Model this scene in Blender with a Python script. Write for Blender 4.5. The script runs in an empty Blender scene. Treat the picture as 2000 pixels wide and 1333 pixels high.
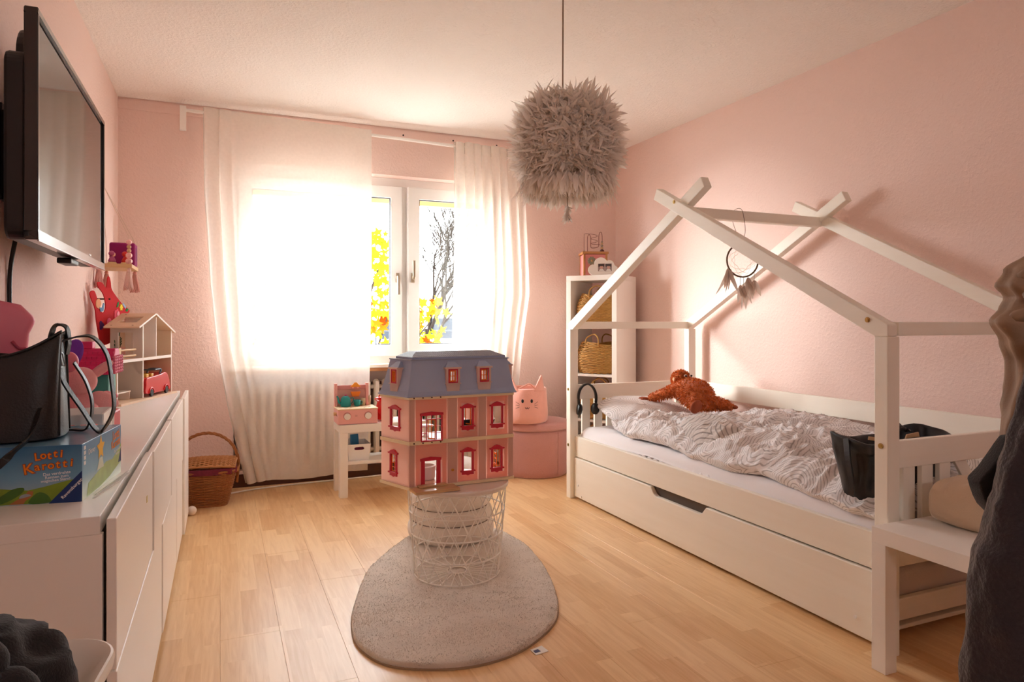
import bpy, bmesh, math, random
from mathutils import Vector, Matrix, Euler, noise
random.seed(7)
PI = math.pi
C = bpy.context.scene.collection
SC = bpy.context.scene

# ------------------------------------------------------------------ camera
TH = math.atan(570 / 1330)
cam = bpy.data.cameras.new('camera')
cam.sensor_width = 36.0
cam.lens = 1330 / 2000 * 36.0
cam.shift_y = -0.01925
cam.clip_start = 0.02
camo = bpy.data.objects.new('camera', cam)
C.objects.link(camo)
camo.location = (0, 0, 1.10)
camo.rotation_euler = (PI / 2, 0, -TH)
SC.camera = camo

# ------------------------------------------------------------------ light, exposure
w = bpy.data.worlds.new('overcast sky')
SC.world = w
w.use_nodes = True
bg = w.node_tree.nodes['Background']
bg.inputs[0].default_value = (0.935, 0.985, 1.05, 1)
bg.inputs[1].default_value = 6.0
def portal(name, x0, x1, y, z0, z1, inward):
    l = bpy.data.lights.new(name, 'AREA')
    l.shape = 'RECTANGLE'; l.size = x1 - x0; l.size_y = z1 - z0
    l.cycles.is_portal = True
    o = bpy.data.objects.new(name, l); C.objects.link(o)
    o.location = ((x0 + x1) / 2, y, (z0 + z1) / 2)
    o.rotation_euler = (PI / 2 * (-1 if inward < 0 else 1), 0, 0)
portal('daylight_portal', 0.08, 1.97, 5.10, 0.80, 2.15, -1)
portal('daylight_portal', 0.7, 1.2, -1.36, 1.65, 2.0, 1)  # portal for the added fill opening behind the camera
sun = bpy.data.lights.new('sun', 'SUN')
sun.energy = 6.0
sun.angle = math.radians(34)
sun.color = (1.0, 0.97, 0.94)
suno = bpy.data.objects.new('sun', sun); C.objects.link(suno)
suno.rotation_euler = Vector((0.84, -0.51, -0.20)).to_track_quat('-Z', 'Y').to_euler()
vs = SC.view_settings
vs.view_transform = 'Standard'; vs.look = 'None'; vs.gamma = 1.0
vs.use_curve_mapping = False
vs.exposure = 1.90
SC.cycles.max_bounces = 12
SC.cycles.diffuse_bounces = 8
SC.cycles.transparent_max_bounces = 24
SC.cycles.transmission_bounces = 8
SC.cycles.caustics_reflective = False
SC.cycles.caustics_refractive = False
SC.cycles.sample_clamp_indirect = 6.0
SC.cycles.use_denoising = True

# ------------------------------------------------------------------ materials
def lin(c):
    return tuple(((v / 12.92) if v <= 0.04045 else ((v + 0.055) / 1.055) ** 2.4) for v in c)
def rgb(r, g, b):
    return lin((r / 255, g / 255, b / 255)) + (1,)
MATS = {}
def nmat(name):
    m = bpy.data.materials.new(name); m.use_nodes = True
    nt = m.node_tree
    return m, nt, nt.nodes['Principled BSDF'], nt.nodes['Material Output']
def N(nt, typ, **kw):
    n = nt.nodes.new(typ)
    for k, v in kw.items():
        if k in ('i',):
            for a, b in v.items(): n.inputs[a].default_value = b
        else: setattr(n, k, v)
    return n
def coord(nt, which='Object', scale=(1, 1, 1)):
    tc = N(nt, 'ShaderNodeTexCoord'); mp = N(nt, 'ShaderNodeMapping')
    mp.inputs['Scale'].default_value = scale
    nt.links.new(tc.outputs[which], mp.inputs[0])
    return mp.outputs[0]
def pm(name, col, rough=0.5, metal=0.0, bump=0.0, bscale=120.0, var=0.0, vscale=6.0, sheen=0.0, coat=0.0,
       spec=0.5, stretch=(1, 1, 1), trans=0.0, sss=0.0):
    """plain procedural material: base colour with soft variation and fine relief"""
    if name in MATS: return MATS[name]
    m, nt, b, out = nmat(name)
    b.inputs['Base Color'].default_value = col
    b.inputs['Roughness'].default_value = rough
    b.inputs['Metallic'].default_value = metal
    b.inputs['Specular IOR Level'].default_value = spec
    if sheen: b.inputs['Sheen Weight'].default_value = sheen; b.inputs['Sheen Roughness'].default_value = 0.5
    if coat: b.inputs['Coat Weight'].default_value = coat; b.inputs['Coat Roughness'].default_value = 0.12
    if sss: b.inputs['Subsurface Weight'].default_value = sss; b.inputs['Subsurface Radius'].default_value = (.02, .012, .008)
    v = coord(nt, 'Object', stretch)
    if var:
        n = N(nt, 'ShaderNodeTexNoise', i={'Scale': vscale, 'Detail': 4.0})
        nt.links.new(v, n.inputs['Vector'])
        mx = N(nt, 'ShaderNodeMix', data_type='RGBA')
        mx.inputs[6].default_value = tuple(max(0, q * (1 - var)) for q in col[:3]) + (1,)
        mx.inputs[7].default_value = tuple(min(1, q * (1 + var)) for q in col[:3]) + (1,)
        nt.links.new(n.outputs[0], mx.inputs[0]); nt.links.new(mx.outputs[2], b.inputs['Base Color'])
    if bump:
        n2 = N(nt, 'ShaderNodeTexNoise', i={'Scale': bscale, 'Detail': 3.0})
        nt.links.new(v, n2.inputs['Vector'])
        bp = N(nt, 'ShaderNodeBump', i={'Strength': bump, 'Distance': 0.004})
        nt.links.new(n2.outputs[0], bp.inputs['Height']); nt.links.new(bp.outputs[0], b.inputs['Normal'])
    if trans:
        tr = N(nt, 'ShaderNodeBsdfTranslucent'); tr.inputs[0].default_value = col
        ms = N(nt, 'ShaderNodeMixShader'); ms.inputs[0].default_value = trans
        nt.links.new(b.outputs[0], ms.inputs[1]); nt.links.new(tr.outputs[0], ms.inputs[2])
        nt.links.new(ms.outputs[0], out.inputs[0])
    MATS[name] = m
    return m
def sheer(name, col, alpha, transl):
    """thin cloth: part open weave, part translucent, part diffuse"""
    m, nt, b, out = nmat(name)
    nt.nodes.remove(b)
    d = N(nt, 'ShaderNodeBsdfDiffuse'); d.inputs[0].default_value = col
    t = N(nt, 'ShaderNodeBsdfTranslucent'); t.inputs[0].default_value = col
    tp = N(nt, 'ShaderNodeBsdfTransparent'); tp.inputs[0].default_value = (1, 1, 1, 1)
    m1 = N(nt, 'ShaderNodeMixShader'); m1.inputs[0].default_value = transl
    m2 = N(nt, 'ShaderNodeMixShader')
    # weave: fine threads vary the openness
    v = coord(nt, 'Object')
    wv = N(nt, 'ShaderNodeTexNoise', i={'Scale': 60.0, 'Detail': 3.0})
    nt.links.new(v, wv.inputs['Vector'])
    mr = N(nt, 'ShaderNodeMapRange', i={'To Min': alpha - 0.05, 'To Max': alpha + 0.05})
    nt.links.new(wv.outputs[0], mr.inputs[0]); nt.links.new(mr.outputs[0], m2.inputs[0])
    nt.links.new(d.outputs[0], m1.inputs[1]); nt.links.new(t.outputs[0], m1.inputs[2])
    nt.links.new(tp.outputs[0], m2.inputs[1]); nt.links.new(m1.outputs[0], m2.inputs[2])
    nt.links.new(m2.outputs[0], out.inputs[0])
    MATS[name] = m
    return m
def glass(name, tint=(0.97, 0.98, 0.97, 1)):
    m, nt, b, out = nmat(name)
    nt.nodes.remove(b)
    tp = N(nt, 'ShaderNodeBsdfTransparent'); tp.inputs[0].default_value = tint
    g = N(nt, 'ShaderNodeBsdfGlossy'); g.inputs['Roughness'].default_value = 0.02
    # Schlick reflectance, the same on both faces of the thin pane
    lw = N(nt, 'ShaderNodeLayerWeight'); lw.inputs[0].default_value = 0.5
    pw = N(nt, 'ShaderNodeMath', operation='POWER'); pw.inputs[1].default_value = 5.0
    fr = N(nt, 'ShaderNodeMath', operation='MULTIPLY_ADD'); fr.inputs[1].default_value = 0.96; fr.inputs[2].default_value = 0.04
    nt.links.new(lw.outputs['Facing'], pw.inputs[0]); nt.links.new(pw.outputs[0], fr.inputs[0])
    ms = N(nt, 'ShaderNodeMixShader')
    nt.links.new(fr.outputs[0], ms.inputs[0]); nt.links.new(tp.outputs[0], ms.inputs[1]); nt.links.new(g.outputs[0], ms.inputs[2])
    nt.links.new(ms.outputs[0], out.inputs[0])
    MATS[name] = m
    return m
def wallmat(name, col, strength=0.35):
    """painted woodchip paper"""
    m, nt, b, out = nmat(name)
    b.inputs['Base Color'].default_value = col
    b.inputs['Roughness'].default_value = 0.85
    b.inputs['Specular IOR Level'].default_value = 0.2
    v = coord(nt, 'Object')
    n1 = N(nt, 'ShaderNodeTexNoise', i={'Scale': 75.0, 'Detail': 2.0}); nt.links.new(v, n1.inputs['Vector'])
    rp = N(nt, 'ShaderNodeMapRange', i={'From Min': 0.42, 'From Max': 0.72}); nt.links.new(n1.outputs[0], rp.inputs[0])
    bp = N(nt, 'ShaderNodeBump', i={'Strength': strength, 'Distance': 0.004})
    nt.links.new(rp.outputs[0], bp.inputs['Height']); nt.links.new(bp.outputs[0], b.inputs['Normal'])
    MATS[name] = m
    return m
def woodmat(name, c1, c2, axis='X', scale=6.0, rough=0.4, spec=0.4):
    m, nt, b, out = nmat(name)
    st = {'X': (0.35, 5, 5), 'Y': (5, 0.35, 5), 'Z': (5, 5, 0.35)}[axis]
    v = coord(nt, 'Object', st)
    n1 = N(nt, 'ShaderNodeTexNoise', i={'Scale': scale, 'Detail': 6.0, 'Distortion': 0.6}); nt.links.new(v, n1.inputs['Vector'])
    mx = N(nt, 'ShaderNodeMix', data_type='RGBA'); mx.inputs[6].default_value = c1; mx.inputs[7].default_value = c2
    nt.links.new(n1.outputs[0], mx.inputs[0]); nt.links.new(mx.outputs[2], b.inputs['Base Color'])
    b.inputs['Roughness'].default_value = rough; b.inputs['Specular IOR Level'].default_value = spec
    bp = N(nt, 'ShaderNodeBump', i={'Strength': 0.08, 'Distance': 0.002})
    nt.links.new(n1.outputs[0], bp.inputs['Height']); nt.links.new(bp.outputs[0], b.inputs['Normal'])
    MATS[name] = m
    return m

# ------------------------------------------------------------------ mesh builder
class MB:
    def __init__(s): s.v = []; s.f = []; s.m = []; s.cur = 0
    def _add(s, vs, fs):
        o = len(s.v); s.v.extend(Vector(p) for p in vs)
        for f in fs: s.f.append([o + i for i in f]); s.m.append(s.cur)
        return s
    def mat(s, i): s.cur = i; return s
    def box(s, x0, x1, y0, y1, z0, z1):
        return s._add([(x0,y0,z0),(x1,y0,z0),(x1,y1,z0),(x0,y1,z0),(x0,y0,z1),(x1,y0,z1),(x1,y1,z1),(x0,y1,z1)],
                      [(0,3,2,1),(4,5,6,7),(0,1,5,4),(1,2,6,5),(2,3,7,6),(3,0,4,7)])
    def hexa(s, p): return s._add(p, [(0,3,2,1),(4,5,6,7),(0,1,5,4),(1,2,6,5),(2,3,7,6),(3,0,4,7)])
    def bar(s, a, b, wx, wy, up=(0, 0, 1)):
        """rectangular bar from a to b; wx along side, wy along up"""
        a = Vector(a); b = Vector(b); d = (b - a).normalized(); u = Vector(up)
        sd = d.cross(u).normalized(); u = sd.cross(d).normalized()
        sd *= wx / 2; u *= wy / 2
        return s.hexa([a - sd - u, a + sd - u, a + sd + u, a - sd + u, b - sd - u, b + sd - u, b + sd + u, b - sd + u])
    def prism(s, pts, off):
        """closed polygon (3-D points) pushed along off"""
        n = len(pts); off = Vector(off)
        p = [Vector(q) for q in pts]
        return s._add(p + [q + off for q in p], [tuple(range(n))[::-1], tuple(range(n, 2 * n))] +
                      [(i, (i + 1) % n, n + (i + 1) % n, n + i) for i in range(n)])
    def tube(s, path, r, seg=8, closed=False, caps=True, flat=1.0):
        P = [Vector(p) for p in path]; n = len(P)
        R = r if isinstance(r, (list, tuple)) else [r] * n
        vs = []; up = None
        for i in range(n):
            if closed: t = (P[(i + 1) % n] - P[i - 1])
            else: t = P[min(i + 1, n - 1)] - P[max(i - 1, 0)]
            t = t.normalized() if t.length > 1e-9 else Vector((0, 0, 1))
            if up is None:
                up = Vector((0, 0, 1)) if abs(t.z) < 0.9 else Vector((1, 0, 0))
            a = t.cross(up)
            a = a.normalized() if a.length > 1e-6 else t.orthogonal().normalized()
            up = a.cross(t).normalized()
            for k in range(seg):
                g = 2 * PI * k / seg
                vs.append(P[i] + a * (R[i] * math.cos(g)) + up * (R[i] * flat * math.sin(g)))
        fs = []
        m = n if closed else n - 1
        for i in range(m):
            for k in range(seg):
                j = (i + 1) % n
                fs.append((i*seg+k, i*seg+(k+1)%seg, j*seg+(k+1)%seg, j*seg+k))
        if caps and not closed:
            fs.append(tuple(range(seg))[::-1]); fs.append(tuple((n-1)*seg+k for k in range(seg)))
        return s._add(vs, fs)
    def strap(s, path, wdt, th, side):
        """flat band along path; side(i) gives the width direction"""
        P = [Vector(p) for p in path]; n = len(P); vs = []
        for i in range(n):
            t = (P[min(i+1,n-1)] - P[max(i-1,0)]).normalized()
            a = Vector(side(i) if callable(side) else side); a = (a - t * a.dot(t)).normalized()
            b = t.cross(a).normalized()
            for (x, y) in ((-1,-1),(1,-1),(1,1),(-1,1)):
                vs.append(P[i] + a * (x * wdt / 2) + b * (y * th / 2))
        fs = [(0,1,2,3), tuple((n-1)*4 + k for k in (3,2,1,0))]
        for i in range(n-1):
            for k in range(4): fs.append((i*4+k, i*4+(k+1)%4, (i+1)*4+(k+1)%4, (i+1)*4+k))
        return s._add(vs, fs)
    def lathe(s, prof, seg=24, c=(0,0,0), sx=1.0, sy=1.0, caps=True):
        vs = []; n = len(prof)
        for (r, z) in prof:
            for k in range(seg):
                g = 2 * PI * k / seg
                vs.append((c[0] + r * sx * math.cos(g), c[1] + r * sy * math.sin(g), c[2] + z))
        fs = [(i*seg+k, i*seg+(k+1)%seg, (i+1)*seg+(k+1)%seg, (i+1)*seg+k) for i in range(n-1) for k in range(seg)]
        if caps:
            if prof[0][0] > 1e-6: fs.append(tuple(range(seg))[::-1])
            if prof[-1][0] > 1e-6: fs.append(tuple((n-1)*seg+k for k in range(seg)))
        return s._add(vs, fs)
    def cyl(s, a, b, r, seg=16, r2=None):
        a = Vector(a); b = Vector(b); t = (b - a).normalized(); x = t.orthogonal().normalized(); y = t.cross(x)
        r2 = r if r2 is None else r2
        vs = [a + (x*math.cos(2*PI*k/seg) + y*math.sin(2*PI*k/seg)) * r for k in range(seg)] + \
             [b + (x*math.cos(2*PI*k/seg) + y*math.sin(2*PI*k/seg)) * r2 for k in range(seg)]
        return s._add(vs, [tuple(range(seg))[::-1], tuple(range(seg, 2*seg))] +
                      [(k, (k+1)%seg, seg+(k+1)%seg, seg+k) for k in range(seg)])
    def ell(s, c, r, nu=16, nv=10, rot=None, fn=None):
        c = Vector(c); r = (r, r, r) if isinstance(r, (int, float)) else r
        M = Euler(rot).to_matrix() if rot else None
        vs = []
        for j in range(nv + 1):
            p = PI * j / nv
            for i in range(nu):
                g = 2 * PI * i / nu
                q = Vector((r[0]*math.sin(p)*math.cos(g), r[1]*math.sin(p)*math.sin(g), -r[2]*math.cos(p)))
                if fn: q = fn(q)
                if M: q = M @ q
                vs.append(c + q)
        fs = [(j*nu+i, j*nu+(i+1)%nu, (j+1)*nu+(i+1)%nu, (j+1)*nu+i) for j in range(nv) for i in range(nu)]
        return s._add(vs, fs)
    def grid(s, fn, nu, nv, wrapu=False):
        vs = [fn(i / (nu if wrapu else nu - 1), j / (nv - 1)) for j in range(nv) for i in range(nu)]
        fs = [(j*nu+i, j*nu+(i+1)%nu, (j+1)*nu+(i+1)%nu, (j+1)*nu+i) for j in range(nv-1) for i in range(nu if wrapu else nu-1)]
        return s._add(vs, fs)
    def xf(s, M, start=0):
        for i in range(start, len(s.v)): s.v[i] = M @ s.v[i]
        return s
    def mesh(s, name, mats, smooth=False, normals=True):
        me = bpy.data.meshes.new(name)
        me.from_pydata([tuple(p) for p in s.v], [], s.f)
        for m in (mats if isinstance(mats, (list, tuple)) else [mats]): me.materials.append(m)
        me.polygons.foreach_set('material_index', s.m)
        bm = bmesh.new(); bm.from_mesh(me)
        bmesh.ops.remove_doubles(bm, verts=bm.verts, dist=1e-6)
        if normals: bmesh.ops.recalc_face_normals(bm, faces=bm.faces)
        bm.to_mesh(me); bm.free()
        if smooth: me.polygons.foreach_set('use_smooth', [True] * len(me.polygons))
        me.update()
        return me
    def build(s, name, mats, parent=None, smooth=False, bevel=0.0, loc=(0,0,0), rz=0.0, subsurf=0, seg=2, solid=0.0, normals=True):
        o = bpy.data.objects.new(name, s.mesh(name, mats, smooth, normals)); C.objects.link(o)
        o.location = loc; o.rotation_euler = (0, 0, rz)
        if parent: o.parent = parent
        if solid:
            md = o.modifiers.new('thickness', 'SOLIDIFY'); md.thickness = solid; md.offset = 0
        if bevel:
            md = o.modifiers.new('bevel', 'BEVEL'); md.width = bevel; md.segments = seg; md.limit_method = 'ANGLE'
            md.angle_limit = math.radians(35); md.harden_normals = False
        if subsurf:
            md = o.modifiers.new('subsurf', 'SUBSURF'); md.levels = subsurf; md.render_levels = subsurf
        return o
def smooth_angle(o, deg=40):
    me = o.data
    me.polygons.foreach_set('use_smooth', [True] * len(me.polygons))
    bm = bmesh.new(); bm.from_mesh(me)
    for e in bm.edges:
        if len(e.link_faces) == 2 and e.calc_face_angle(0) > math.radians(deg): e.smooth = False
    bm.to_mesh(me); bm.free()
    return o
def tag(o, label=None, cat=None, group=None, kind=None):
    if label: o['label'] = label
    if cat: o['category'] = cat
    if group: o['group'] = group
    if kind: o['kind'] = kind
    return o
def thing(name, label, cat, loc=(0,0,0), rz=0.0, group=None):
    o = bpy.data.objects.new(name, None); C.objects.link(o)
    o.empty_display_size = 0.05
    o.location = loc; o.rotation_euler = (0, 0, rz)
    return tag(o, label, cat, group)
def struct(o): o['kind'] = 'structure'; return o
def share(name, me, parent, loc=(0,0,0), rot=(0,0,0), scale=(1,1,1)):
    o = bpy.data.objects.new(name, me); C.objects.link(o)
    o.parent = parent; o.location = loc; o.rotation_euler = rot; o.scale = scale
    return o
def text_mesh(body, size, depth=0.0006, shear=0.0, bold=0.0, align='CENTER', spacing=1.0):
    cu = bpy.data.curves.new('lettering', 'FONT')
    cu.body = body; cu.size = size; cu.extrude = depth; cu.shear = shear; cu.offset = bold
    cu.align_x = align; cu.align_y = 'CENTER'; cu.space_character = spacing; cu.resolution_u = 3
    o = bpy.data.objects.new('lettering', cu); C.objects.link(o)
    dg = bpy.context.evaluated_depsgraph_get()
    me = bpy.data.meshes.new_from_object(o.evaluated_get(dg))
    bpy.data.objects.remove(o); bpy.data.curves.remove(cu)
    return me
def text(name, body, size, m, parent, M, **kw):
    me = text_mesh(body, size, **kw)
    me.materials.clear(); me.materials.append(m)
    o = bpy.data.objects.new(name, me); C.objects.link(o); o.parent = parent
    me.transform(M)
    return o
def frame(o, x, y):
    """matrix with origin o, x axis x, y axis y"""
    o = Vector(o); x = Vector(x).normalized(); y = Vector(y); y = (y - x * y.dot(x)).normalized(); z = x.cross(y)
    return Matrix(((x.x, y.x, z.x, o.x), (x.y, y.y, z.y, o.y), (x.z, y.z, z.z, o.z), (0, 0, 0, 1)))
def bez(pts, n=24):
    """Catmull-Rom through points"""
    P = [Vector(p) for p in pts]; P = [P[0]*2-P[1]] + P + [P[-1]*2-P[-2]]
    out = []
    k = len(P) - 3
    for i in range(n + 1):
        t = i / n * k; a = min(int(t), k - 1); u = t - a
        p0, p1, p2, p3 = P[a:a+4]
        out.append(0.5 * ((2*p1) + (p2-p0)*u + (2*p0-5*p1+4*p2-p3)*u*u + (3*p1-p0-3*p2+p3)*u**3))
    return out
def fbm(x, y, z=0.0, o=4):
    return noise.fractal(Vector((x, y, z)), 0.9, 2.1, o)
# ------------------------------------------------------------------ shared materials
PINK = wallmat('pink woodchip paint', rgb(238, 212, 203))
CEIL = wallmat('white woodchip ceiling', rgb(247, 242, 237), 0.5)
WHITE = pm('white lacquer', rgb(243, 239, 233), rough=0.35, bump=0.02, bscale=60)
WWOOD = woodmat('white glazed pine', rgb(246, 241, 230), rgb(238, 230, 215), 'Y', 5.0, 0.42)
WWOODX = woodmat('white glazed pine across', rgb(246, 241, 230), rgb(238, 230, 215), 'X', 5.0, 0.42)
WWOODZ = woodmat('white glazed pine upright', rgb(246, 241, 230), rgb(238, 230, 215), 'Z', 5.0, 0.42)
PVC = pm('white window plastic', rgb(240, 238, 236), rough=0.25)
GLASS = glass('window glass')
BLACK = pm('black plastic', rgb(18, 17, 17), rough=0.4)
BLACKFAB = pm('black cloth', rgb(22, 21, 22), rough=0.9, bump=0.4, bscale=300, sheen=0.15)
LEATHER = pm('black leather', rgb(24, 22, 22), rough=0.42, bump=0.25, bscale=220)
STEEL = pm('dull steel', rgb(170, 160, 145), rough=0.35, metal=1.0)
BRASS = pm('brass screw', rgb(180, 150, 90), rough=0.3, metal=1.0)
DARK = pm('dark hole', rgb(30, 24, 20), rough=0.8)
BROWNWOOD = woodmat('dark stained wood', rgb(92, 52, 32), rgb(60, 32, 20), 'X', 5.0, 0.5)
BEECH = woodmat('pale beech', rgb(225, 188, 140), rgb(208, 165, 115), 'X', 6.0, 0.5)

def floormat():
    """three-strip laminate: strips about 65 mm wide and 0.4 m long, each a little different"""
    m, nt, b, out = nmat('maple laminate')
    L = nt.links.new
    geo = N(nt, 'ShaderNodeNewGeometry')
    sp = N(nt, 'ShaderNodeSeparateXYZ'); L(geo.outputs['Position'], sp.inputs[0])
    def M(op, a, b=None):
        n = N(nt, 'ShaderNodeMath', operation=op)
        for i, v in enumerate((a, b)):
            if v is None: continue
            if isinstance(v, (int, float)): n.inputs[i].default_value = v
            else: L(v, n.inputs[i])
        return n.outputs[0]
    cx = M('FLOOR', M('DIVIDE', M('ADD', sp.outputs[0], 10.0), 0.065))
    wn = N(nt, 'ShaderNodeTexWhiteNoise', noise_dimensions='1D'); L(cx, wn.inputs['W'])
    ry = M('FLOOR', M('ADD', M('DIVIDE', M('ADD', sp.outputs[1], 10.0), 0.42), M('MULTIPLY', wn.outputs[0], 7.3)))
    cb = N(nt, 'ShaderNodeCombineXYZ'); L(cx, cb.inputs[0]); L(ry, cb.inputs[1])
    w2 = N(nt, 'ShaderNodeTexWhiteNoise', noise_dimensions='3D'); L(cb.outputs[0], w2.inputs[0])
    # grain, shifted per strip
    mp = N(nt, 'ShaderNodeMapping'); mp.inputs['Scale'].default_value = (22, 1.6, 1)
    ad = N(nt, 'ShaderNodeVectorMath', operation='ADD'); L(geo.outputs['Position'], ad.inputs[0]); L(w2.outputs[1], ad.inputs[1])
    L(ad.outputs[0], mp.inputs[0])
    gr = N(nt, 'ShaderNodeTexNoise', i={'Scale': 2.2, 'Detail': 7.0, 'Distortion': 1.2}); L(mp.outputs[0], gr.inputs['Vector'])
    r = N(nt, 'ShaderNodeValToRGB')
    r.color_ramp.elements[0].color = rgb(214, 166, 112); r.color_ramp.elements[0].position = 0.25
    r.color_ramp.elements[1].color = rgb(238, 200, 150); r.color_ramp.elements[1].position = 0.7
    mixv = M('ADD', M('MULTIPLY', w2.outputs[0], 0.34), M('MULTIPLY', gr.outputs[0], 0.68))
    L(mixv, r.inputs[0]); L(r.outputs[0], b.inputs['Base Color'])
    b.inputs['Roughness'].default_value = 0.33
    b.inputs['Specular IOR Level'].default_value = 0.5
    bp = N(nt, 'ShaderNodeBump', i={'Strength': 0.05, 'Distance': 0.002}); L(gr.outputs[0], bp.inputs['Height'])
    L(bp.outputs[0], b.inputs['Normal'])
    return m
FLOOR = floormat()

# ------------------------------------------------------------------ the room
LX, RX, BY, FY, H = -0.585, 3.02, 4.86, -1.3, 2.5
fl = struct(MB().box(LX - 0.2, RX + 0.2, FY - 0.1, 5.1, -0.12, -0.009).build('floor', FLOOR))
BW, BL = 0.195, 1.285
bmeshes = {}
k = 0
x = LX
while x < RX - 0.005:
    wd = min(BW, RX - x)
    off = (k * 0.43) % BL
    y = FY - off
    while y < BY:
        y0, y1 = max(y, FY), min(y + BL, BY)
        if y1 - y0 > 0.02:
            key = (round(wd, 3), round(y1 - y0, 3))
            if key not in bmeshes:
                q = MB()
                a, c2, e = key[0] / 2 - 0.0002, key[1] / 2 - 0.0002, 0.0006
                vs = [(-a, -c2, -0.009), (a, -c2, -0.009), (a, c2, -0.009), (-a, c2, -0.009),
                      (-a, -c2, -0.0006), (a, -c2, -0.0006), (a, c2, -0.0006), (-a, c2, -0.0006),
                      (-a+e, -c2+e, 0), (a-e, -c2+e, 0), (a-e, c2-e, 0), (-a+e, c2-e, 0)]
                fs = [(0,3,2,1), (8,9,10,11)]
                for i in range(4):
                    j = (i + 1) % 4
                    fs += [(i, j, 4+j, 4+i), (4+i, 4+j, 8+j, 8+i)]
                q._add(vs, fs)
                bmeshes[key] = q.mesh('board', FLOOR)
            share('board', bmeshes[key], fl, (x + wd/2, (y0+y1)/2, 0))
        y += BL
    x += BW; k += 1
struct(MB().box(LX - 0.2, RX + 0.2, FY - 0.1, 5.1, H, H + 0.1).build('ceiling', CEIL))
struct(MB().box(LX - 0.2, LX, FY - 0.1, 5.1, -0.01, H).build('wall_left', PINK))
struct(MB().box(RX, RX + 0.2, FY - 0.1, 5.1, -0.01, H).build('wall_right', PINK))
def wall_grid(name, xs, zs, holes, y0, y1, mats):
    q = MB(); nx, nz = len(xs) - 1, len(zs) - 1
    solid = lambda i, j: 0 <= i < nx and 0 <= j < nz and (i, j) not in holes
    for i in range(nx):
        for j in range(nz):
            if not solid(i, j): continue
            a, b, c, d = xs[i], xs[i+1], zs[j], zs[j+1]
            q._add([(a,y0,c),(b,y0,c),(b,y0,d),(a,y0,d)], [(0,1,2,3)])
            q._add([(a,y1,c),(b,y1,c),(b,y1,d),(a,y1,d)], [(3,2,1,0)])
            if not solid(i-1, j): q._add([(a,y0,c),(a,y1,c),(a,y1,d),(a,y0,d)], [(3,2,1,0)])
            if not solid(i+1, j): q._add([(b,y0,c),(b,y1,c),(b,y1,d),(b,y0,d)], [(0,1,2,3)])
            if not solid(i, j-1): q._add([(a,y0,c),(b,y0,c),(b,y1,c),(a,y1,c)], [(3,2,1,0)])
            if not solid(i, j+1): q._add([(a,y0,d),(b,y0,d),(b,y1,d),(a,y1,d)], [(0,1,2,3)])
    return struct(q.build(name, mats))
WX0, WX1, WZ0, WZ1 = 0.08, 1.97, 0.79, 2.155
wall_grid('wall_back', [LX, WX0, WX1, RX], [-0.01, 0.10, 0.745, WZ0, WZ1, H], {(1, 1), (1, 3)}, BY, BY + 0.24, PINK)
struct(MB().box(WX0, WX1, BY + 0.17, BY + 0.24, 0.10, 0.745).build('trim_1', pm('niche plaster', rgb(214, 196, 182), rough=0.9)))
wall_grid('wall_front', [LX, 0.7, 1.2, RX], [-0.01, 1.65, 2.0, H], {(1, 1)}, FY - 0.1, FY, PINK)  # hole in this unseen wall is added to let fill light in
# skirting and the strip under the ceiling
q = MB().box(LX, RX, BY - 0.016, BY, 0, 0.085)
struct(q.build('baseboard_back', BROWNWOOD, bevel=0.003))
struct(MB().box(RX - 0.014, RX, FY, BY - 0.016, 0, 0.07).build('baseboard_right', BROWNWOOD, bevel=0.003))
struct(MB().box(LX, LX + 0.014, FY, BY - 0.016, 0, 0.07).build('baseboard_left', BROWNWOOD, bevel=0.003))
st = struct(MB().box(LX, RX, BY - 0.010, BY, H - 0.075, H - 0.012).build('trim_2', PINK, bevel=0.003))
sc_me = MB().cyl((0, 0, 0), (0, -0.003, 0), 0.006, 10).mesh('screw', DARK)
for sx in (0.02, 0.42, 0.86, 1.22, 1.60, 1.95, 2.35, 2.7):
    share('screw', sc_me, st, (sx, BY - 0.010, H - 0.05))
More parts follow.
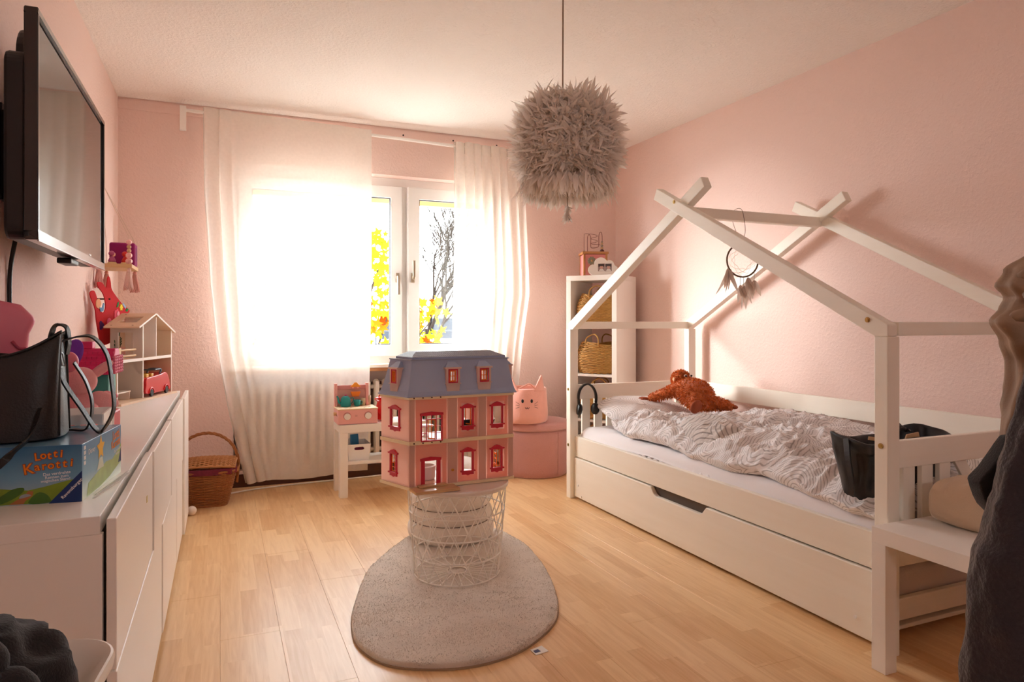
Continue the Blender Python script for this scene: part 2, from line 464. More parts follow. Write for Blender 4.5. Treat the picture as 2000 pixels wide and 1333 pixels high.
# ------------------------------------------------------------------ window
win = MB()
FYW0, FYW1 = 4.965, 5.03
win.box(WX0, WX0 + 0.05, FYW0, FYW1, WZ0, WZ1); win.box(WX1 - 0.05, WX1, FYW0, FYW1, WZ0, WZ1)
win.box(WX0 + 0.05, WX1 - 0.05, FYW0, FYW1, WZ1 - 0.06, WZ1); win.box(WX0 + 0.05, WX1 - 0.05, FYW0, FYW1, WZ0, WZ0 + 0.055)
win.box(1.205, 1.29, FYW0, FYW1, WZ0 + 0.055, WZ1 - 0.06)
wo = struct(win.build('window_1', PVC, bevel=0.003))
GASKET = pm('grey seal', rgb(70, 72, 76), rough=0.6)
def sash(x0, x1, z0, z1, f, y0, y1, hx, hup, ang=0.0, hinge=None):
    q = MB()
    g0, g1, h0, h1 = x0 + f, x1 - f, z0 + f, z1 - f
    # mitred frame with a stepped inner edge
    for (pa, pb, pc, pd) in (((x0,z0),(x1,z0),(g1,h0),(g0,h0)), ((x1,z0),(x1,z1),(g1,h1),(g1,h0)),
                             ((x1,z1),(x0,z1),(g0,h1),(g1,h1)), ((x0,z1),(x0,z0),(g0,h0),(g0,h1))):
        q.prism([(p[0], y0, p[1]) for p in (pa, pb, pc, pd)], (0, y1 - y0, 0))
    o = q.build('sash', PVC, wo, bevel=0.004)
    s = MB()
    t = 0.006
    for b in ((g0, g0 + t, h0, h1), (g1 - t, g1, h0, h1), (g0 + t, g1 - t, h0, h0 + t), (g0 + t, g1 - t, h1 - t, h1)):
        s.box(b[0], b[1], y0 + 0.012, y0 + 0.03, b[2], b[3])
    s.build('seal', GASKET, o)
    p = MB().box(g0, g1, y0 + 0.024, y0 + 0.028, h0, h1).build('pane', GLASS, o)
    zc = 1.42
    h = MB().box(hx - 0.014, hx + 0.014, y0 - 0.012, y0, zc - 0.035, zc + 0.035)
    h.box(hx - 0.009, hx + 0.009, y0 - 0.045, y0 - 0.012, zc - 0.012, zc + 0.012)
    d = 1 if hup else -1
    h.box(hx - 0.010, hx + 0.010, y0 - 0.052, y0 - 0.034, min(zc, zc + d*0.125), max(zc, zc + d*0.125))
    h.build('handle', pm('champagne metal', rgb(196, 182, 160), rough=0.35, metal=0.8), o, bevel=0.003)
    return o
sash(0.112, 1.232, 0.845, 2.088, 0.085, 4.925, 4.985, 1.195, False)
sash(1.272, 1.95, 0.845, 2.088, 0.085, 4.905, 4.965, 1.305, True)
# shutter box edge seen through the panes, outside
tag(MB().box(WX0 - 0.1, WX1 + 0.1, 5.11, 5.16, 1.995, 2.16).build('shutter_edge', pm('ochre shutter', rgb(214, 168, 104), rough=0.7)),
    'ochre rolled shutter edge outside above the window', 'shutter')
sl = struct(MB().box(WX0 - 0.03, WX1 + 0.03, BY - 0.075, 4.965, 0.772, 0.797).build('trim_3', pm('pale sill', rgb(232, 222, 206), rough=0.4), bevel=0.004))
MB().box(WX0 - 0.03, WX1 + 0.03, BY - 0.070, BY + 0.0, 0.748, 0.772).build('sill_edge', woodmat('oak edge', rgb(176, 126, 80), rgb(150, 100, 60), 'X'), sl, bevel=0.003)
# frame of an unseen window added behind the camera for fill light
w2 = MB()
for b in ((0.7, 0.73, 1.65, 2.0), (1.17, 1.2, 1.65, 2.0), (0.73, 1.17, 1.65, 1.68), (0.73, 1.17, 1.97, 2.0)):
    w2.box(b[0], b[1], FY - 0.08, FY - 0.02, b[2], b[3])
struct(w2.build('added_fill_window', PVC, bevel=0.004))
# ------------------------------------------------------------------ radiator in its niche
rad = thing('radiator', 'cream ribbed radiator in the niche below the window', 'radiator', (1.0, 4.93, 0.0))
CREAM = pm('cream enamel', rgb(222, 210, 192), rough=0.35)
rm = MB()
prof = [(-0.012,-0.05),(0.012,-0.05),(0.020,-0.02),(0.012,0.0),(0.020,0.02),(0.012,0.05),(-0.012,0.05),(-0.020,0.02),(-0.012,0.0),(-0.020,-0.02)]
rm.prism([(a, b, 0.15) for a, b in prof], (0, 0, 0.52))
rm.ell((0, 0, 0.665), (0.018, 0.05, 0.02), 12, 6); rm.ell((0, 0, 0.155), (0.018, 0.05, 0.02), 12, 6)
rme = rm.mesh('radiator_rib', CREAM)
for i in range(27):
    share('rib', rme, rad, (-0.86 + i * 0.064, -0.02, 0))
MB().cyl((-0.9, -0.02, 0.63), (0.85, -0.02, 0.63), 0.016, 12).cyl((-0.9, -0.02, 0.18), (0.85, -0.02, 0.18), 0.016, 12).build('pipe', CREAM, rad)
MB().box(-0.9, 0.9, 0.03, 0.048, 0.10, 0.66).build('back_panel', pm('niche shade', rgb(120, 104, 92), rough=0.9), rad)  # dark sheet behind the ribs: shade of the niche put into the colour
# ------------------------------------------------------------------ curtain rod and curtains
RODY = 4.755
def rodz(x): return 2.432 - 0.026 * (x + 0.2)
rod = thing('curtain_rod', 'thin white curtain rod on a white wall bracket above the window', 'curtain rod', (0, RODY, 0))
MB().cyl((-0.22, 0, rodz(-0.22)), (2.42, 0, rodz(2.42)), 0.011, 14).build('pole', WHITE, rod)
for bx in (-0.215, 2.40):
    br = MB().box(bx - 0.018, bx + 0.018, -0.012, 0.012, rodz(bx) - 0.13, rodz(bx) + 0.025)
    br.box(bx - 0.010, bx + 0.010, 0.012, BY - RODY, rodz(bx) - 0.02, rodz(bx) + 0.02)
    br.build('bracket', WHITE, rod, bevel=0.002)
SHEER = sheer('sheer white cotton', rgb(244, 238, 230), 0.74, 0.24)
SHEER2 = sheer('sheer white cotton hem', rgb(244, 238, 230), 0.45, 0.24)
def interp(tab, z):
    for (z0, a), (z1, b) in zip(tab, tab[1:]):
        if z0 >= z >= z1: return a + (b - a) * (z0 - z) / (z0 - z1)
    return tab[0][1] if z > tab[0][0] else tab[-1][1]
def curtain(name, label, left, right, ztop, zbot, ys, folds, hemh, nu=150, nv=60, group=None):
    """left/right: tables z -> x;  folds(s, t) -> (dx, dy): the cloth path"""
    o = thing(name, label, 'curtain', (0, 0, 0), 0, group)
    def f(s, t, dy=0.0):
        x0, x1 = interp(left, 2.4 - 2.35 * t), interp(right, 2.4 - 2.35 * t)
        dx, fy = folds(s, t)
        x = x0 + (x1 - x0) * s + dx
        z = ztop(x) + (zbot(s) - ztop(x)) * t
        return (x, ys(t) + fy + dy + 0.004 * fbm(x * 5, z * 2.0, 3.1), z)
    MB().grid(lambda s, t: f(s, t), nu, nv).build('cloth', SHEER, o, smooth=True, normals=False)
    MB().grid(lambda s, t: f(s, 1 - hemh * (1 - t), 0.004), nu, 8).build('hem', SHEER2, o, smooth=True, normals=False)
    MB().grid(lambda s, t: f(s, 0.035 * t, 0.004), nu, 6).build('header', SHEER2, o, smooth=True, normals=False)
    return o
def foldL(s, t):
    # left quarter gathered in deep pleats, the rest almost flat
    g = max(0.0, 1 - s / 0.20)
    dy = 0.030 * g * math.sin(s * 85 + 1.0) + 0.005 * (1 - g) * math.sin(s * 23 + 2.0 * t + 1.5 * math.sin(s * 7)) + 0.002 * math.sin(s * 51 + 3 * t) * t
    dx = 0.030 * g * math.cos(s * 85 + 0.4) if s > 0.01 else 0.0
    return dx * (1 - 0.4 * t), dy * (0.7 + 0.5 * t)
curtain('sheer_curtain', 'sheer white curtain on the left, drawn across the large window sash',
        [(2.4, -0.10), (1.9, -0.095), (1.3, -0.06), (0.9, -0.02), (0.5, 0.05), (0.05, 0.15)],
        [(2.4, 0.965), (1.2, 0.955), (0.05, 0.93)], lambda x: rodz(x) + 0.028, lambda s: 0.055 + 0.02 * s + 0.008 * math.sin(9 * s),
        lambda t: RODY - 0.025 - 0.045 * min(1, t * 2.5), foldL, 0.055, group=None)
def foldR(s, t):
    a = 0.020 * (1 - 0.3 * s)
    return 0.016 * math.cos(s * 52) * (1 if 0.01 < s < 0.99 else 0), a * math.sin(s * 52 + 0.6) + 0.012 * math.sin(s * 19 + 2 * t)
curtain('sheer_curtain', 'sheer white curtain gathered in pleats at the right end of the window',
        [(2.4, 1.57), (1.5, 1.56), (0.05, 1.52)],
        [(2.4, 2.13), (1.9, 2.14), (1.3, 2.16), (0.9, 2.10), (0.05, 2.02)], lambda x: rodz(x) + 0.028, lambda s: 0.06,
        lambda t: RODY - 0.025 - 0.045 * min(1, t * 2.5), foldR, 0.055, group=None)
# small white flecks of tape left on the ceiling
fk = MB().ell((0, 0, 0), (0.016, 0.010, 0.002), 8, 4).mesh('tape_fleck', pm('glossy tape', rgb(250, 246, 238), rough=0.3))
for (fx, fy, fz, lab) in ((0.43, 3.03, 0.3, 'white fleck of tape on the ceiling, left of the lamp cord'), (0.88, 2.83, 1.2, 'small white fleck of tape on the ceiling, nearest left of the lamp cord'),
                      (1.60, 2.52, 0.8, 'white fleck of tape on the ceiling right of the lamp cord')):
    o = bpy.data.objects.new('tape_fleck', fk); C.objects.link(o); o.location = (fx, fy, H - 0.001); o.rotation_euler = (0, 0, fz)
    tag(o, lab, 'tape')
# ================================================================== house-frame bed
def T(x, y, z): return Matrix.Translation((x, y, z))
BX0, BX1, BYN, BYF = 1.997, 2.955, 1.555, 3.793      # outer faces
BC = (2.476, 2.674, 0.0)
bed = thing('house_bed', 'white wooden house-frame bed with crossed roof rafters along the right wall', 'bed', BC)
def bb(q, name, m, parent=bed, bevel=0.003, **k):
    q.xf(T(-BC[0], -BC[1], 0)); return q.build(name, m, parent, bevel=bevel, **k)
PW, PD = 0.056, 0.050
screw_me = MB().cyl((0, 0, 0), (-0.003, 0, 0), 0.009, 14).cyl((-0.003, 0, 0), (-0.005, 0, 0), 0.005, 8).mesh('screw', BRASS)
for x0 in (BX0, BX1 - PW):
    for y0 in (BYN, BYF - PD):
        p = bb(MB().box(x0, x0 + PW, y0, y0 + PD, 0, 1.05), 'post', WWOODZ)
        if x0 == BX0:
            for z in ((0.69,) if y0 == BYN else (0.676, 0.33)):
                share('screw', screw_me, p, (x0 - BC[0], y0 + PD / 2 - BC[1], z))
YM = (BYN + BYF) / 2
def rafter(x0, x1, far):
    k = 0.525; y_lo = BYN; dz = 0.064
    pts = [(y_lo, 1.05), (y_lo + PD, 1.05)]
    f = lambda y: 1.052 + k * (y - y_lo - PD)
    ye = YM + 0.185
    n = Vector((-k, 1)).normalized()
    e = Vector((ye, f(ye)))
    t = e + n * 0.057
    pts += [(e.x, e.y), (t.x, t.y), (y_lo, f(y_lo) + dz)]
    if far: pts = [(2 * YM - a, b) for a, b in pts]
    return MB().prism([(x0, a, b) for a, b in pts], (x1 - x0, 0, 0))
for (xa, xb, s) in ((BX0, BX0 + 0.044, 1), (BX1, BX1 - 0.044, -1)):
    r1 = bb(rafter(xa, xb, False), 'rafter', WWOOD)
    r2 = bb(rafter(xa + s * 0.016, xb + s * 0.016, True), 'rafter', WWOOD)
    if s == 1:
        share('screw', screw_me, r1, (xa - BC[0], YM + 0.015 - BC[1], 1.672))
        share('screw', screw_me, r1, (xa - BC[0], BYN + 0.075 - BC[1], 1.105))
bb(MB().box(BX0 + 0.044, BX1 - 0.044, YM - 0.022, YM + 0.022, 1.598, 1.648), 'ridge_beam', WWOODX)
for y0 in (BYN, BYF - PD):
    bb(MB().box(BX0 + PW, BX1 - PW, y0 + 0.003, y0 + 0.046, 1.052, 1.098), 'eave_beam', WWOODX)
# head and foot panels
for yc in (BYN + 0.025, BYF - 0.025):
    bb(MB().box(BX0 + PW, BX1 - PW, yc - 0.012, yc + 0.012, 0.612, 0.703), 'top_board', WWOODX)
    bb(MB().box(BX0 + PW, BX1 - PW, yc - 0.012, yc + 0.012, 0.285, 0.385), 'bottom_board', WWOODX)
    for i in range(3):
        for mir in (0, 1):
            xa = 2.092 + i * 0.090 if not mir else 2.860 - i * 0.090 - 0.056
            bb(MB().box(xa, xa + 0.056, yc - 0.009, yc + 0.009, 0.385, 0.612), 'slat', WWOODZ, bevel=0.002)
    for d in (1, -1):
        xa, xb = (2.392, 2.560) if d == 1 else (2.560, 2.392)
        off = 0.006 * d
        pts = [(xa - 0.03, 0.612), (xa + 0.03, 0.612), (xb + 0.03, 0.385), (xb - 0.03, 0.385)]
        bb(MB().prism([(a, yc - 0.006 + off, b) for a, b in pts], (0, 0.012, 0)), 'cross_slat', WWOODZ, bevel=0.002)
bb(MB().box(BX1 - 0.035, BX1 - 0.012, BYN + PD, BYF - PD, 0.605, 0.702), 'wall_rail', WWOOD)
bb(MB().box(BX1 - 0.035, BX1 - 0.012, BYN + PD, BYF - PD, 0.258, 0.385), 'wall_side_rail', WWOOD)
bb(MB().box(2.032, 2.056, BYN + PD, BYF - PD, 0.260, 0.386), 'side_rail', WWOOD)
bb(MB().box(2.058, 2.90, BYN + PD, BYF - PD, 0.268, 0.290), 'slatted_base', WWOODX)
# trundle drawer: thing of its own, it rolls out
tr = thing('trundle_bed', 'low white wooden trundle with a cut-out grip, pushed in under the bed', 'trundle', BC)
hy0, hy1 = 2.492, 2.925
fp = [(BYN + PD + 0.004, 0.014), (BYF - PD - 0.004, 0.014), (BYF - PD - 0.004, 0.254), (hy1, 0.254), (hy1 - 0.028, 0.222), (hy1 - 0.05, 0.214), (hy0 + 0.05, 0.214), (hy0 + 0.028, 0.222), (hy0, 0.254), (BYN + PD + 0.004, 0.254)]
front = bb(MB().prism([(2.024, a, b) for a, b in fp], (0.024, 0, 0)), 'front_board', WWOOD, tr, bevel=0.003)
bb(MB().box(2.049, 2.054, hy0 - 0.03, hy1 + 0.03, 0.18, 0.256), 'grip_shadow_board', pm('grip shade brown', rgb(88, 74, 62), rough=0.8), tr, bevel=0)  # dark backing, paints the shade inside the grip cut-out
for yy, zz in ((3.69, 0.09), (3.65, 0.028), (1.70, 0.075)):
    bb(MB().cyl((2.024, yy, zz), (2.019, yy, zz), 0.006, 10), 'cap', WHITE, tr, bevel=0)
bb(MB().box(2.054, 2.89, BYN + 0.062, BYN + 0.084, 0.075, 0.150), 'end_board', WWOODX, tr)
bb(MB().box(2.054, 2.89, BYF - 0.084, BYF - 0.062, 0.075, 0.150), 'end_board', WWOODX, tr)
bb(MB().box(2.868, 2.89, BYN + 0.084, BYF - 0.084, 0.014, 0.150), 'back_board', WWOOD, tr)
bb(MB().box(2.054, 2.868, BYN + 0.084, BYF - 0.084, 0.03, 0.045), 'bottom_board', WWOOD, tr)
SHEET = pm('white sheet', rgb(240, 236, 238), rough=0.85, bump=0.15, bscale=40, sheen=0.2)
TICK = pm('mattress ticking', rgb(208, 196, 190), rough=0.9, bump=0.3, bscale=150)
def soft_block(x0, x1, y0, y1, z0, z1, r, wob, nx=14, ny=40):
    """cushion block: rounded box with a slightly uneven skin"""
    q = MB()
    def f(u, v):
        # section around X-Z swept along Y, closing at the ends
        a = 2 * PI * u
        e = 1 - max(0.0, abs(2 * v - 1) - 0.965) / 0.035
        e = max(0.0, e) ** 0.5
        cx, cz = (x0 + x1) / 2, (z0 + z1) / 2
        ca, sa = math.cos(a), math.sin(a)
        se = lambda c, p: math.copysign(abs(c) ** p, c)
        hx = (x1 - x0) / 2 - r * (1 - e); hz = (z1 - z0) / 2 - r * (1 - e)
        x = cx + hx * se(ca, 0.28); z = cz + hz * se(sa, 0.28)
        if v in (0.0, 1.0): x, z = cx + (x - cx) * 0.0, cz + (z - cz) * 0.0
        y = y0 + (y1 - y0) * v
        n = wob * fbm(x * 4, y * 4, z * 4)
        return (x, y, z + (n if sa > 0.2 else 0))
    vs = sorted(set([0.0, 0.0001, 0.003, 0.01, 0.02] + [0.03 + 0.94 * i / ny for i in range(ny + 1)] + [0.98, 0.99, 0.997, 0.9999, 1.0]))
    n = 48
    P = [f(i / n, v) for v in vs for i in range(n)]
    F = [(j*n+i, j*n+(i+1)%n, (j+1)*n+(i+1)%n, (j+1)*n+i) for j in range(len(vs)-1) for i in range(n)]
    return q._add(P, F)
o = bb(soft_block(2.07, 2.86, BYN + 0.09, BYF - 0.09, 0.047, 0.245, 0.03, 0.006), 'trundle_mattress', TICK, None, smooth=True, bevel=0)
o.location = BC; tag(o, 'grey mattress stored in the trundle drawer below the bed', 'mattress')
mt = thing('mattress', 'bed mattress under a white fitted sheet', 'mattress', BC)
bb(soft_block(2.068, 2.915, BYN + 0.052, BYF - 0.052, 0.291, 0.432, 0.05, 0.0), 'core', TICK, mt, smooth=True, bevel=0)
def sheetf(u, v):
    y = BYN + 0.050 + (BYF - BYN - 0.100) * u
    # profile across: from the front skirt over the top to the wall
    s = v
    ex = 0.045 * max(0, 1 - min(u, 1 - u) / 0.03) ** 2
    if s < 0.25:
        k = s / 0.25
        a = PI / 2 * (1 - k)
        lift = max(0.0, min(1.0, (3.32 - y) / 0.05)) * max(0.0, min(1.0, (y - 2.45) / 0.3))
        zb = 0.335 + 0.045 * lift + 0.01 * math.sin(y * 9)
        if k < 0.5: x, z = 2.062 - 0.004 * math.sin(k * 6), zb + (0.395 - zb) * k / 0.5
        else:
            b = (k - 0.5) / 0.5 * PI / 2
            x, z = 2.062 + 0.055 * (1 - math.cos(b)), 0.395 + 0.050 * math.sin(b)
    else:
        x, z = 2.117 + (2.918 - 2.117) * (s - 0.25) / 0.75, 0.445
    z -= ex
    wr = 0.006 * noise.noise(Vector((y * 7 + x * 9, x * 14 - y * 3, 2.0))) * (1.6 if y > 3.2 else 0.7)
    return (x - abs(wr) * 0.5, y, z + wr)
bb(MB().grid(sheetf, 160, 60), 'fitted_sheet', SHEET, mt, smooth=True, bevel=0, normals=False)
# quilted edge of the mattress showing under the lifted sheet
q = MB()
for i in range(16):
    y = 2.52 + i * 0.052
    q.ell((2.066, y, 0.368), (0.012, 0.024, 0.030), 10, 8)
bb(q, 'quilting', SHEET, mt, smooth=True, bevel=0)['kind'] = 'stuff'

# ------------------------------------------------------------------ duvet and pillow
def duvetmat(name, base, line, freq, scale):
    m, nt, b, out = nmat(name)
    L = nt.links.new
    v = coord(nt, 'Object', (1, 1, 0.6))
    ns = N(nt, 'ShaderNodeTexNoise', i={'Scale': 3.0, 'Detail': 2.0}); L(v, ns.inputs['Vector'])
    ad = N(nt, 'ShaderNodeVectorMath', operation='MULTIPLY_ADD'); L(ns.outputs[1], ad.inputs[0])
    ad.inputs[1].default_value = (0.10, 0.10, 0.1); L(v, ad.inputs[2])
    vo = N(nt, 'ShaderNodeTexVoronoi', i={'Scale': scale}); vo.feature = 'F1'; L(ad.outputs[0], vo.inputs['Vector'])
    mu = N(nt, 'ShaderNodeMath', operation='MULTIPLY'); L(vo.outputs['Distance'], mu.inputs[0]); mu.inputs[1].default_value = freq
    si = N(nt, 'ShaderNodeMath', operation='SINE'); L(mu.outputs[0], si.inputs[0])
    r = N(nt, 'ShaderNodeMapRange', i={'From Min': 0.45, 'From Max': 0.95}); L(si.outputs[0], r.inputs[0])
    mx = N(nt, 'ShaderNodeMix', data_type='RGBA'); mx.inputs[6].default_value = base; mx.inputs[7].default_value = line
    L(r.outputs[0], mx.inputs[0]); L(mx.outputs[2], b.inputs['Base Color'])
    b.inputs['Roughness'].default_value = 0.9; b.inputs['Sheen Weight'].default_value = 0.2
    n2 = N(nt, 'ShaderNodeTexNoise', i={'Scale': 38.0, 'Detail': 3.0, 'Distortion': 0.8}); L(v, n2.inputs['Vector'])
    bp = N(nt, 'ShaderNodeBump', i={'Strength': 0.6, 'Distance': 0.008}); L(n2.outputs[0], bp.inputs['Height']); L(bp.outputs[0], b.inputs['Normal'])
    return m
DUVET = duvetmat('duvet print', rgb(236, 232, 233), rgb(184, 178, 178), 120.0, 5.2)
DUVET2 = duvetmat('duvet reverse print', rgb(212, 204, 200), rgb(152, 144, 140), 84.0, 3.4)
FE = [(1.60, 2.050), (1.72, 2.040), (1.95, 2.062), (2.2, 2.085), (2.4, 2.062), (2.65, 2.075), (2.95, 2.10), (3.25, 2.085), (3.45, 2.13), (3.56, 2.22), (3.66, 2.42)]
def fe(y):
    for (a, p), (b, q) in zip(FE, FE[1:]):
        if a <= y <= b:
            t = (y - a) / (b - a); t = t * t * (3 - 2 * t); return p + (q - p) * t
    return FE[0][1] if y < FE[0][0] else FE[-1][1]
def ridge(x, y, z): return 1 - abs(noise.noise(Vector((x, y, z)))) * 2
def duvetf(u, v):
    y = 1.60 + 2.06 * u
    x0, x1 = fe(y), 2.895
    # tuck under at the front: first part of v rolls round the edge
    roll = 0.10
    ends = min(1.0, min(u, 1 - u) / 0.045)
    loft = (0.135 + 0.045 * noise.noise(Vector((y * 1.6, v * 2.0, 0.3))))
    hd_ = max(0.0, min(1.0, (y - 2.82) / 0.30)); loft *= 1 - 0.46 * hd_ * hd_ * (3 - 2 * hd_) * min(1.0, v * 2.2)
    loft *= (0.72 + 0.28 * min(1, max(0, (y - 1.62) / 0.9)))
    if v < roll:
        a = PI * (v / roll) * 0.5
        x = x0 + 0.045 * (1 - math.sin(a)) * 0.3 - 0.010 * math.sin(a * 2); prof = 0.10 + 0.34 * math.sin(a)
    else:
        s = (v - roll) / (1 - roll)
        x = x0 + (x1 - x0) * s; prof = 0.44 + 0.56 * min(1, math.sin(min(1.0, s / 0.34) * PI / 2)) - 0.22 * max(0, (s - 0.72) / 0.28) ** 2
    # long soft folds running across the bed, then crumples
    wx = x + 0.10 * noise.noise(Vector((x * 3, y * 3, 5)))
    wy = y + 0.12 * noise.noise(Vector((x * 2.5, y * 2.5, 9)))
    f = 0.034 * ridge(wx * 2.2 + wy * 1.2, wy * 3.4 - wx, 1.0) + 0.026 * ridge(wx * 7 - wy * 2, wy * 4.5, 4.0) \
        + 0.020 * ridge(wx * 6 + wy * 9, wy * 12 - wx * 5, 7.0) + 0.014 * ridge(wx * 24 + wy * 6, wy * 20 + wx * 9, 2.0) + 0.004 * ridge(wx * 46, wy * 50, 6.0)
    edge = min(1.0, prof * 1.3) * ends ** 0.5
    z = 0.446 + max(0.003, loft * prof * ends ** 0.5 + (f - 0.035) * edge)
    dr = max(0.0, min(1.0, (2.13 - x) / 0.075)); z -= 0.034 * dr * dr * (3 - 2 * dr)
    x += 0.010 * noise.noise(Vector((y * 12, x * 5, 3))) * (1 if v < 0.35 else 0.3)
    return (x, y, z)
dv = thing('duvet', 'rumpled grey duvet with concentric line print on the bed', 'duvet', BC)
bb(MB().grid(duvetf, 330, 150), 'cover', DUVET, dv, smooth=True, bevel=0, normals=False)
# corner of the duvet folded back over itself
def flapf(u, v):
    # u along the bed (from window end to foot), v from front to back
    a = 2 * PI * u
    R = v ** 0.6
    lx = 0.14 * (1.0 + 0.10 * math.cos(2 * a)); ly = 0.27
    x = 2.235 + lx * R * math.sin(a) + 0.05 * R * math.cos(a)
    y = 2.73 + ly * R * math.copysign(abs(math.cos(a)) ** 0.8, math.cos(a))
    fold = 0.012 * ridge(x * 9 + y * 6, y * 7 - x * 5, 11.0) + 0.006 * ridge(x * 22, y * 16, 8.0)
    z = 0.560 + 0.035 * (1 - R ** 3) + fold * 1.5 * (1 - R ** 4) - 0.05 * R ** 6 + 0.22 * (x - 2.235)
    return (x, y, z)
bb(MB().grid(flapf, 120, 40, wrapu=True), 'turned_corner', DUVET2, dv, smooth=True, bevel=0, normals=False)['label'] = 'folded corner showing the bolder striped reverse'
def pillowf(q):
    sx = max(-1, min(1, q.x / 0.30)); sy = max(-1, min(1, q.y / 0.20))
    k = 1.0
    return Vector((math.copysign(abs(sx) ** 0.55, sx) * 0.30, math.copysign(abs(sy) ** 0.55, sy) * 0.20, q.z * (1 - 0.55 * max(abs(sx), abs(sy)) ** 3) + 0.008 * noise.noise(Vector((q.x * 14, q.y * 14, 1)))))
pil = MB().ell((0, 0, 0), (0.30, 0.20, 0.075), 60, 30, (0.22, 0.04, 0.0), pillowf).build('pillow', DUVET, None, smooth=True, loc=(2.44, 3.56, 0.535))
tag(pil, 'grey patterned pillow half hidden at the head end of the bed', 'pillow')

# ------------------------------------------------------------------ headphones hung on the head board
hp = thing('headphones', 'black over-ear headphones hanging at the head of the bed', 'headphones', (2.120, 3.722, 0.558))
hp.scale = (0.80, 0.9, 1.0)
band = [(0.075 * math.cos(a) * 1.05 - 0.02, -0.005 + 0.006 * math.sin(a), 0.065 + 0.085 * math.sin(a)) for a in [PI * (-0.12 + 1.24 * i / 22) for i in range(23)]]
MB().strap(band, 0.026, 0.010, (0, 1, 0)).build('headband', BLACK, hp, smooth=True)
for sx, rz_ in ((-0.092, 0.3), (0.047, -0.35)):
    c = MB().lathe([(0.0, -0.018), (0.030, -0.018), (0.036, -0.010), (0.036, 0.006), (0.028, 0.014), (0.018, 0.010), (0.0, 0.008)], 24)
    c.xf(T(sx, -0.012, -0.005) @ Matrix.Rotation(PI / 2 + 0.15, 4, 'Y') @ Matrix.Rotation(rz_, 4, 'X'))
    c.build('ear_cup', BLACK, hp, smooth=True)
    MB().bar((sx + (0.006 if sx > 0 else -0.002), -0.006, 0.0), (sx + (0.012 if sx > 0 else -0.006), -0.006, 0.055), 0.012, 0.02, (0, 1, 0)).build('yoke', BLACK, hp, bevel=0.002)

# ------------------------------------------------------------------ black bag on the foot of the bed
bag = thing('tote_bag', 'open black tote bag standing on the duvet behind the bed post', 'bag', (2.255, 1.735, 0.462))
def bagwall(u, v, ins=0.0):
    a = 2 * PI * u
    rx, ry = 0.215 + 0.03 * v - ins, 0.075 + 0.045 * v - ins
    x = rx * math.copysign(abs(math.cos(a)) ** 0.6, math.cos(a)); y = ry * math.copysign(abs(math.sin(a)) ** 0.6, math.sin(a))
    cr = 0.020 * noise.noise(Vector((a * 1.2, v * 3.0, 1.7))) + 0.012 * ridge(math.cos(a) * 3 + v * 2, math.sin(a) * 3, 3.0)
    z = 0.225 * v + 0.008 * v * math.cos(a * 2) + (0.012 * math.sin(a * 3) if v > 0.8 else 0)
    return (x * (1 - 0.10 * (1 - v)) + cr * 0.6, y + cr, z)
def bagfull(u, v):
    if v < 0.08: k = v / 0.08; p = bagwall(u, 0); return (p[0] * k, p[1] * k, 0.0)
    if v < 0.60: return bagwall(u, (v - 0.08) / 0.52)
    if v < 0.66: return bagwall(u, 1.0, 0.012 * (v - 0.60) / 0.06)
    p = bagwall(u, 1 - (v - 0.66) / 0.36, 0.012); return p
BAGFAB = pm('coated black fabric', rgb(24, 24, 26), rough=0.45, bump=0.15, bscale=200)
MB().grid(bagfull, 72, 50, wrapu=True).build('body', BAGFAB, bag, smooth=True)
TAN = pm('tan leather', rgb(190, 150, 110), rough=0.6)
MB().strap([(-0.20, -0.06, 0.235), (-0.14, -0.10, 0.225), (-0.10, -0.112, 0.205)], 0.012, 0.003, (0, 0, 1)).build('zip_pull', TAN, bag)
MB().prism([(-0.06, -0.085, 0.20), (0.03, -0.085, 0.21), (0.02, -0.085, 0.245), (-0.04, -0.085, 0.24)], (0, 0.004, 0)).build('tan_flap', TAN, bag)
MB().strap(bez([(-0.235, 0.0, 0.225), (-0.25, -0.02, 0.16), (-0.245, -0.03, 0.08), (-0.235, -0.02, 0.03)], 14), 0.022, 0.006, (0, 1, 0)).build('strap', BAGFAB, bag)
MB().grid(lambda u, v: (0.02 + 0.13 * u, 0.03 + 0.05 * v, 0.215 + 0.03 * math.sin(PI * u) * (0.4 + v) + 0.012 * ridge(u * 4, v * 3, 2)), 16, 10).build('lining_cloth', BAGFAB, bag, smooth=True, solid=0.004)

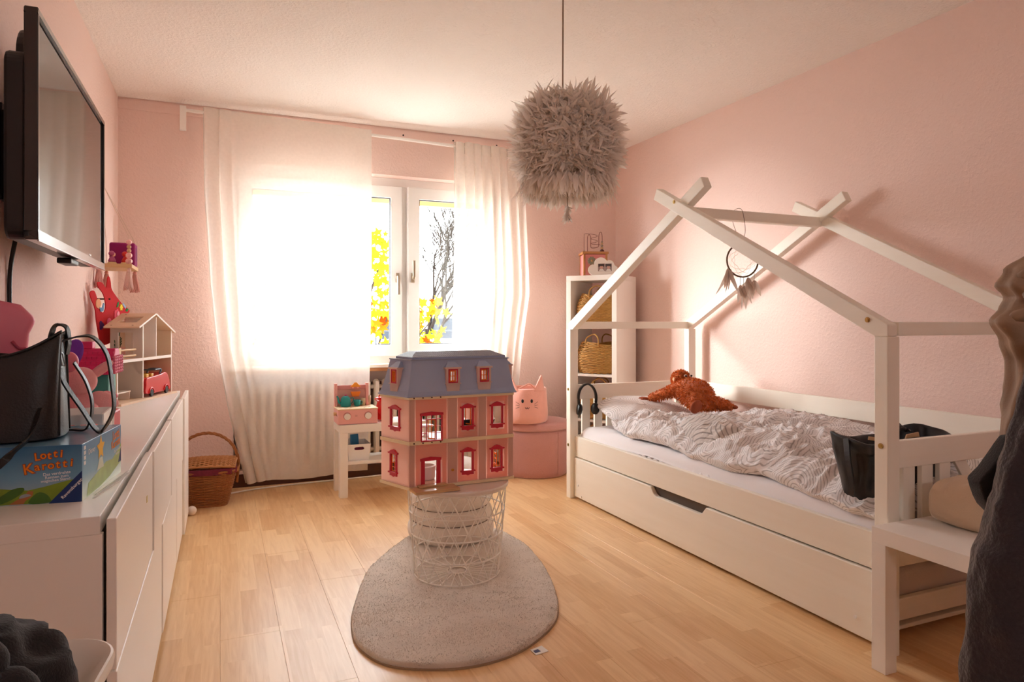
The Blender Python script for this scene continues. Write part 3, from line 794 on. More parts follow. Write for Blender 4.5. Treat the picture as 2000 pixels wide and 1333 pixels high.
# ------------------------------------------------------------------ orangutan plush
FUR = pm('orange plush', rgb(188, 98, 46), rough=1.0, bump=1.0, bscale=60, var=0.35, vscale=30, sheen=0.3)
FUR2 = pm('brown plush', rgb(150, 72, 42), rough=0.95, bump=0.3, bscale=120, var=0.15)
FACE = pm('peach plush', rgb(226, 178, 140), rough=0.9, bump=0.2, bscale=150)
PUPIL = pm('glossy black eye', rgb(12, 10, 10), rough=0.15)
EYEW = pm('eye white', rgb(238, 230, 220), rough=0.4)
og = thing('orangutan_plush', 'orange shaggy orangutan plush sprawled in the head corner of the bed', 'plush toy', (2.60, 3.26, 0.585))
og.scale = (0.94, 0.94, 0.94)
def skin(name, verts, edges, radii, m, parent, sub=2, root=0, fur=None):
    me = bpy.data.meshes.new(name); me.from_pydata(verts, edges, [])
    o = bpy.data.objects.new(name, me); C.objects.link(o); o.parent = parent
    sk = o.modifiers.new('skin', 'SKIN'); sk.use_smooth_shade = True
    for i, r in enumerate(radii):
        me.skin_vertices[0].data[i].radius = (r, r) if isinstance(r, (int, float)) else r
        me.skin_vertices[0].data[i].use_root = (i == root)
    sb = o.modifiers.new('sub', 'SUBSURF'); sb.levels = sub; sb.render_levels = sub
    me.materials.append(m)
    if fur:
        tx = bpy.data.textures.new(name + ' fur', 'CLOUDS'); tx.noise_scale = fur[0]; tx.noise_depth = 2
        dm = o.modifiers.new('tufts', 'DISPLACE'); dm.texture = tx; dm.strength = fur[1]; dm.texture_coords = 'LOCAL'
    return o
V = [(0.02, -0.01, 0.045), (0.03, 0.06, 0.082), (0.035, 0.135, 0.112), (0.045, 0.20, 0.135),       # pelvis, belly, chest, neck
     (-0.040, 0.185, 0.105), (-0.100, 0.255, 0.065), (-0.160, 0.320, 0.035),                         # left-of-picture arm
     (0.12, 0.18, 0.09), (0.19, 0.25, 0.05), (0.235, 0.27, 0.02),                              # other arm
     (-0.050, -0.040, 0.050), (-0.098, -0.075, 0.022),                                            # leg towards the camera
     (0.100, -0.005, 0.035), (0.175, -0.02, 0.015), (0.235, -0.03, 0.0)]                                               # leg to the wall
E_ = [(0,1),(1,2),(2,3),(2,4),(4,5),(5,6),(2,7),(7,8),(8,9),(0,10),(10,11),(0,12),(12,13),(13,14)]
Rr = [0.078, 0.092, 0.078, 0.05, 0.042, 0.032, 0.022, 0.040, 0.03, 0.02, 0.050, 0.040, 0.048, 0.036, 0.022]
ogb = skin('body', V, E_, Rr, FUR, og, 3, 0, (0.012, 0.012))
hd = MB().ell((0, 0, 0), (0.060, 0.055, 0.058), 40, 28, None, lambda q: q * (1 + 0.06 * noise.noise(q * 60))).build('head', FUR, og, smooth=True, loc=(0.03, 0.225, 0.165))
MB().ell((0.022, -0.045, -0.012), (0.042, 0.026, 0.030), 24, 16).build('muzzle', FACE, hd, smooth=True)
for ex in (-0.002, 0.042):
    MB().ell((ex, -0.050, 0.026), (0.013, 0.007, 0.010), 16, 10).build('eye_ring', EYEW, hd, smooth=True)
    MB().ell((ex, -0.056, 0.026), (0.008, 0.005, 0.006), 14, 8).build('eye', PUPIL, hd, smooth=True)
MB().tube(bez([(-0.012, -0.056, -0.016), (0.02, -0.072, -0.026), (0.052, -0.058, -0.018)], 10), 0.0016, 6).build('mouth', FUR2, hd)
for ex in (-0.062, 0.066):
    MB().ell((ex, -0.01, 0.0), (0.008, 0.012, 0.016), 14, 10).build('ear', FACE, hd, smooth=True)
# shaggy coat: short tufts standing on the body and head
FURT = pm('orange tufts', rgb(204, 112, 54), rough=1.0, var=0.4, vscale=40, trans=0.15)
def tufts(o, n, L0, wd, off=Vector((0, 0, 0))):
    dg = bpy.context.evaluated_depsgraph_get(); me = o.evaluated_get(dg).to_mesh()
    polys = list(me.polygons); ws = [p.area for p in polys]
    q = MB()
    for p in random.choices(polys, ws, k=n):
        c = Vector(p.center) + off; nn = Vector(p.normal)
        d = nn * 0.8 + Vector((random.gauss(0, .5), random.gauss(0, .5), random.gauss(0, .5) - .2)); d.normalize()
        s = d.orthogonal().normalized(); s.rotate(Matrix.Rotation(random.uniform(0, 6.28), 3, d)); L_ = L0 * random.uniform(.6, 1.3)
        b = c + d * L_ * .55 + nn * 0.002; e = c + d * L_ + Vector((0, 0, -0.3 * L_))
        q._add([c - s * wd, c + s * wd, b + s * wd * .8, e, b - s * wd * .8], [(0, 1, 2, 3, 4)])
    o.evaluated_get(dg).to_mesh_clear()
    return q
random.seed(5)
tufts(ogb, 5200, 0.016, 0.0022).build('fur', FURT, og, normals=False)['kind'] = 'stuff'
tufts(hd, 1500, 0.015, 0.0022).build('fur', FURT, hd, normals=False)['kind'] = 'stuff'
# brown hand with fingers, brown sole
hnd = MB().ell((-0.285, 0.155, -0.008), (0.035, 0.024, 0.014), 18, 12)
for i in range(4): hnd.tube([(-0.305, 0.172 - i * 0.012, -0.008), (-0.335 + 0.004 * abs(i - 1.5), 0.172 - i * 0.013, -0.014), (-0.350 + 0.005 * abs(i - 1.5), 0.172 - i * 0.013, -0.022)], [0.008, 0.007, 0.005], 8)
hnd.tube([(-0.28, 0.135, -0.006), (-0.295, 0.118, -0.012), (-0.305, 0.112, -0.02)], [0.008, 0.007, 0.004], 8)
hnd.xf(T(-0.172, 0.333, 0.033) @ Matrix.Rotation(-0.75, 4, 'Z') @ T(0.27, -0.155, 0.008))
hnd.build('hand', FUR2, og, smooth=True)
MB().ell((-0.110, -0.108, 0.028), (0.044, 0.020, 0.044), 24, 16, (0.35, 0.1, 0.15)).build('foot', FUR2, og, smooth=True)
MB().ell((0.248, -0.034, 0.0), (0.022, 0.026, 0.014), 18, 12).build('foot', FUR2, og, smooth=True)
MB().ell((0.243, 0.275, 0.015), (0.024, 0.02, 0.014), 18, 12).build('hand', FUR2, og, smooth=True)

# ------------------------------------------------------------------ dream catcher on the ridge beam
dc = thing('dream_catcher', 'brown hoop dream catcher with pale feathers hanging from the ridge beam', 'dream catcher', (2.36, 2.640, 1.60))
HOOP = pm('brown wrapped hoop', rgb(112, 84, 62), rough=0.8); THREAD = pm('pale thread', rgb(214, 190, 172), rough=0.9)
FEATH = pm('pale feather', rgb(232, 218, 206), rough=0.9, trans=0.35)
ca, sa = math.cos(-0.25), math.sin(-0.25)
R_ = 0.082; zc = -0.200
hoop = [(R_ * math.cos(a) * ca, R_ * math.cos(a) * sa - 0.01, zc + R_ * math.sin(a)) for a in [2 * PI * i / 40 for i in range(40)]]
MB().tube(hoop, 0.0042, 8, closed=True).build('hoop', HOOP, dc, smooth=True)
q = MB()
prev = [hoop[i * 5] for i in range(8)]
for ring in range(4):
    nxt = []
    for i in range(8):
        a, b = Vector(prev[i]), Vector(prev[(i + 1) % 8]); m_ = (a + b) / 2
        m_ = m_ + (Vector((0, -0.01, zc)) - m_) * 0.10
        q.tube([a, m_], 0.0007, 4); q.tube([m_, b], 0.0007, 4); nxt.append(m_)
    prev = nxt
q.build('web', THREAD, dc)
MB().tube(bez([(-0.004, -0.003, zc + R_), (0.002, -0.026, zc + R_ + 0.06), (0.004, 0.0, 0.050), (0.003, 0.058, 0.052), (0.0, 0.060, 0.0), (-0.004, -0.002, zc + R_)], 40), 0.0013, 6).build('cord', HOOP, dc)
def feather(q, base, d, L_, wd, curl, nrm, seg=7):
    """one feather: tapered curved vane with a quill"""
    base = Vector(base); d = Vector(d).normalized(); nrm = Vector(nrm); s = d.cross(nrm).normalized(); n2 = s.cross(d)
    vs = []
    for i in range(seg + 1):
        t = i / seg
        c = base + d * (L_ * t) + n2 * (curl * L_ * t * t)
        wv = wd * (math.sin(PI * min(0.999, t ** 0.75)) ** 0.7) * (0.35 + 0.65 * random.uniform(0.7, 1.1))
        vs += [c - s * wv + n2 * wv * 0.25, c, c + s * wv + n2 * wv * 0.25]
    fs = []
    for i in range(seg):
        for k in (0, 1): fs.append((i*3+k, i*3+k+1, (i+1)*3+k+1, (i+1)*3+k))
    q._add(vs, fs)
random.seed(3)
for a, n_, L0 in ((-2.75, 9, 0.125), (-1.75, 4, 0.10), (-1.25, 6, 0.11), (-0.75, 4, 0.08), (-1.52, 4, 0.13)):
    hx, hz = R_ * math.cos(a), R_ * math.sin(a)
    b0 = Vector((hx * ca, hx * sa - 0.012, zc + hz - 0.004 - (0.035 if n_ == 4 else 0)))
    if n_ == 4: MB().tube([(hx * ca, hx * sa - 0.012, zc + hz), b0], 0.001, 5).build('string', HOOP, dc)
    q = MB()
    for k in range(n_):
        feather(q, b0, (random.uniform(-0.35, 0.35), random.uniform(-0.25, 0.1), -1), L0 * random.uniform(0.6, 1.15), 0.013, random.uniform(-0.25, 0.25), (random.uniform(-0.5, 0.5), -1, 0))
    q.build('feather_tuft', FEATH, dc, smooth=True)['kind'] = 'stuff'

# ================================================================== white side table at the foot of the bed
def lack(name, label, x0, x1, y0, y1, top, legs=0.05, th=0.05, mat=WHITE):
    o = thing(name, label, 'table', ((x0 + x1) / 2, (y0 + y1) / 2, 0))
    cx, cy = (x0 + x1) / 2, (y0 + y1) / 2
    MB().box(x0 - cx, x1 - cx, y0 - cy, y1 - cy, top - th, top).build('tabletop', mat, o, bevel=0.0015)
    for a in (x0 - cx, x1 - cx - legs):
        for b in (y0 - cy, y1 - cy - legs):
            MB().box(a, a + legs, b, b + legs, 0, top - th).build('leg', mat, o, bevel=0.0015)
    return o
lack('side_table', 'white square side table at the foot of the bed under a folded cloth', 1.897, 2.447, 0.985, 1.535, 0.452)
BEIGE = pm('beige sweat cloth', rgb(206, 182, 154), rough=0.95, bump=0.3, bscale=250, sheen=0.3)
def clothf(u, v):
    # a garment folded in a thick roll, fold to the left
    a = -PI + 2 * PI * u
    t = v
    cy = 1.505 - 0.42 * t
    rx = 0.165 + 0.02 * math.sin(3 * t + 1) + 0.03 * t
    h = 0.062 + 0.012 * math.sin(5 * t) + 0.010 * t
    e = min(1, min(t, 1 - t) / 0.06) ** 0.5
    x = 2.265 + 0.05 * t + rx * e * math.copysign(abs(math.cos(a)) ** 0.55, math.cos(a))
    z = 0.452 + 0.064 + h * e * math.copysign(abs(math.sin(a)) ** 0.75, math.sin(a))
    if math.sin(a) > 0: z += 0.012 * ridge(x * 5 + t * 3, t * 5 - x * 3, 6.0) + 0.004 * ridge(x * 16, t * 12, 2)
    return (x, cy, max(0.4535, z))
o = thing('folded_garment', 'beige folded garment lying on the white table at the bed foot', 'garment', (0, 0, 0))
MB().grid(clothf, 80, 60, wrapu=True).build('cloth', BEIGE, o, smooth=True)
MB().tube(bez([(2.112, 1.470, 0.470), (2.104, 1.470, 0.500), (2.110, 1.470, 0.535), (2.130, 1.468, 0.562), (2.165, 1.466, 0.580)], 20), 0.003, 6).build('seam', pm('darker seam', rgb(170, 140, 112), rough=0.9), o)
# ================================================================== low white cabinet along the left wall
CZ_ = 0.715
cab = thing('sideboard', 'long low white sideboard with loose doors along the left wall', 'cabinet', (-0.395, 2.87, 0))
def cb(q, name, m, parent=cab, bevel=0.0015, **k):
    q.xf(T(0.395, -2.87, 0)); return q.build(name, m, parent, bevel=bevel, **k)
Y0, Y1 = 1.556, 4.20
cb(MB().prism([(-0.575, Y0, CZ_ - 0.036), (-0.218, Y0, CZ_ - 0.036), (-0.204, Y1, CZ_ - 0.036), (-0.575, Y1, CZ_ - 0.036)], (0, 0, 0.036)), 'tabletop', WHITE)
for a, b in ((Y0 + 0.002, Y0 + 0.020), (2.44, 2.458), (3.32, 3.338), (Y1 - 0.020, Y1 - 0.002)):
    cb(MB().box(-0.572, -0.214, a, b, 0.03, CZ_ - 0.036), 'side_panel', WHITE)
cb(MB().box(-0.575, -0.560, Y0 + 0.02, Y1 - 0.02, 0.03, CZ_ - 0.036), 'back_panel', WHITE, bevel=0)
cb(MB().box(-0.560, -0.214, Y0 + 0.02, Y1 - 0.02, 0.03, 0.05), 'bottom_panel', WHITE, bevel=0)
for yy in (Y0 + 0.06, 2.45, 3.33, Y1 - 0.06):
    cb(MB().box(-0.55, -0.22, yy - 0.02, yy + 0.02, 0.0, 0.03), 'foot', BLACK, bevel=0)
# doors hang a little loose: each turned a few degrees about its far edge
def door(name, ya, yb, za, zb, deg, dx=0.0, lab=None):
    q = MB().box(-0.018, 0.0, ya - yb, 0, za, zb)
    o = q.build(name, WHITE, cab, bevel=0.002)
    o.location = (-0.189 + 0.007 * (yb - Y0) + 0.395 + dx, yb - 2.87, 0); o.rotation_euler = (0, 0, math.radians(deg))
    return o
d1 = door('door', Y0 - 0.012, 2.292, 0.412, CZ_ - 0.004, -0.15, -0.002)
door('drawer_front', Y0 - 0.012, 2.60, 0.035, 0.408, -0.25, -0.001)
d2 = door('door', 2.300, 2.995, 0.412, CZ_ - 0.006, -0.35, 0.002)
door('drawer_front', 2.606, 3.335, 0.035, 0.408, -0.2, 0.0)
door('door', 3.000, 3.76, 0.412, CZ_ - 0.002, -0.35, 0.003)
door('door', 3.766, Y1 + 0.004, 0.035, CZ_ + 0.0, 0.0, 0.008)
door('drawer_front', 3.340, 3.762, 0.035, 0.408, -0.2, 0.0)
STICK = pm('yellow sticker', rgb(206, 182, 40), rough=0.5)
MB().prism([(0.0004, -0.175, 0.600), (0.0004, -0.160, 0.600), (0.0004, -0.160, 0.618), (0.0004, -0.175, 0.618)], (0.0006, 0, 0)).build('sticker', STICK, d1)

# ================================================================== television
tv = thing('television', 'black flat television mounted high on the left wall', 'television', (-0.44, 2.535, 1.59))
def screenmat():
    m, nt, b, out = nmat('dark glossy screen')
    b.inputs['Base Color'].default_value = rgb(22, 20, 20); b.inputs['Roughness'].default_value = 0.05
    b.inputs['Specular IOR Level'].default_value = 0.5; b.inputs['Coat Weight'].default_value = 0.0
    return m
W2, H2 = 0.527, 0.288
bz = MB()
for b in ((-W2, W2, -H2, -H2 + 0.022), (-W2, W2, H2 - 0.014, H2), (-W2, -W2 + 0.014, -H2 + 0.022, H2 - 0.014), (W2 - 0.014, W2, -H2 + 0.022, H2 - 0.014)):
    bz.box(-0.003, 0.027, b[0], b[1], b[2], b[3])
GLOSSB = pm('gloss black', rgb(14, 13, 14), rough=0.18, coat=0.6)
bz.build('bezel', GLOSSB, tv, bevel=0.003)
MB().box(0.010, 0.0205, -W2 + 0.013, W2 - 0.013, -H2 + 0.021, H2 - 0.013).build('screen', screenmat(), tv)
MB().box(-0.004, 0.009, -W2 + 0.001, W2 - 0.001, -H2 + 0.001, H2 - 0.001).build('rear_frame', BLACK, tv, bevel=0.003)
def rrect(a0, a1, b0, b1, r, n=6):
    out = []
    for cx, cy, s in ((a1 - r, b1 - r, 0), (a0 + r, b1 - r, 1), (a0 + r, b0 + r, 2), (a1 - r, b0 + r, 3)):
        for i in range(n + 1):
            g = PI / 2 * (s + i / n); out.append((cx + r * math.cos(g), cy + r * math.sin(g)))
    return out
MB().prism([(-0.052, a, b) for a, b in rrect(-0.50, 0.50, -0.284, 0.19, 0.035)], (0.049, 0, 0)).build('rear_housing', BLACK, tv, bevel=0.008)
MB().prism([(-0.034, a, b) for a, b in rrect(-0.47, 0.47, 0.10, 0.270, 0.08)], (0.031, 0, 0)).build('rear_hump', BLACK, tv, bevel=0.006)
arm = MB().box(-0.144, -0.052, -0.16, -0.10, -0.12, 0.12).box(-0.144, -0.052, 0.10, 0.16, -0.12, 0.12).box(-0.144, -0.136, -0.16, 0.16, -0.14, 0.14)
arm.build('wall_mount', BLACK, tv, bevel=0.002)
SILV = pm('silver edge', rgb(150, 146, 150), rough=0.25, metal=0.9)
MB().box(0.024, 0.0285, -W2, W2, -H2 - 0.0035, -H2 + 0.001).build('lower_trim', SILV, tv, bevel=0.001)
MB().box(0.0205, 0.0215, 0.225, 0.262, -H2 + 0.028, -H2 + 0.034).build('badge', pm('pale badge', rgb(220, 214, 210), rough=0.4), tv)
MB().box(-0.03, 0.01, -0.02, 0.10, -H2 - 0.02, -H2 - 0.002).build('sensor_bar', BLACK, tv, bevel=0.004)
cord = MB().tube(bez([(-0.560, 2.455, 1.36), (-0.577, 2.462, 1.25), (-0.577, 2.457, 1.1), (-0.577, 2.457, 0.9), (-0.577, 2.457, 0.722)], 24), 0.0062, 8).build('power_cable', BLACK, None, smooth=True)
tag(cord, 'black power cable hanging down the left wall below the television', 'cable')

# ================================================================== small hanging shelf with tassels
hs = thing('hanging_shelf', 'small wooden wall shelf hung on cords with pink tassels', 'shelf', (-0.585, 4.12, 1.374))
MB().box(0.006, 0.170, -0.15, 0.145, 0.0, 0.020).build('board', BEECH, hs, bevel=0.002)
PTAS = pm('pink wool tassel', rgb(226, 168, 160), rough=0.95, bump=0.5, bscale=200); PTAS2 = pm('pale pink tassel', rgb(240, 205, 196), rough=0.95, bump=0.5, bscale=200)
CORD = pm('cotton cord', rgb(220, 198, 180), rough=0.9)
def tassel(x, y, z, L_, m):
    q = MB().ell((x, y, z - 0.012), (0.010, 0.010, 0.012), 12, 8)
    q.build('tassel_head', m, hs, smooth=True)
    q = MB()
    for k in range(26):
        a = 2 * PI * k / 26 + random.uniform(-.1, .1); r0 = 0.008 * math.sqrt(random.random()); r1 = 0.023 * math.sqrt(random.uniform(0.2, 1))
        q.tube([(x + r0 * math.cos(a), y + r0 * math.sin(a), z - 0.020), (x + r1 * .7 * math.cos(a), y + r1 * .7 * math.sin(a), z - 0.020 - L_ * .5), (x + r1 * math.cos(a), y + r1 * math.sin(a), z - 0.020 - L_ * random.uniform(.85, 1.05))], [0.004, 0.0045, 0.0034], 5)
    q.build('tassel_strands', m, hs, smooth=True)['kind'] = 'stuff'
tassel(0.155, -0.135, 0.0, 0.095, PTAS2); tassel(0.155, 0.13, 0.0, 0.095, PTAS); tassel(0.020, -0.135, -0.0, 0.085, PTAS); tassel(0.020, 0.13, 0.0, 0.085, PTAS)
for yy in (-0.135, 0.13):
    MB().tube([(0.155, yy, 0.0), (0.155, yy, 0.16), (0.012, 0.0, 0.46)], 0.0015, 6).build('cord', CORD, hs)
    MB().tube([(0.020, yy, 0.0), (0.018, yy, 0.16), (0.012, 0.0, 0.46)], 0.0015, 6).build('cord', CORD, hs)
PB = pm('pink bead', rgb(238, 178, 172), rough=0.4); WB = pm('wood bead', rgb(206, 172, 124), rough=0.5)
for i, (r, m) in enumerate(((0.017, PB), (0.016, PB), (0.011, WB), (0.011, WB), (0.014, PB))):
    zz = (0.034, 0.064, 0.088, 0.108, 0.132)[i]
    MB().ell((0.155, -0.135, zz), (r, r, r * 0.95), 8, 5).build('bead', m, hs)
sp = thing('speaker_box', 'magenta cube music box on the small hanging shelf', 'speaker', (-0.475, 4.17, 1.394))
MAG = pm('magenta fabric', rgb(150, 22, 100), rough=0.8, bump=0.3, bscale=500)
MB().box(-0.060, 0.060, -0.060, 0.060, 0.002, 0.122).build('body', MAG, sp, bevel=0.010, seg=3)
q = MB()
for i in range(11):
    q.box(0.0600, 0.0612, -0.036, 0.036, 0.030 + i * 0.0065, 0.0325 + i * 0.0065)
q.build('grille', pm('dark magenta', rgb(104, 14, 70), rough=0.7), sp)['kind'] = 'stuff'
for yy in (-0.016, 0.012):
    MB().ell((0.02, yy, 0.128), (0.006, 0.006, 0.011), 10, 8).build('ear_button', BLACK, sp, smooth=True)
def figurine(x, y, z, c1, lab, s=1.0):
    o = thing('figurine', lab, 'figurine', (x, y, z), 0.6)
    b = pm('figurine skin', rgb(240, 196, 160), rough=0.5); m = pm(c1[0], c1[1], rough=0.45)
    MB().lathe([(0.0, 0), (0.020, 0), (0.022, 0.004), (0.019, 0.010), (0.0, 0.010)], 18).build('base', pm('figurine base', rgb(226, 206, 150), rough=0.5), o, smooth=True)
    MB().lathe([(0.016, 0.010), (0.018, 0.018), (0.011, 0.034), (0.006, 0.040), (0.0, 0.041)], 16).build('dress', m, o, smooth=True)
    MB().ell((0.004, 0, 0.050), (0.012, 0.012, 0.013), 16, 12).build('head', b, o, smooth=True)
    MB().ell((-0.002, 0, 0.054), (0.014, 0.015, 0.014), 16, 12).build('hair', m, o, smooth=True)
    return o
figurine(-0.452, 4.035, 1.394, ('red toy', rgb(206, 36, 30)), 'small red-hooded figurine on the hanging shelf, left of the bead string')
figurine(-0.510, 4.020, 1.394, ('mauve toy', rgb(176, 84, 130)), 'small mauve figurine at the left on the hanging shelf')
figurine(-0.452, 4.085, 1.394, ('dark red toy', rgb(176, 20, 26)), 'small dark red figurine behind the bead string on the hanging shelf')

# ================================================================== red felt crown on the wall
REDF = pm('red felt', rgb(196, 18, 30), rough=0.95, bump=0.3, bscale=300)
cr = thing('felt_crown', 'red felt party crown with spots and flowers hung on the left wall', 'crown', (-0.575, 3.86, 1.06), 0.0)
def ppx(pts, y0=183, s=0.00250):
    """outline in hundredths to local Y-Z"""
    return pts
def felt(name, pts, m, x, th=0.004, parent=cr, tilt=0.0):
    n = len(pts)
    P = [(x + tilt * a, a, b) for a, b in pts]
    return MB().prism(P, (th, 0, 0)).build(name, m, parent, bevel=0)
def blob(cy, cz, r, n=16, k=0, amp=0.0):
    return [(cy + r * (1 + amp * math.cos(k * 2 * PI * i / n)) * math.cos(2 * PI * i / n), cz + r * (1 + amp * math.cos(k * 2 * PI * i / n)) * math.sin(2 * PI * i / n)) for i in range(n)]
# the crown sticks out from the wall: its far end stands away (tilt)
TL = 0.60
def smooth_poly(pts, n=90):
    P = [Vector((a, b, 0)) for a, b in pts]; k = len(P); out = []
    for i in range(n):
        t = i / n * k; a = int(t); u = t - a
        p0, p1, p2, p3 = P[(a-1) % k], P[a % k], P[(a+1) % k], P[(a+2) % k]
        q = 0.5 * ((2*p1) + (p2-p0)*u + (2*p0-5*p1+4*p2-p3)*u*u + (3*p1-p0-3*p2+p3)*u**3); out.append((q.x, q.y))
    return out
crown = [(-0.045, -0.07), (-0.085, 0.03), (-0.10, 0.10), (-0.135, 0.145), (-0.145, 0.175), (-0.11, 0.185), (-0.085, 0.155), (-0.055, 0.10), (-0.02, 0.082), (0.0, 0.115), (-0.02, 0.17), (-0.07, 0.205), (-0.075, 0.228), (-0.035, 0.228),
         (0.005, 0.205), (0.02, 0.255), (0.035, 0.262), (0.05, 0.235), (0.06, 0.20), (0.11, 0.165), (0.17, 0.13), (0.235, 0.105), (0.25, 0.09), (0.17, 0.055), (0.10, 0.02), (0.06, -0.01), (0.055, -0.06), (0.0, -0.075)]
felt('band', smooth_poly(crown), REDF, 0.055, 0.004, cr, 0.30)
felt('spot', blob(0.03, 0.035, 0.022), pm('pink felt', rgb(240, 110, 150), rough=0.95), 0.0595, 0.002, cr, 0.30)
felt('spot', blob(-0.045, 0.02, 0.020, 18, 3, 0.2), pm('violet felt', rgb(76, 20, 96), rough=0.95), 0.0595, 0.002, cr, 0.30)
felt('flower', blob(0.155, 0.112, 0.015, 24, 6, 0.25), pm('yellow felt', rgb(240, 216, 60), rough=0.95), 0.0595, 0.002, cr, 0.30)
felt('leaf', [(0.105, 0.11), (0.115, 0.135), (0.13, 0.14), (0.122, 0.115)], pm('green felt', rgb(30, 140, 70), rough=0.95), 0.0595, 0.002, cr, 0.30)
felt('leaf', [(0.20, 0.095), (0.215, 0.108), (0.235, 0.105), (0.22, 0.09)], MATS['green felt'], 0.0595, 0.002, cr, 0.30)
felt('ribbon', [(0.17, 0.125), (0.20, 0.105), (0.205, 0.115), (0.175, 0.137)], pm('pale blue felt', rgb(160, 190, 226), rough=0.95), 0.0595, 0.002, cr, 0.30)
felt('rose', blob(0.105, 0.075, 0.026, 20, 5, 0.12), pm('rose felt', rgb(226, 80, 100), rough=0.95), 0.0592, 0.003, cr, 0.30)
felt('petal', blob(0.115, 0.078, 0.013), pm('light rose felt', rgb(246, 160, 176), rough=0.95), 0.063, 0.002, cr, 0.30)
felt('applique', blob(-0.075, 0.125, 0.024, 20, 5, 0.06), pm('peach applique', rgb(226, 160, 120), rough=0.9), 0.0595, 0.002, cr, 0.30)
felt('applique', [(-0.068, 0.108), (-0.045, 0.105), (-0.03, 0.13), (-0.02, 0.125), (-0.03, 0.09), (-0.055, 0.085)], pm('blue applique', rgb(110, 150, 190), rough=0.9), 0.0605, 0.002, cr, 0.30)
MB().cyl((0.0, 0.03, 0.15), (0.075, 0.03, 0.15), 0.004, 8).build('peg', BROWNWOOD, cr)

# ================================================================== wooden doll's house on the sideboard
dh = thing('wooden_dolls_house', 'open wooden dolls house with gable roof on the far end of the sideboard', 'dolls house', (-0.43, 3.531, CZ_), math.radians(-19.1))
PLY = pm('pale birch board', rgb(226, 196, 168), rough=0.6, bump=0.05, bscale=60)
PAPER1 = pm('grey dotted paper', rgb(206, 196, 188), rough=0.8); PAPER2 = pm('mint paper', rgb(176, 206, 190), rough=0.8)
PAPER3 = pm('beige paper', rgb(216, 186, 158), rough=0.8); PAPER4 = pm('pink panelling', rgb(226, 170, 160), rough=0.8)
WED = pm('white board edge', rgb(246, 238, 230), rough=0.5)
def dx(q, name, m, parent=dh, bevel=0.0, **k): return q.build(name, m, parent, bevel=bevel, **k)
D_ = -0.150
dx(MB().box(D_, 0.025, -0.01, 0.59, 0.0, 0.010), 'base_board', PLY, bevel=0.001)
def panel_y(y, z0, z1, m, hole=None, th=0.008):
    """board across the depth at y, optional window hole (x0,x1,z0,z1)"""
    q = MB()
    xs = [D_, 0.0] if not hole else [D_, hole[0], hole[1], 0.0]
    zs = [z0, z1] if not hole else [z0, hole[2], hole[3], z1]
    for i in range(len(xs) - 1):
        for j in range(len(zs) - 1):
            if hole and i == 1 and j == 1: continue
            q.box(xs[i], xs[i+1], y - th / 2, y + th / 2, zs[j], zs[j+1])
    return q
dx(panel_y(0.004, 0.01, 0.195, PLY), 'side_wall', PLY)
dx(panel_y(0.252, 0.01, 0.195, PAPER1), 'inner_wall', PAPER1)
dx(panel_y(0.575, 0.01, 0.335, PAPER2), 'side_wall', PLY)
dx(panel_y(0.252, 0.205, 0.372, PAPER1, (-0.115, -0.045, 0.222, 0.330)), 'gable_wall', PAPER1)
dx(panel_y(0.395, 0.205, 0.405, WED, None, 0.006), 'inner_wall', WED)
dx(MB().box(D_, 0.0, 0.0, 0.579, 0.195, 0.205), 'upper_floor', PLY)
def back(y0, y1, z0, z1, m, hole=None):
    q = MB(); ys = [y0, y1] if not hole else [y0, hole[0], hole[1], y1]; zs = [z0, z1] if not hole else [z0, hole[2], hole[3], z1]
    for i in range(len(ys) - 1):
        for j in range(len(zs) - 1):
            if hole and i == 1 and j == 1: continue
            q.box(D_ - 0.004, D_, ys[i], ys[i+1], zs[j], zs[j+1])
    dx(q, 'back_wall', m)
back(0.0, 0.252, 0.01, 0.195, PAPER1)
back(0.252, 0.579, 0.01, 0.195, PAPER3, (0.40, 0.52, 0.06, 0.14))
back(0.252, 0.395, 0.205, 0.385, PAPER3)
back(0.395, 0.579, 0.205, 0.345, PAPER2, (0.42, 0.53, 0.235, 0.29))
dx(MB().box(D_, D_ + 0.002, 0.33, 0.392, 0.205, 0.255), 'panelling', PAPER4)
dx(MB().prism([(D_ - 0.004, 0.395, 0.345), (D_ - 0.004, 0.579, 0.345), (D_ - 0.004, 0.395, 0.40)], (0.004, 0, 0)), 'back_gable', PLY)
# white front edges
for b in ((0.0, 0.008, 0.01, 0.205), (0.248, 0.256, 0.01, 0.375), (0.571, 0.579, 0.01, 0.335), (0.392, 0.398, 0.205, 0.405)):
    dx(MB().box(0.0, 0.002, *b), 'edge_strip', WED)
dx(MB().box(0.0, 0.002, 0.0, 0.579, 0.193, 0.207), 'edge_strip', WED)
# roof
def roof(ya, za, yb, zb, hole=None):
    n = Vector((0, -(zb - za), yb - ya)).normalized() * 0.008
    if n.z < 0: n = -n
    q = MB()
    def slab(x0, x1, t0, t1):
        a = (ya + (yb - ya) * t0, za + (zb - za) * t0); b = (ya + (yb - ya) * t1, za + (zb - za) * t1)
        q.prism([(x0, *a), (x0, *b), (x0, b[0] + n.y, b[1] + n.z), (x0, a[0] + n.y, a[1] + n.z)], (x1 - x0, 0, 0))
    if hole:
        slab(D_ - 0.008, hole[0], 0, 1); slab(hole[1], 0.008, 0, 1); slab(hole[0], hole[1], 0, hole[2]); slab(hole[0], hole[1], hole[3], 1)
    else: slab(D_ - 0.008, 0.008, 0, 1)
    dx(q, 'roof_panel', PLY)
    e = MB(); e.prism([(0.008, ya, za), (0.008, yb, zb), (0.008, yb + n.y, zb + n.z), (0.008, ya + n.y, za + n.z)], (0.002, 0, 0)); dx(e, 'edge_strip', WED)
roof(0.200, 0.352, 0.378, 0.418, (-0.12, -0.03, 0.30, 0.75))
roof(0.378, 0.418, 0.605, 0.322)
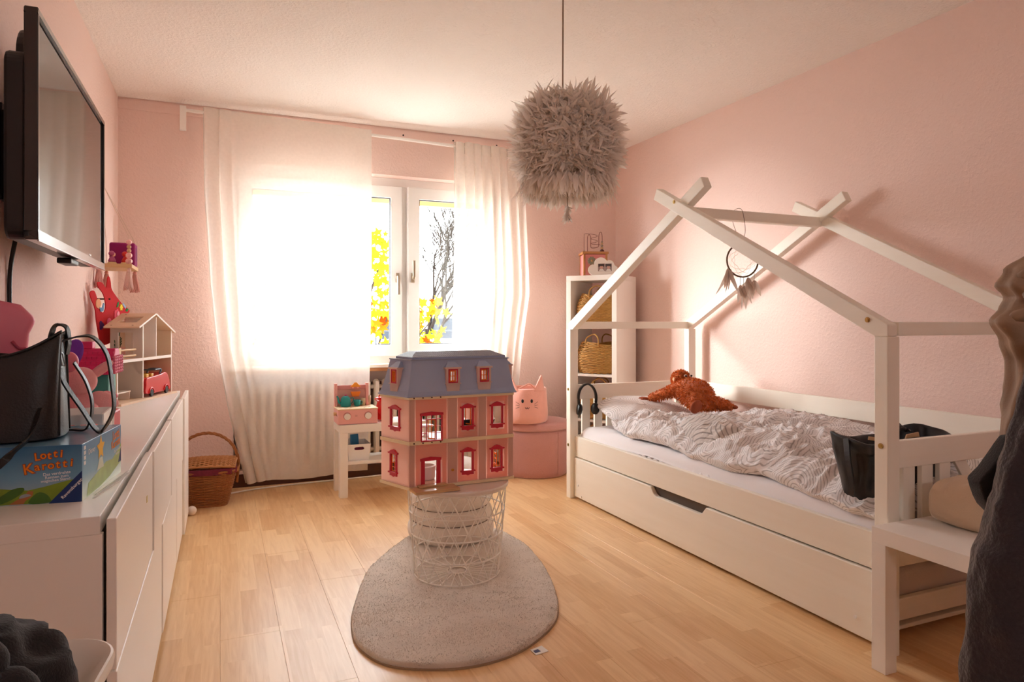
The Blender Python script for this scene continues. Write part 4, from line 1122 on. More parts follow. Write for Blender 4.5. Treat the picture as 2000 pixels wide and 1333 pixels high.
for (a, b) in ((-0.13, 0.215), (-0.03, 0.215), (-0.13, 0.36)):
    dx(MB().cyl((a, b, 0.352 + (b - 0.2) * 0.37 + 0.008), (a, b, 0.352 + (b - 0.2) * 0.37 + 0.0095), 0.004, 8), 'screw', BROWNWOOD)
# terrace rail
dx(MB().box(-0.022, 0.0, 0.02, 0.042, 0.205, 0.262), 'rail_post', BEECH)
for z in (0.222, 0.250):
    dx(MB().cyl((-0.011, 0.042, z), (-0.011, 0.20, z), 0.005, 8), 'rail', BEECH)
    dx(MB().cyl((-0.011, 0.02, z), (D_ + 0.005, 0.01, z), 0.005, 8), 'rail', BEECH)
# printed lamps, pictures, plants on the walls
GREY = pm('print grey', rgb(140, 130, 126), rough=0.8); LEAF = pm('print leaf', rgb(60, 84, 60), rough=0.8)
for yy, L_ in ((0.05, 0.075), (0.12, 0.05)):
    q = MB().box(D_, D_ + 0.001, yy, yy + 0.002, 0.195 - L_, 0.195); q.prism([(D_, yy - 0.014, 0.195 - L_ - 0.016), (D_, yy + 0.016, 0.195 - L_ - 0.016), (D_, yy + 0.001, 0.195 - L_ + 0.004)], (0.001, 0, 0)); dx(q, 'lamp_print', GREY)
dx(MB().box(D_, D_ + 0.002, 0.27, 0.305, 0.29, 0.345), 'picture', GREY)
def sprig(x, y, z, s):
    q = MB()
    for k in range(7):
        a = -0.9 + 1.8 * (k % 2); zz = z + k * s
        feather(q, (x, y, zz), (0.0, a, 0.9), s * 2.4, s * 0.7, 0.1, (1, 0, 0), 4)
    q.tube([(x, y, z - 0.01), (x, y, z + 7 * s)], 0.0008, 5)
    return q
dx(sprig(D_ + 0.001, 0.345, 0.262, 0.006), 'plant_print', LEAF)
dx(sprig(-0.128, 0.2475, 0.225, 0.009), 'plant_print', LEAF)
dx(MB().ell((D_ + 0.008, 0.31, 0.33), (0.006, 0.014, 0.008), 10, 6).ell((D_ + 0.007, 0.31, 0.318), (0.005, 0.010, 0.008), 10, 6), 'pot_print', LEAF)
sh = thing('toy_shelf', 'tiny white shelf on the ground floor of the wooden dolls house', 'toy furniture', (-0.43 - 0.07*0.945 + 0.13*0.327, 3.531 + 0.07*0.327 + 0.13*0.945, CZ_ + 0.010), math.radians(-19.1))
MB().box(-0.03, 0.03, -0.075, 0.085, 0.035, 0.041).build('board', WED, sh)
for yy in (-0.072, 0.077): MB().box(-0.028, 0.028, yy, yy + 0.005, 0, 0.035).build('leg', WED, sh)
# red toy car
car = thing('toy_car', 'red open-top toy car parked inside the wooden dolls house', 'toy car', (-0.43 - 0.035*0.945 + 0.405*0.327, 3.531 + 0.035*0.327 + 0.405*0.945, CZ_ + 0.010), math.radians(-19.1))
CARRED = pm('red toy plastic', rgb(212, 24, 30), rough=0.3, coat=0.4)
prof = smooth_poly([(-0.135, 0.018), (-0.138, 0.06), (-0.13, 0.092), (-0.06, 0.098), (0.03, 0.104), (0.07, 0.110), (0.105, 0.098), (0.128, 0.062), (0.136, 0.03), (0.13, 0.016), (0.0, 0.014)], 50)
b_ = MB().prism([(-0.045, a, c) for a, c in prof], (0.09, 0, 0))
b_.build('body', CARRED, car, bevel=0.010, seg=3)
for yy in (-0.085, 0.085):
    for xx in (-0.046, 0.040): MB().cyl((xx, yy, 0.018), (xx + 0.010, yy, 0.018), 0.018, 18).build('wheel', BLACK, car, bevel=0.002)
    MB().tube([(0.047, yy + 0.026 * math.cos(a), 0.018 + 0.026 * math.sin(a)) for a in [PI * i / 12 for i in range(13)]], 0.004, 6).build('wheel_arch', CARRED, car, smooth=True)
MB().tube(bez([(-0.03, 0.035, 0.10), (-0.032, 0.055, 0.125), (0.0, 0.057, 0.130), (0.032, 0.055, 0.125), (0.03, 0.035, 0.10)], 14), 0.005, 6).build('windscreen_frame', pm('grey blue plastic', rgb(90, 110, 124), rough=0.4), car, smooth=True)
MB().tube([(-0.03, -0.01, 0.128), (0.03, -0.01, 0.128)], 0.004, 6).tube([(0.03, -0.01, 0.128), (0.03, 0.05, 0.128)], 0.004, 6).build('roof_bar', MATS['grey blue plastic'], car)
MB().box(-0.03, 0.03, -0.105, -0.075, 0.09, 0.112).box(-0.03, 0.03, -0.05, -0.02, 0.09, 0.112).build('seat', pm('yellow toy plastic', rgb(224, 176, 60), rough=0.5), car, bevel=0.004)

# ================================================================== toys behind the handbag
TEAL = pm('teal toy plastic', rgb(54, 150, 134), rough=0.5); HOTP = pm('hot pink plastic', rgb(226, 50, 110), rough=0.5)
th_ = thing('toy_house', 'pink-roofed teal toy house with red base behind the handbag', 'toy house', (-0.392, 2.47, CZ_), math.radians(-4))
MB().box(-0.11, 0.092, -0.06, 0.06, 0.0, 0.105).build('base', pm('red plastic', rgb(200, 20, 24), rough=0.45), th_, bevel=0.006)
MB().box(-0.10, 0.080, -0.052, 0.052, 0.105, 0.222).build('walls', TEAL, th_, bevel=0.003)
rf = MB().prism([(-0.11, -0.075, 0.222), (-0.11, 0.075, 0.222), (-0.11, 0.062, 0.245), (-0.11, 0.025, 0.300), (-0.11, -0.025, 0.300), (-0.11, -0.062, 0.245)], (0.204, 0, 0))
ro = rf.build('roof', HOTP, th_, bevel=0.004)
MB().box(-0.02, 0.03, -0.02, 0.02, 0.300, 0.322).build('chimney', HOTP, ro, bevel=0.003)
q = MB()
for j in range(5):
    for i in range(14):
        q.box(-0.108 + i * 0.0143, -0.095 + i * 0.0143, -0.078 + j * 0.010, -0.068 + j * 0.010, 0.224 + j * 0.0148, 0.232 + j * 0.0148)
q.build('shingles', HOTP, ro)['kind'] = 'stuff'
q = MB()
for j in range(6):
    for i in range(5): q.ell((0.096, -0.05 + i * 0.025, 0.228 + j * 0.009), (0.006, 0.011, 0.006), 8, 5)
q.build('scalloped_edge', pm('pink scallop', rgb(226, 110, 140), rough=0.5), ro, smooth=True)['kind'] = 'stuff'
PINKP = pm('pink plush', rgb(238, 170, 170), rough=0.95, bump=0.3, bscale=200, sheen=0.3); PURP = pm('purple plush', rgb(120, 60, 170), rough=0.95, bump=0.3, bscale=200)
pb = thing('plush_rabbit', 'pink plush toy with a purple ear peeping out behind the handbag', 'plush toy', (-0.365, 2.27, CZ_))
MB().ell((0, 0, 0.09), (0.050, 0.042, 0.095), 24, 16).build('body', PINKP, pb, smooth=True)
h_ = MB().ell((0.0, -0.005, 0.215), (0.042, 0.038, 0.040), 24, 16).build('head', PINKP, pb, smooth=True)
MB().ell((-0.022, 0.0, 0.290), (0.026, 0.010, 0.046), 18, 12, (0, 0.35, 0)).build('ear', PURP, h_, smooth=True)
MB().ell((0.048, 0.0, 0.245), (0.014, 0.010, 0.040), 18, 12, (0, 0.9, 0)).build('ear', PINKP, h_, smooth=True)
for s, z in ((1, 0.16), (1, 0.03)): MB().ell((0.062, -0.02, z), (0.038, 0.020, 0.022), 18, 12, (0, 0.5, 0)).build('limb', PINKP, pb, smooth=True)
pf = thing('toy_pig', 'tiny pink toy animal in front of the teal toy house', 'toy', (-0.322, 2.385, CZ_ + 0.107))
MB().ell((0, 0, 0.024), (0.022, 0.016, 0.024), 18, 12).build('body', pm('pink toy plastic', rgb(240, 150, 160), rough=0.4), pf, smooth=True)
MB().ell((0.006, -0.010, 0.052), (0.019, 0.016, 0.016), 18, 12).ell((0.026, -0.012, 0.052), (0.012, 0.008, 0.009), 12, 8).build('head', MATS['pink toy plastic'], pf, smooth=True)
cr2 = thing('slotted_crate', 'small white slotted plastic crate behind the handbag', 'crate', (-0.335, 2.12, CZ_))
q = MB(); cw, ch = 0.055, 0.145
for s in (-1, 1):
    q.box(-cw, cw, s * 0.08 - 0.0025, s * 0.08 + 0.0025, 0, 0.02); q.box(-cw, cw, s * 0.08 - 0.0025, s * 0.08 + 0.0025, ch - 0.025, ch)
    q.box(s * cw - 0.0025, s * cw + 0.0025, -0.08, 0.08, 0, 0.02); q.box(s * cw - 0.0025, s * cw + 0.0025, -0.08, 0.08, ch - 0.025, ch)
for i in range(7):
    a = -0.08 + 0.16 * i / 6
    for s in (-1, 1): q.box(s * cw - 0.0025, s * cw + 0.0025, a - 0.006, a + 0.006, 0.02, ch - 0.025)
for i in range(5):
    a = -cw + 2 * cw * i / 4
    for s in (-1, 1): q.box(a - 0.006, a + 0.006, s * 0.08 - 0.0025, s * 0.08 + 0.0025, 0.02, ch - 0.025)
q.box(-cw, cw, -0.08, 0.08, 0, 0.004)
q.build('slotted_wall', WHITE, cr2)
DPINK = pm('pink rubber', rgb(226, 124, 146), rough=0.5, sss=0.2)
pt = thing('pink_toy_figure', 'large pink plastic toy figure standing behind the handbag at the wall', 'toy', (-0.505, 2.10, CZ_), 0.2)
MB().lathe([(0.0, 0), (0.060, 0.0), (0.066, 0.05), (0.055, 0.18), (0.04, 0.26), (0.0, 0.27)], 24).build('body', DPINK, pt, smooth=True)
pts = [(-0.10, 0.0), (-0.085, 0.075), (-0.02, 0.105), (0.035, 0.092), (0.068, 0.055), (0.052, 0.018), (0.048, -0.035), (-0.02, -0.05), (-0.08, -0.04)]
hq = MB().prism([(a, -0.05, 0.335 + b) for a, b in pts], (0, 0.10, 0)); hq.build('head', DPINK, pt, bevel=0.014, seg=3, smooth=True)
MB().tube(bez([(0.018, -0.053, 0.335), (0.032, -0.056, 0.318), (0.046, -0.054, 0.316)], 8), 0.004, 6).build('mouth', pm('dark pink', rgb(176, 60, 86), rough=0.5), pt, smooth=True)
for e in (0.105, 0.150): MB().ell((e - 0.01, 0.03, 0.275), (0.022, 0.014, 0.028), 16, 10).build('ear', DPINK, pt, smooth=True)

# ================================================================== board game box
A_ = Vector((-0.271, 1.699, CZ_)); ang = math.atan2(0.038, 0.292)
gb = thing('board_game_box', 'blue children board game box on the near end of the sideboard', 'game box', A_, -ang)
BWd, BDp, BHt = 0.295, 0.295, 0.122
def printmat(name, top, mid, low, z0, z1):
    """printed sky that fades to a pale horizon over green hills"""
    m, nt, b, out = nmat(name)
    L = nt.links.new
    v = coord(nt, 'Object'); s = N(nt, 'ShaderNodeSeparateXYZ'); L(v, s.inputs[0])
    n = N(nt, 'ShaderNodeTexNoise', i={'Scale': 14.0, 'Detail': 3.0}); L(v, n.inputs['Vector'])
    ma = N(nt, 'ShaderNodeMath', operation='MULTIPLY_ADD'); L(n.outputs[0], ma.inputs[0]); ma.inputs[1].default_value = 0.03; L(s.outputs[2], ma.inputs[2])
    mr = N(nt, 'ShaderNodeMapRange', i={'From Min': z0 + 0.015, 'From Max': z1 + 0.015}); L(ma.outputs[0], mr.inputs[0])
    r = N(nt, 'ShaderNodeValToRGB'); r.color_ramp.elements[0].color = low; r.color_ramp.elements[1].color = top
    e = r.color_ramp.elements.new(0.45); e.color = mid
    L(mr.outputs[0], r.inputs[0]); L(r.outputs[0], b.inputs['Base Color']); b.inputs['Roughness'].default_value = 0.3
    return m
BOXF = printmat('printed box front', rgb(52, 108, 150), rgb(112, 160, 190), rgb(176, 196, 196), 0.0, BHt)
BOXS = printmat('printed box side', rgb(70, 140, 190), rgb(130, 186, 214), rgb(226, 236, 210), 0.0, BHt)
q = MB(); q.cur = 0
q.box(-BWd, 0, 0, BDp, 0.0, BHt)
q.m = [2, 2, 0, 1, 0, 0]
q.build('carton', [BOXF, BOXS, pm('printed lid', rgb(110, 150, 176), rough=0.25, var=0.3, vscale=12)], gb, bevel=0.0008)
NAVY = pm('navy print', rgb(16, 52, 112), rough=0.3); HILL = pm('green hill print', rgb(126, 152, 44), rough=0.35, var=0.3, vscale=30); HILL2 = pm('dark hill print', rgb(70, 112, 38), rough=0.35, var=0.3, vscale=30)
PATH = pm('path print', rgb(176, 110, 62), rough=0.35); ORANGE = pm('orange lettering', rgb(236, 130, 28), rough=0.35); WHT = pm('white print', rgb(236, 236, 236), rough=0.35); YEL = pm('yellow print', rgb(240, 190, 50), rough=0.35)
DKOR = pm('dark lettering edge', rgb(150, 52, 20), rough=0.4); GSTONE = pm('stone print', rgb(160, 166, 170), rough=0.4)
def fpoly(name, pts, m, lvl):     # on the front face (y = 0), x <= 0
    MB().prism([(a, -0.0002 * lvl - 0.0001, b) for a, b in pts], (0, -0.0002, 0)).build(name, m, gb)
fpoly('printed_hill', [(-0.295, 0.002), (-0.295, 0.034), (-0.20, 0.040), (-0.15, 0.036), (-0.12, 0.032), (-0.10, 0.030), (-0.07, 0.036), (-0.03, 0.046), (0, 0.052), (0, 0.002)], HILL, 1)
fpoly('printed_path', [(-0.135, 0.002), (-0.122, 0.010), (-0.105, 0.020), (-0.100, 0.029), (-0.090, 0.028), (-0.092, 0.018), (-0.105, 0.008), (-0.108, 0.002)], PATH, 2)
fpoly('printed_stone', smooth_poly([(-0.115, 0.014), (-0.100, 0.017), (-0.094, 0.020), (-0.104, 0.023), (-0.113, 0.020)], 20), GSTONE, 3)
fpoly('printed_bush', smooth_poly([(-0.098, 0.002), (-0.092, 0.016), (-0.080, 0.025), (-0.066, 0.020), (-0.058, 0.008), (-0.060, 0.002)], 24), HILL2, 3)
fpoly('printed_bush', smooth_poly([(-0.20, 0.006), (-0.155, 0.018), (-0.128, 0.034), (-0.108, 0.036), (-0.110, 0.026), (-0.130, 0.012), (-0.16, 0.002)], 24), HILL2, 3)
fpoly('printed_banner', [(-0.062, 0.0), (0.0, 0.0), (0.0, 0.066)], NAVY, 4)
def ftext(name, s, size, x, z, m, rot=0.0, lvl=5, **k):
    M = frame((x, -0.0002 * lvl, z), (math.cos(rot), 0, math.sin(rot)), (-math.sin(rot), 0, math.cos(rot)))
    text(name, s, size, m, gb, M, depth=0.00015, **k)
for i, ch in enumerate('Lotti'):
    xx, zz = -0.083 + i * 0.0112, 0.099 + (0.002 if i % 2 else 0) + i * 0.0012
    ftext('letter', ch, 0.0225, xx, zz, DKOR, 0.12 - 0.05 * i, 5, bold=0.0013)
    ftext('letter', ch, 0.0225, xx, zz, ORANGE, 0.12 - 0.05 * i, 7, bold=0.0003)
for i, ch in enumerate('Karotti'):
    sz = 0.031 if i == 0 else 0.0235
    xx = -0.099 + i * 0.0128 + (0.003 if i else 0); zz = 0.077 + i * 0.0012 - (0.003 if i == 0 else 0)
    ftext('letter', ch, sz, xx, zz, DKOR, 0.15 - 0.04 * i, 5, bold=0.0013)
    ftext('letter', ch, sz, xx, zz, ORANGE, 0.15 - 0.04 * i, 7, bold=0.0003)
ftext('lettering', 'Das verdrehte', 0.0088, -0.047, 0.063, WHT, 0.07, 6, bold=0.0001)
ftext('lettering', 'Rennen zum', 0.0088, -0.047, 0.056, WHT, 0.07, 6, bold=0.0001)
ftext('lettering', 'magischen Stern!', 0.0080, -0.049, 0.049, WHT, 0.07, 6, bold=0.0001)
ftext('lettering', 'Ravensburger', 0.0098, -0.019, 0.029, WHT, math.atan2(0.066, 0.062), 6, bold=0.0001)
def stext(name, s, size, y, z, m, rot=0.0, lvl=5, **k):     # on the right face (x = 0)
    M = frame((0.0002 * lvl, y, z), (0, math.cos(rot), math.sin(rot)), (0, -math.sin(rot), math.cos(rot)))
    text(name, s, size, m, gb, M, depth=0.00015, **k)
def spoly(name, pts, m, lvl): MB().prism([(0.0002 * lvl, a, b) for a, b in pts], (0.0002, 0, 0)).build(name, m, gb)
spoly('printed_hill', [(0.03, 0.002), (0.04, 0.030), (0.10, 0.040), (0.17, 0.052), (0.22, 0.048), (0.26, 0.060), (0.294, 0.075), (0.294, 0.030), (0.20, 0.012), (0.12, 0.004)], pm('pale hill print', rgb(170, 196, 120), rough=0.35, var=0.25, vscale=30), 1)
spoly('printed_banner', [(0.268, 0.030), (0.294, 0.030), (0.294, 0.066)], NAVY, 2)
star = []
for i in range(10):
    r = 0.030 if i % 2 == 0 else 0.015; a = PI / 2 + PI * i / 5
    star.append((0.128 + r * math.cos(a), 0.092 + r * math.sin(a)))
spoly('printed_star', star, YEL, 2); spoly('printed_path', [(0.10, 0.045), (0.118, 0.07), (0.140, 0.07), (0.15, 0.045)], pm('pale print', rgb(206, 216, 196), rough=0.4), 2)
stext('lettering', 'Disney', 0.017, 0.063, 0.098, WHT, 0.05, 3)
stext('lettering', 'Lotti', 0.030, 0.250, 0.103, ORANGE, 0.05, 3, bold=0.0006); stext('lettering', 'Karotti', 0.026, 0.248, 0.082, ORANGE, 0.05, 3, bold=0.0006)
stext('lettering', 'Das verdrehte', 0.010, 0.262, 0.064, WHT, 0.05, 3); stext('lettering', 'Rennen', 0.010, 0.262, 0.055, WHT, 0.05, 3)
for i in range(4): spoly('printed_symbol', [(0.010, 0.108 - i * 0.011), (0.022, 0.108 - i * 0.011), (0.022, 0.116 - i * 0.011), (0.010, 0.116 - i * 0.011)], WHT, 2)
bk = thing('booklet', 'thin open booklet lying beside the game box on the sideboard', 'booklet', (A_.x + 0.016, A_.y + 0.02, CZ_), -ang)
PAPER = pm('white paper', rgb(236, 234, 230), rough=0.6)
MB().prism([(0.0, 0.0, 0.0), (0.006, 0.0, 0.0006), (0.016, 0.25, 0.002), (0.004, 0.25, 0.001)], (0, 0, 0.001)).build('page', PAPER, bk)
MB().prism([(-0.002, 0.02, 0.0022), (0.003, 0.02, 0.004), (0.013, 0.252, 0.008), (0.004, 0.25, 0.004)], (0, 0, 0.001)).build('page', PAPER, bk)

# ================================================================== black leather handbag on the box
hb = thing('handbag', 'black leather handbag with long straps standing on the game box', 'handbag', (-0.444, 1.85, CZ_ + BHt + 0.001), 0.04)
def hbf(u, v, ins=0.0):
    # open-topped tote: u around, v up
    a = 2 * PI * u
    pinch = 1 - 0.35 * v * v
    rx = 0.119 + 0.010 * v; ry = (0.102 * pinch)
    ca_, sa_ = math.cos(a), math.sin(a)
    x = (rx - ins) * math.copysign(abs(ca_) ** 0.55, ca_)
    y = (ry - ins) * math.copysign(abs(sa_) ** 0.65, sa_)
    # gusset folds inward on the ends
    g = max(0.0, abs(ca_) - 0.75) / 0.25
    x -= math.copysign(0.030 * g * v * (1 - abs(sa_)), ca_)
    top = 0.232 - 0.050 * (1 - min(1.0, (x / rx) ** 2)) + 0.02 * max(0, x / rx)
    y += 0.006 * math.sin(x * 30 + v * 4) * v
    return (x, y, 0.002 + top * v + 0.0)
def hbfull(u, v):
    if v < 0.06: p = hbf(u, 0); k = v / 0.06; return (p[0] * k, p[1] * k, 0.002)
    if v < 0.10: k = (v - 0.06) / 0.04; p = hbf(u, 0.02 * k); return p
    if v < 0.62: return hbf(u, 0.02 + 0.98 * (v - 0.10) / 0.52)
    return hbf(u, 1 - (v - 0.62) / 0.40, 0.004)
MB().grid(hbfull, 96, 54, wrapu=True).build('body', LEATHER, hb, smooth=True)
EDGE = pm('leather edge', rgb(44, 36, 32), rough=0.5)
MB().tube([hbf(i / 96, 1.0) for i in range(96)], 0.0028, 6, closed=True).build('rim', LEATHER, hb, smooth=True)
MB().tube([(x, y - 0.002, z) for x, y, z in [hbf(0.93, 0.02 + 0.98 * i / 20) for i in range(21)]], 0.0022, 6).build('side_seam', EDGE, hb, smooth=True)
MB().tube([(x + 0.002, y, z) for x, y, z in [hbf(0.055, 0.02 + 0.98 * i / 20) for i in range(21)]], 0.0020, 6).build('side_seam', EDGE, hb, smooth=True)
for v0 in (0.74, 0.80):
    pass
MB().tube([(0.106, -0.012, 0.190), (0.108, 0.006, 0.188), (0.114, 0.006, 0.158), (0.110, -0.012, 0.160)], 0.0016, 6, closed=True).build('metal_loop', SILV, hb)
def st(pts, name='strap', wd=0.019, side=(0, 1, 0.2), n=40): MB().strap(bez(pts, n), wd, 0.004, side).build(name, LEATHER, hb, bevel=0.0008)
st([(0.095, -0.050, 0.150), (0.092, -0.045, 0.215), (0.100, -0.03, 0.250), (0.118, -0.01, 0.247), (0.122, 0.0, 0.215), (0.118, 0.0, 0.185)], 'handle_loop', 0.018, (0.3, 1, 0))
st([(0.100, -0.022, 0.212), (0.140, 0.0, 0.226), (0.170, 0.02, 0.222), (0.196, 0.03, 0.180), (0.206, 0.03, 0.110), (0.210, 0.02, 0.050), (0.190, 0.0, 0.006), (0.175, -0.01, 0.012), (0.150, -0.02, 0.060), (0.118, -0.03, 0.120), (0.108, -0.03, 0.155)], 'shoulder_strap', 0.017, (0.3, 1, 0.1), 70)
st([(0.128, 0.03, 0.165), (0.152, 0.04, 0.115), (0.164, 0.04, 0.060), (0.155, 0.03, 0.008), (0.12, 0.05, 0.004)], 'shoulder_strap', 0.016, (0.2, 1, 0))
st([(0.085, -0.105, 0.075), (0.070, -0.125, 0.020), (0.050, -0.172, -0.004), (0.020, -0.178, -0.035), (-0.030, -0.179, -0.075), (-0.08, -0.180, -0.105), (-0.14, -0.182, -0.118)], 'long_strap', 0.015, (0.5, 0, 1), 50)
# ================================================================== rug
RUGM = pm('grey plush pile', rgb(208, 193, 178), rough=1.0, bump=0.5, bscale=170, var=0.16, vscale=9, sheen=0.5)
rug_pts = [(1.08, 3.50), (0.93, 3.42), (0.80, 3.275), (0.60, 2.99), (0.47, 2.63), (0.428, 2.43), (0.43, 2.29), (0.49, 2.15), (0.62, 2.065), (0.765, 2.035), (0.925, 2.07), (1.095, 2.19), (1.19, 2.33), (1.28, 2.57), (1.35, 2.88), (1.355, 3.15), (1.28, 3.40)]
rug_out = smooth_poly(rug_pts, 140)
RC = (0.90, 2.75)
rug = thing('rug', 'oval grey plush rug on the wooden floor under the wire basket table', 'rug', (RC[0], RC[1], 0))
def rugf(u, v):
    n = len(rug_out); t = u * n; i = int(t) % n; k = t - int(t)
    a, b = rug_out[i], rug_out[(i + 1) % n]
    ex, ey = a[0] + (b[0] - a[0]) * k - RC[0], a[1] + (b[1] - a[1]) * k - RC[1]
    if v < 0.9: R = (v / 0.9) * 0.985; edge = 0
    else: edge = (v - 0.9) / 0.1; R = 0.985 + 0.015 * math.sin(edge * PI / 2)
    x, y = ex * R, ey * R
    z = 0.019 + 0.0030 * noise.noise(Vector((x * 10, y * 10, 0))) + 0.0012 * noise.noise(Vector((x * 60, y * 60, 2)))
    z = z * (1 - edge ** 2) + 0.004 * edge ** 2
    return (x, y, z)
MB().grid(rugf, 280, 70, wrapu=True).build('pile', RUGM, rug, smooth=True)
q = MB(); random.seed(8)
for k in range(26000):
    u = random.random(); v = 0.9 * math.sqrt(random.random()) if k % 5 else random.uniform(0.86, 1.0)
    p = Vector(rugf(u, v)); g = 2.2 * noise.noise(Vector((p.x * 5, p.y * 5, 3))) * PI + random.gauss(0, .5)
    d = Vector((math.cos(g) * .55, math.sin(g) * .55, .8)); L_ = random.uniform(.004, .0085); s = Vector((-math.sin(g), math.cos(g), 0)) * .0016
    p.z -= .002
    q._add([p - s, p + s, p + d * L_], [(0, 1, 2)])
q.build('pile_tufts', RUGM, rug, normals=False)['kind'] = 'stuff'
MB().prism([(a - RC[0], b - RC[1], 0.0006) for a, b in [((p[0]-RC[0])*1.006+RC[0], (p[1]-RC[1])*1.006+RC[1]) for p in rug_out]], (0, 0, 0.006)).build('backing', pm('tan binding', rgb(160, 136, 112), rough=0.9), rug)
lb = MB().prism([(0.035, -0.668, 0.0008), (0.085, -0.660, 0.0008), (0.078, -0.620, 0.003), (0.030, -0.632, 0.003)], (0, 0, 0.001))
lb.xf(T(0.02, -0.055, 0.0)); lbo = lb.build('care_label', PAPER, rug)
MB().prism([(0.058, -0.712, 0.0022), (0.080, -0.708, 0.0022), (0.076, -0.692, 0.0030), (0.056, -0.696, 0.0030)], (0, 0, 0.0006)).build('label_print', NAVY, lbo)

# ================================================================== wire basket table
TC = (0.940, 2.796)
WIRE = pm('white coated wire', rgb(242, 234, 224), rough=0.4)
wt = thing('wire_basket_table', 'round white wire basket table on the rug carrying the pink toy mansion', 'table', (TC[0], TC[1], 0.022))
TH_, RB, RT = 0.372, 0.182, 0.212
rad_ = lambda z: RB + (RT - RB) * (z / TH_)
def ring(z, r=None, w_=0.0029, seg=64): 
    r = r or rad_(z); return MB().tube([(r * math.cos(2*PI*i/seg), r * math.sin(2*PI*i/seg), z) for i in range(seg)], w_, 6, closed=True)
def helix(a0, tw):
    return MB().tube([(rad_(TH_ * t) * math.cos(a0 + tw * t), rad_(TH_ * t) * math.sin(a0 + tw * t), 0.002 + TH_ * t) for t in [i / 16 for i in range(17)]], 0.0025, 6)
for z in (0.003, 0.092, 0.182, 0.275, TH_): ring(z).build('ring', WIRE, wt, smooth=True)
NW = 17
for sgn in (1, -1):
    hm = helix(0, 0.95 * sgn).mesh('slanted_wire', WIRE, smooth=True)
    for i in range(NW): share('slanted_wire', hm, wt, (0, 0, 0), (0, 0, 2 * PI * i / NW))
sp_me = MB().tube([(0.042, 0, 0.003), (RB, 0, 0.003)], 0.0022, 6).mesh('spoke', WIRE)
for i in range(24): share('spoke', sp_me, wt, (0, 0, 0), (0, 0, 2 * PI * i / 24 + 0.06))
ring(0.003, 0.042).build('centre_ring', WIRE, wt, smooth=True)
TOPM = pm('white metal tray top', rgb(228, 214, 204), rough=0.3)
MB().lathe([(0.0, 0.374), (0.214, 0.374), (0.220, 0.376), (0.222, 0.386), (0.220, 0.3925), (0.214, 0.3925), (0.0, 0.3915)], 72).build('tray_top', TOPM, wt, smooth=False, bevel=0)

# ================================================================== ribbed pouf behind the table
POUF = pm('oatmeal boucle', rgb(226, 214, 202), rough=1.0, bump=0.7, bscale=140, sheen=0.4)
pf_ = thing('ribbed_pouf', 'cream ribbed round pouf on the rug behind the wire table', 'pouf', (1.075, 3.295, 0.021))
prof = [(0.0, 0.0), (0.16, 0.0)]
zb = [0.0, 0.088, 0.160, 0.232, 0.304, 0.360]; rb_ = [0.214, 0.205, 0.200, 0.190, 0.180]
for i in range(5):
    for k in range(9):
        t = k / 8
        prof.append((rb_[i] - 0.016 + 0.020 * math.sin(PI * t) ** 0.6, zb[i] + (zb[i+1] - zb[i]) * t))
prof += [(0.12, 0.375), (0.0, 0.378)]
MB().lathe(prof, 56).build('cushion', POUF, pf_, smooth=True)
GRV = pm('groove piping', rgb(120, 104, 90), rough=0.9)
for i in range(1, 5):
    r = (rb_[i] + rb_[i-1]) / 2 - 0.0145
    MB().tube([(r * math.cos(2*PI*k/60), r * math.sin(2*PI*k/60), zb[i]) for k in range(60)], 0.0022, 6, closed=True).build('piping', GRV, pf_, smooth=True)
MB().tube([(0.205 * math.cos(a), 0.205 * math.sin(a), 0.030 + 0.02 * (a + 1.0)) for a in [-1.0 + 0.5 * i / 12 for i in range(13)]], 0.003, 6).build('zip', GRV, pf_, smooth=True)

# ================================================================== pink toy mansion
MX = (0.702, 2.693, 0.416); ma = math.atan2(0.025, 0.466)
mh = thing('toy_mansion', 'large pink toy mansion with blue mansard roof on the wire table', 'dolls house', MX, ma)
PKW = pm('pink toy wall', rgb(252, 224, 213), rough=0.55, trans=0.5)
SALM = pm('salmon toy panel', rgb(253, 208, 190), rough=0.55, trans=0.6)
MAUV = pm('mauve pilaster', rgb(228, 188, 172), rough=0.55, trans=0.35)
CRM = pm('cream toy strip', rgb(238, 214, 174), rough=0.5)
REDW = pm('crimson toy frame', rgb(200, 34, 58), rough=0.4)
ORG = pm('orange toy casement', rgb(240, 132, 30), rough=0.4, trans=0.3)
ROOFB = pm('slate blue toy roof', rgb(160, 172, 202), rough=0.4, bump=0.0)
WID, DPT, SKW = 0.467, 0.190, 0.062
Z1, Z2, Z3 = 0.012, 0.188, 0.378          # base top, first floor, eaves (relative)
def quadwall(q, o, dx_, holes, W_, z0, z1, th):
    """wall standing along unit vector dx_ from o, thickness th inwards, with rectangular holes (s0,s1,za,zb)"""
    d = Vector((dx_[0], dx_[1], 0)); n = Vector((-d.y, d.x, 0)) * th
    ss = sorted(set([0, W_] + [h for a in holes for h in a[:2]])); zz = sorted(set([z0, z1] + [h for a in holes for h in a[2:]]))
    for i in range(len(ss) - 1):
        for j in range(len(zz) - 1):
            sm, zm = (ss[i] + ss[i+1]) / 2, (zz[j] + zz[j+1]) / 2
            if any(a[0] < sm < a[1] and a[2] < zm < a[3] for a in holes): continue
            P = Vector(o)
            a, b = P + d * ss[i], P + d * ss[i+1]
            q.hexa([(a.x, a.y, zz[j]), (b.x, b.y, zz[j]), (b.x + n.x, b.y + n.y, zz[j]), (a.x + n.x, a.y + n.y, zz[j]),
                    (a.x, a.y, zz[j+1]), (b.x, b.y, zz[j+1]), (b.x + n.x, b.y + n.y, zz[j+1]), (a.x + n.x, a.y + n.y, zz[j+1])])
    return q
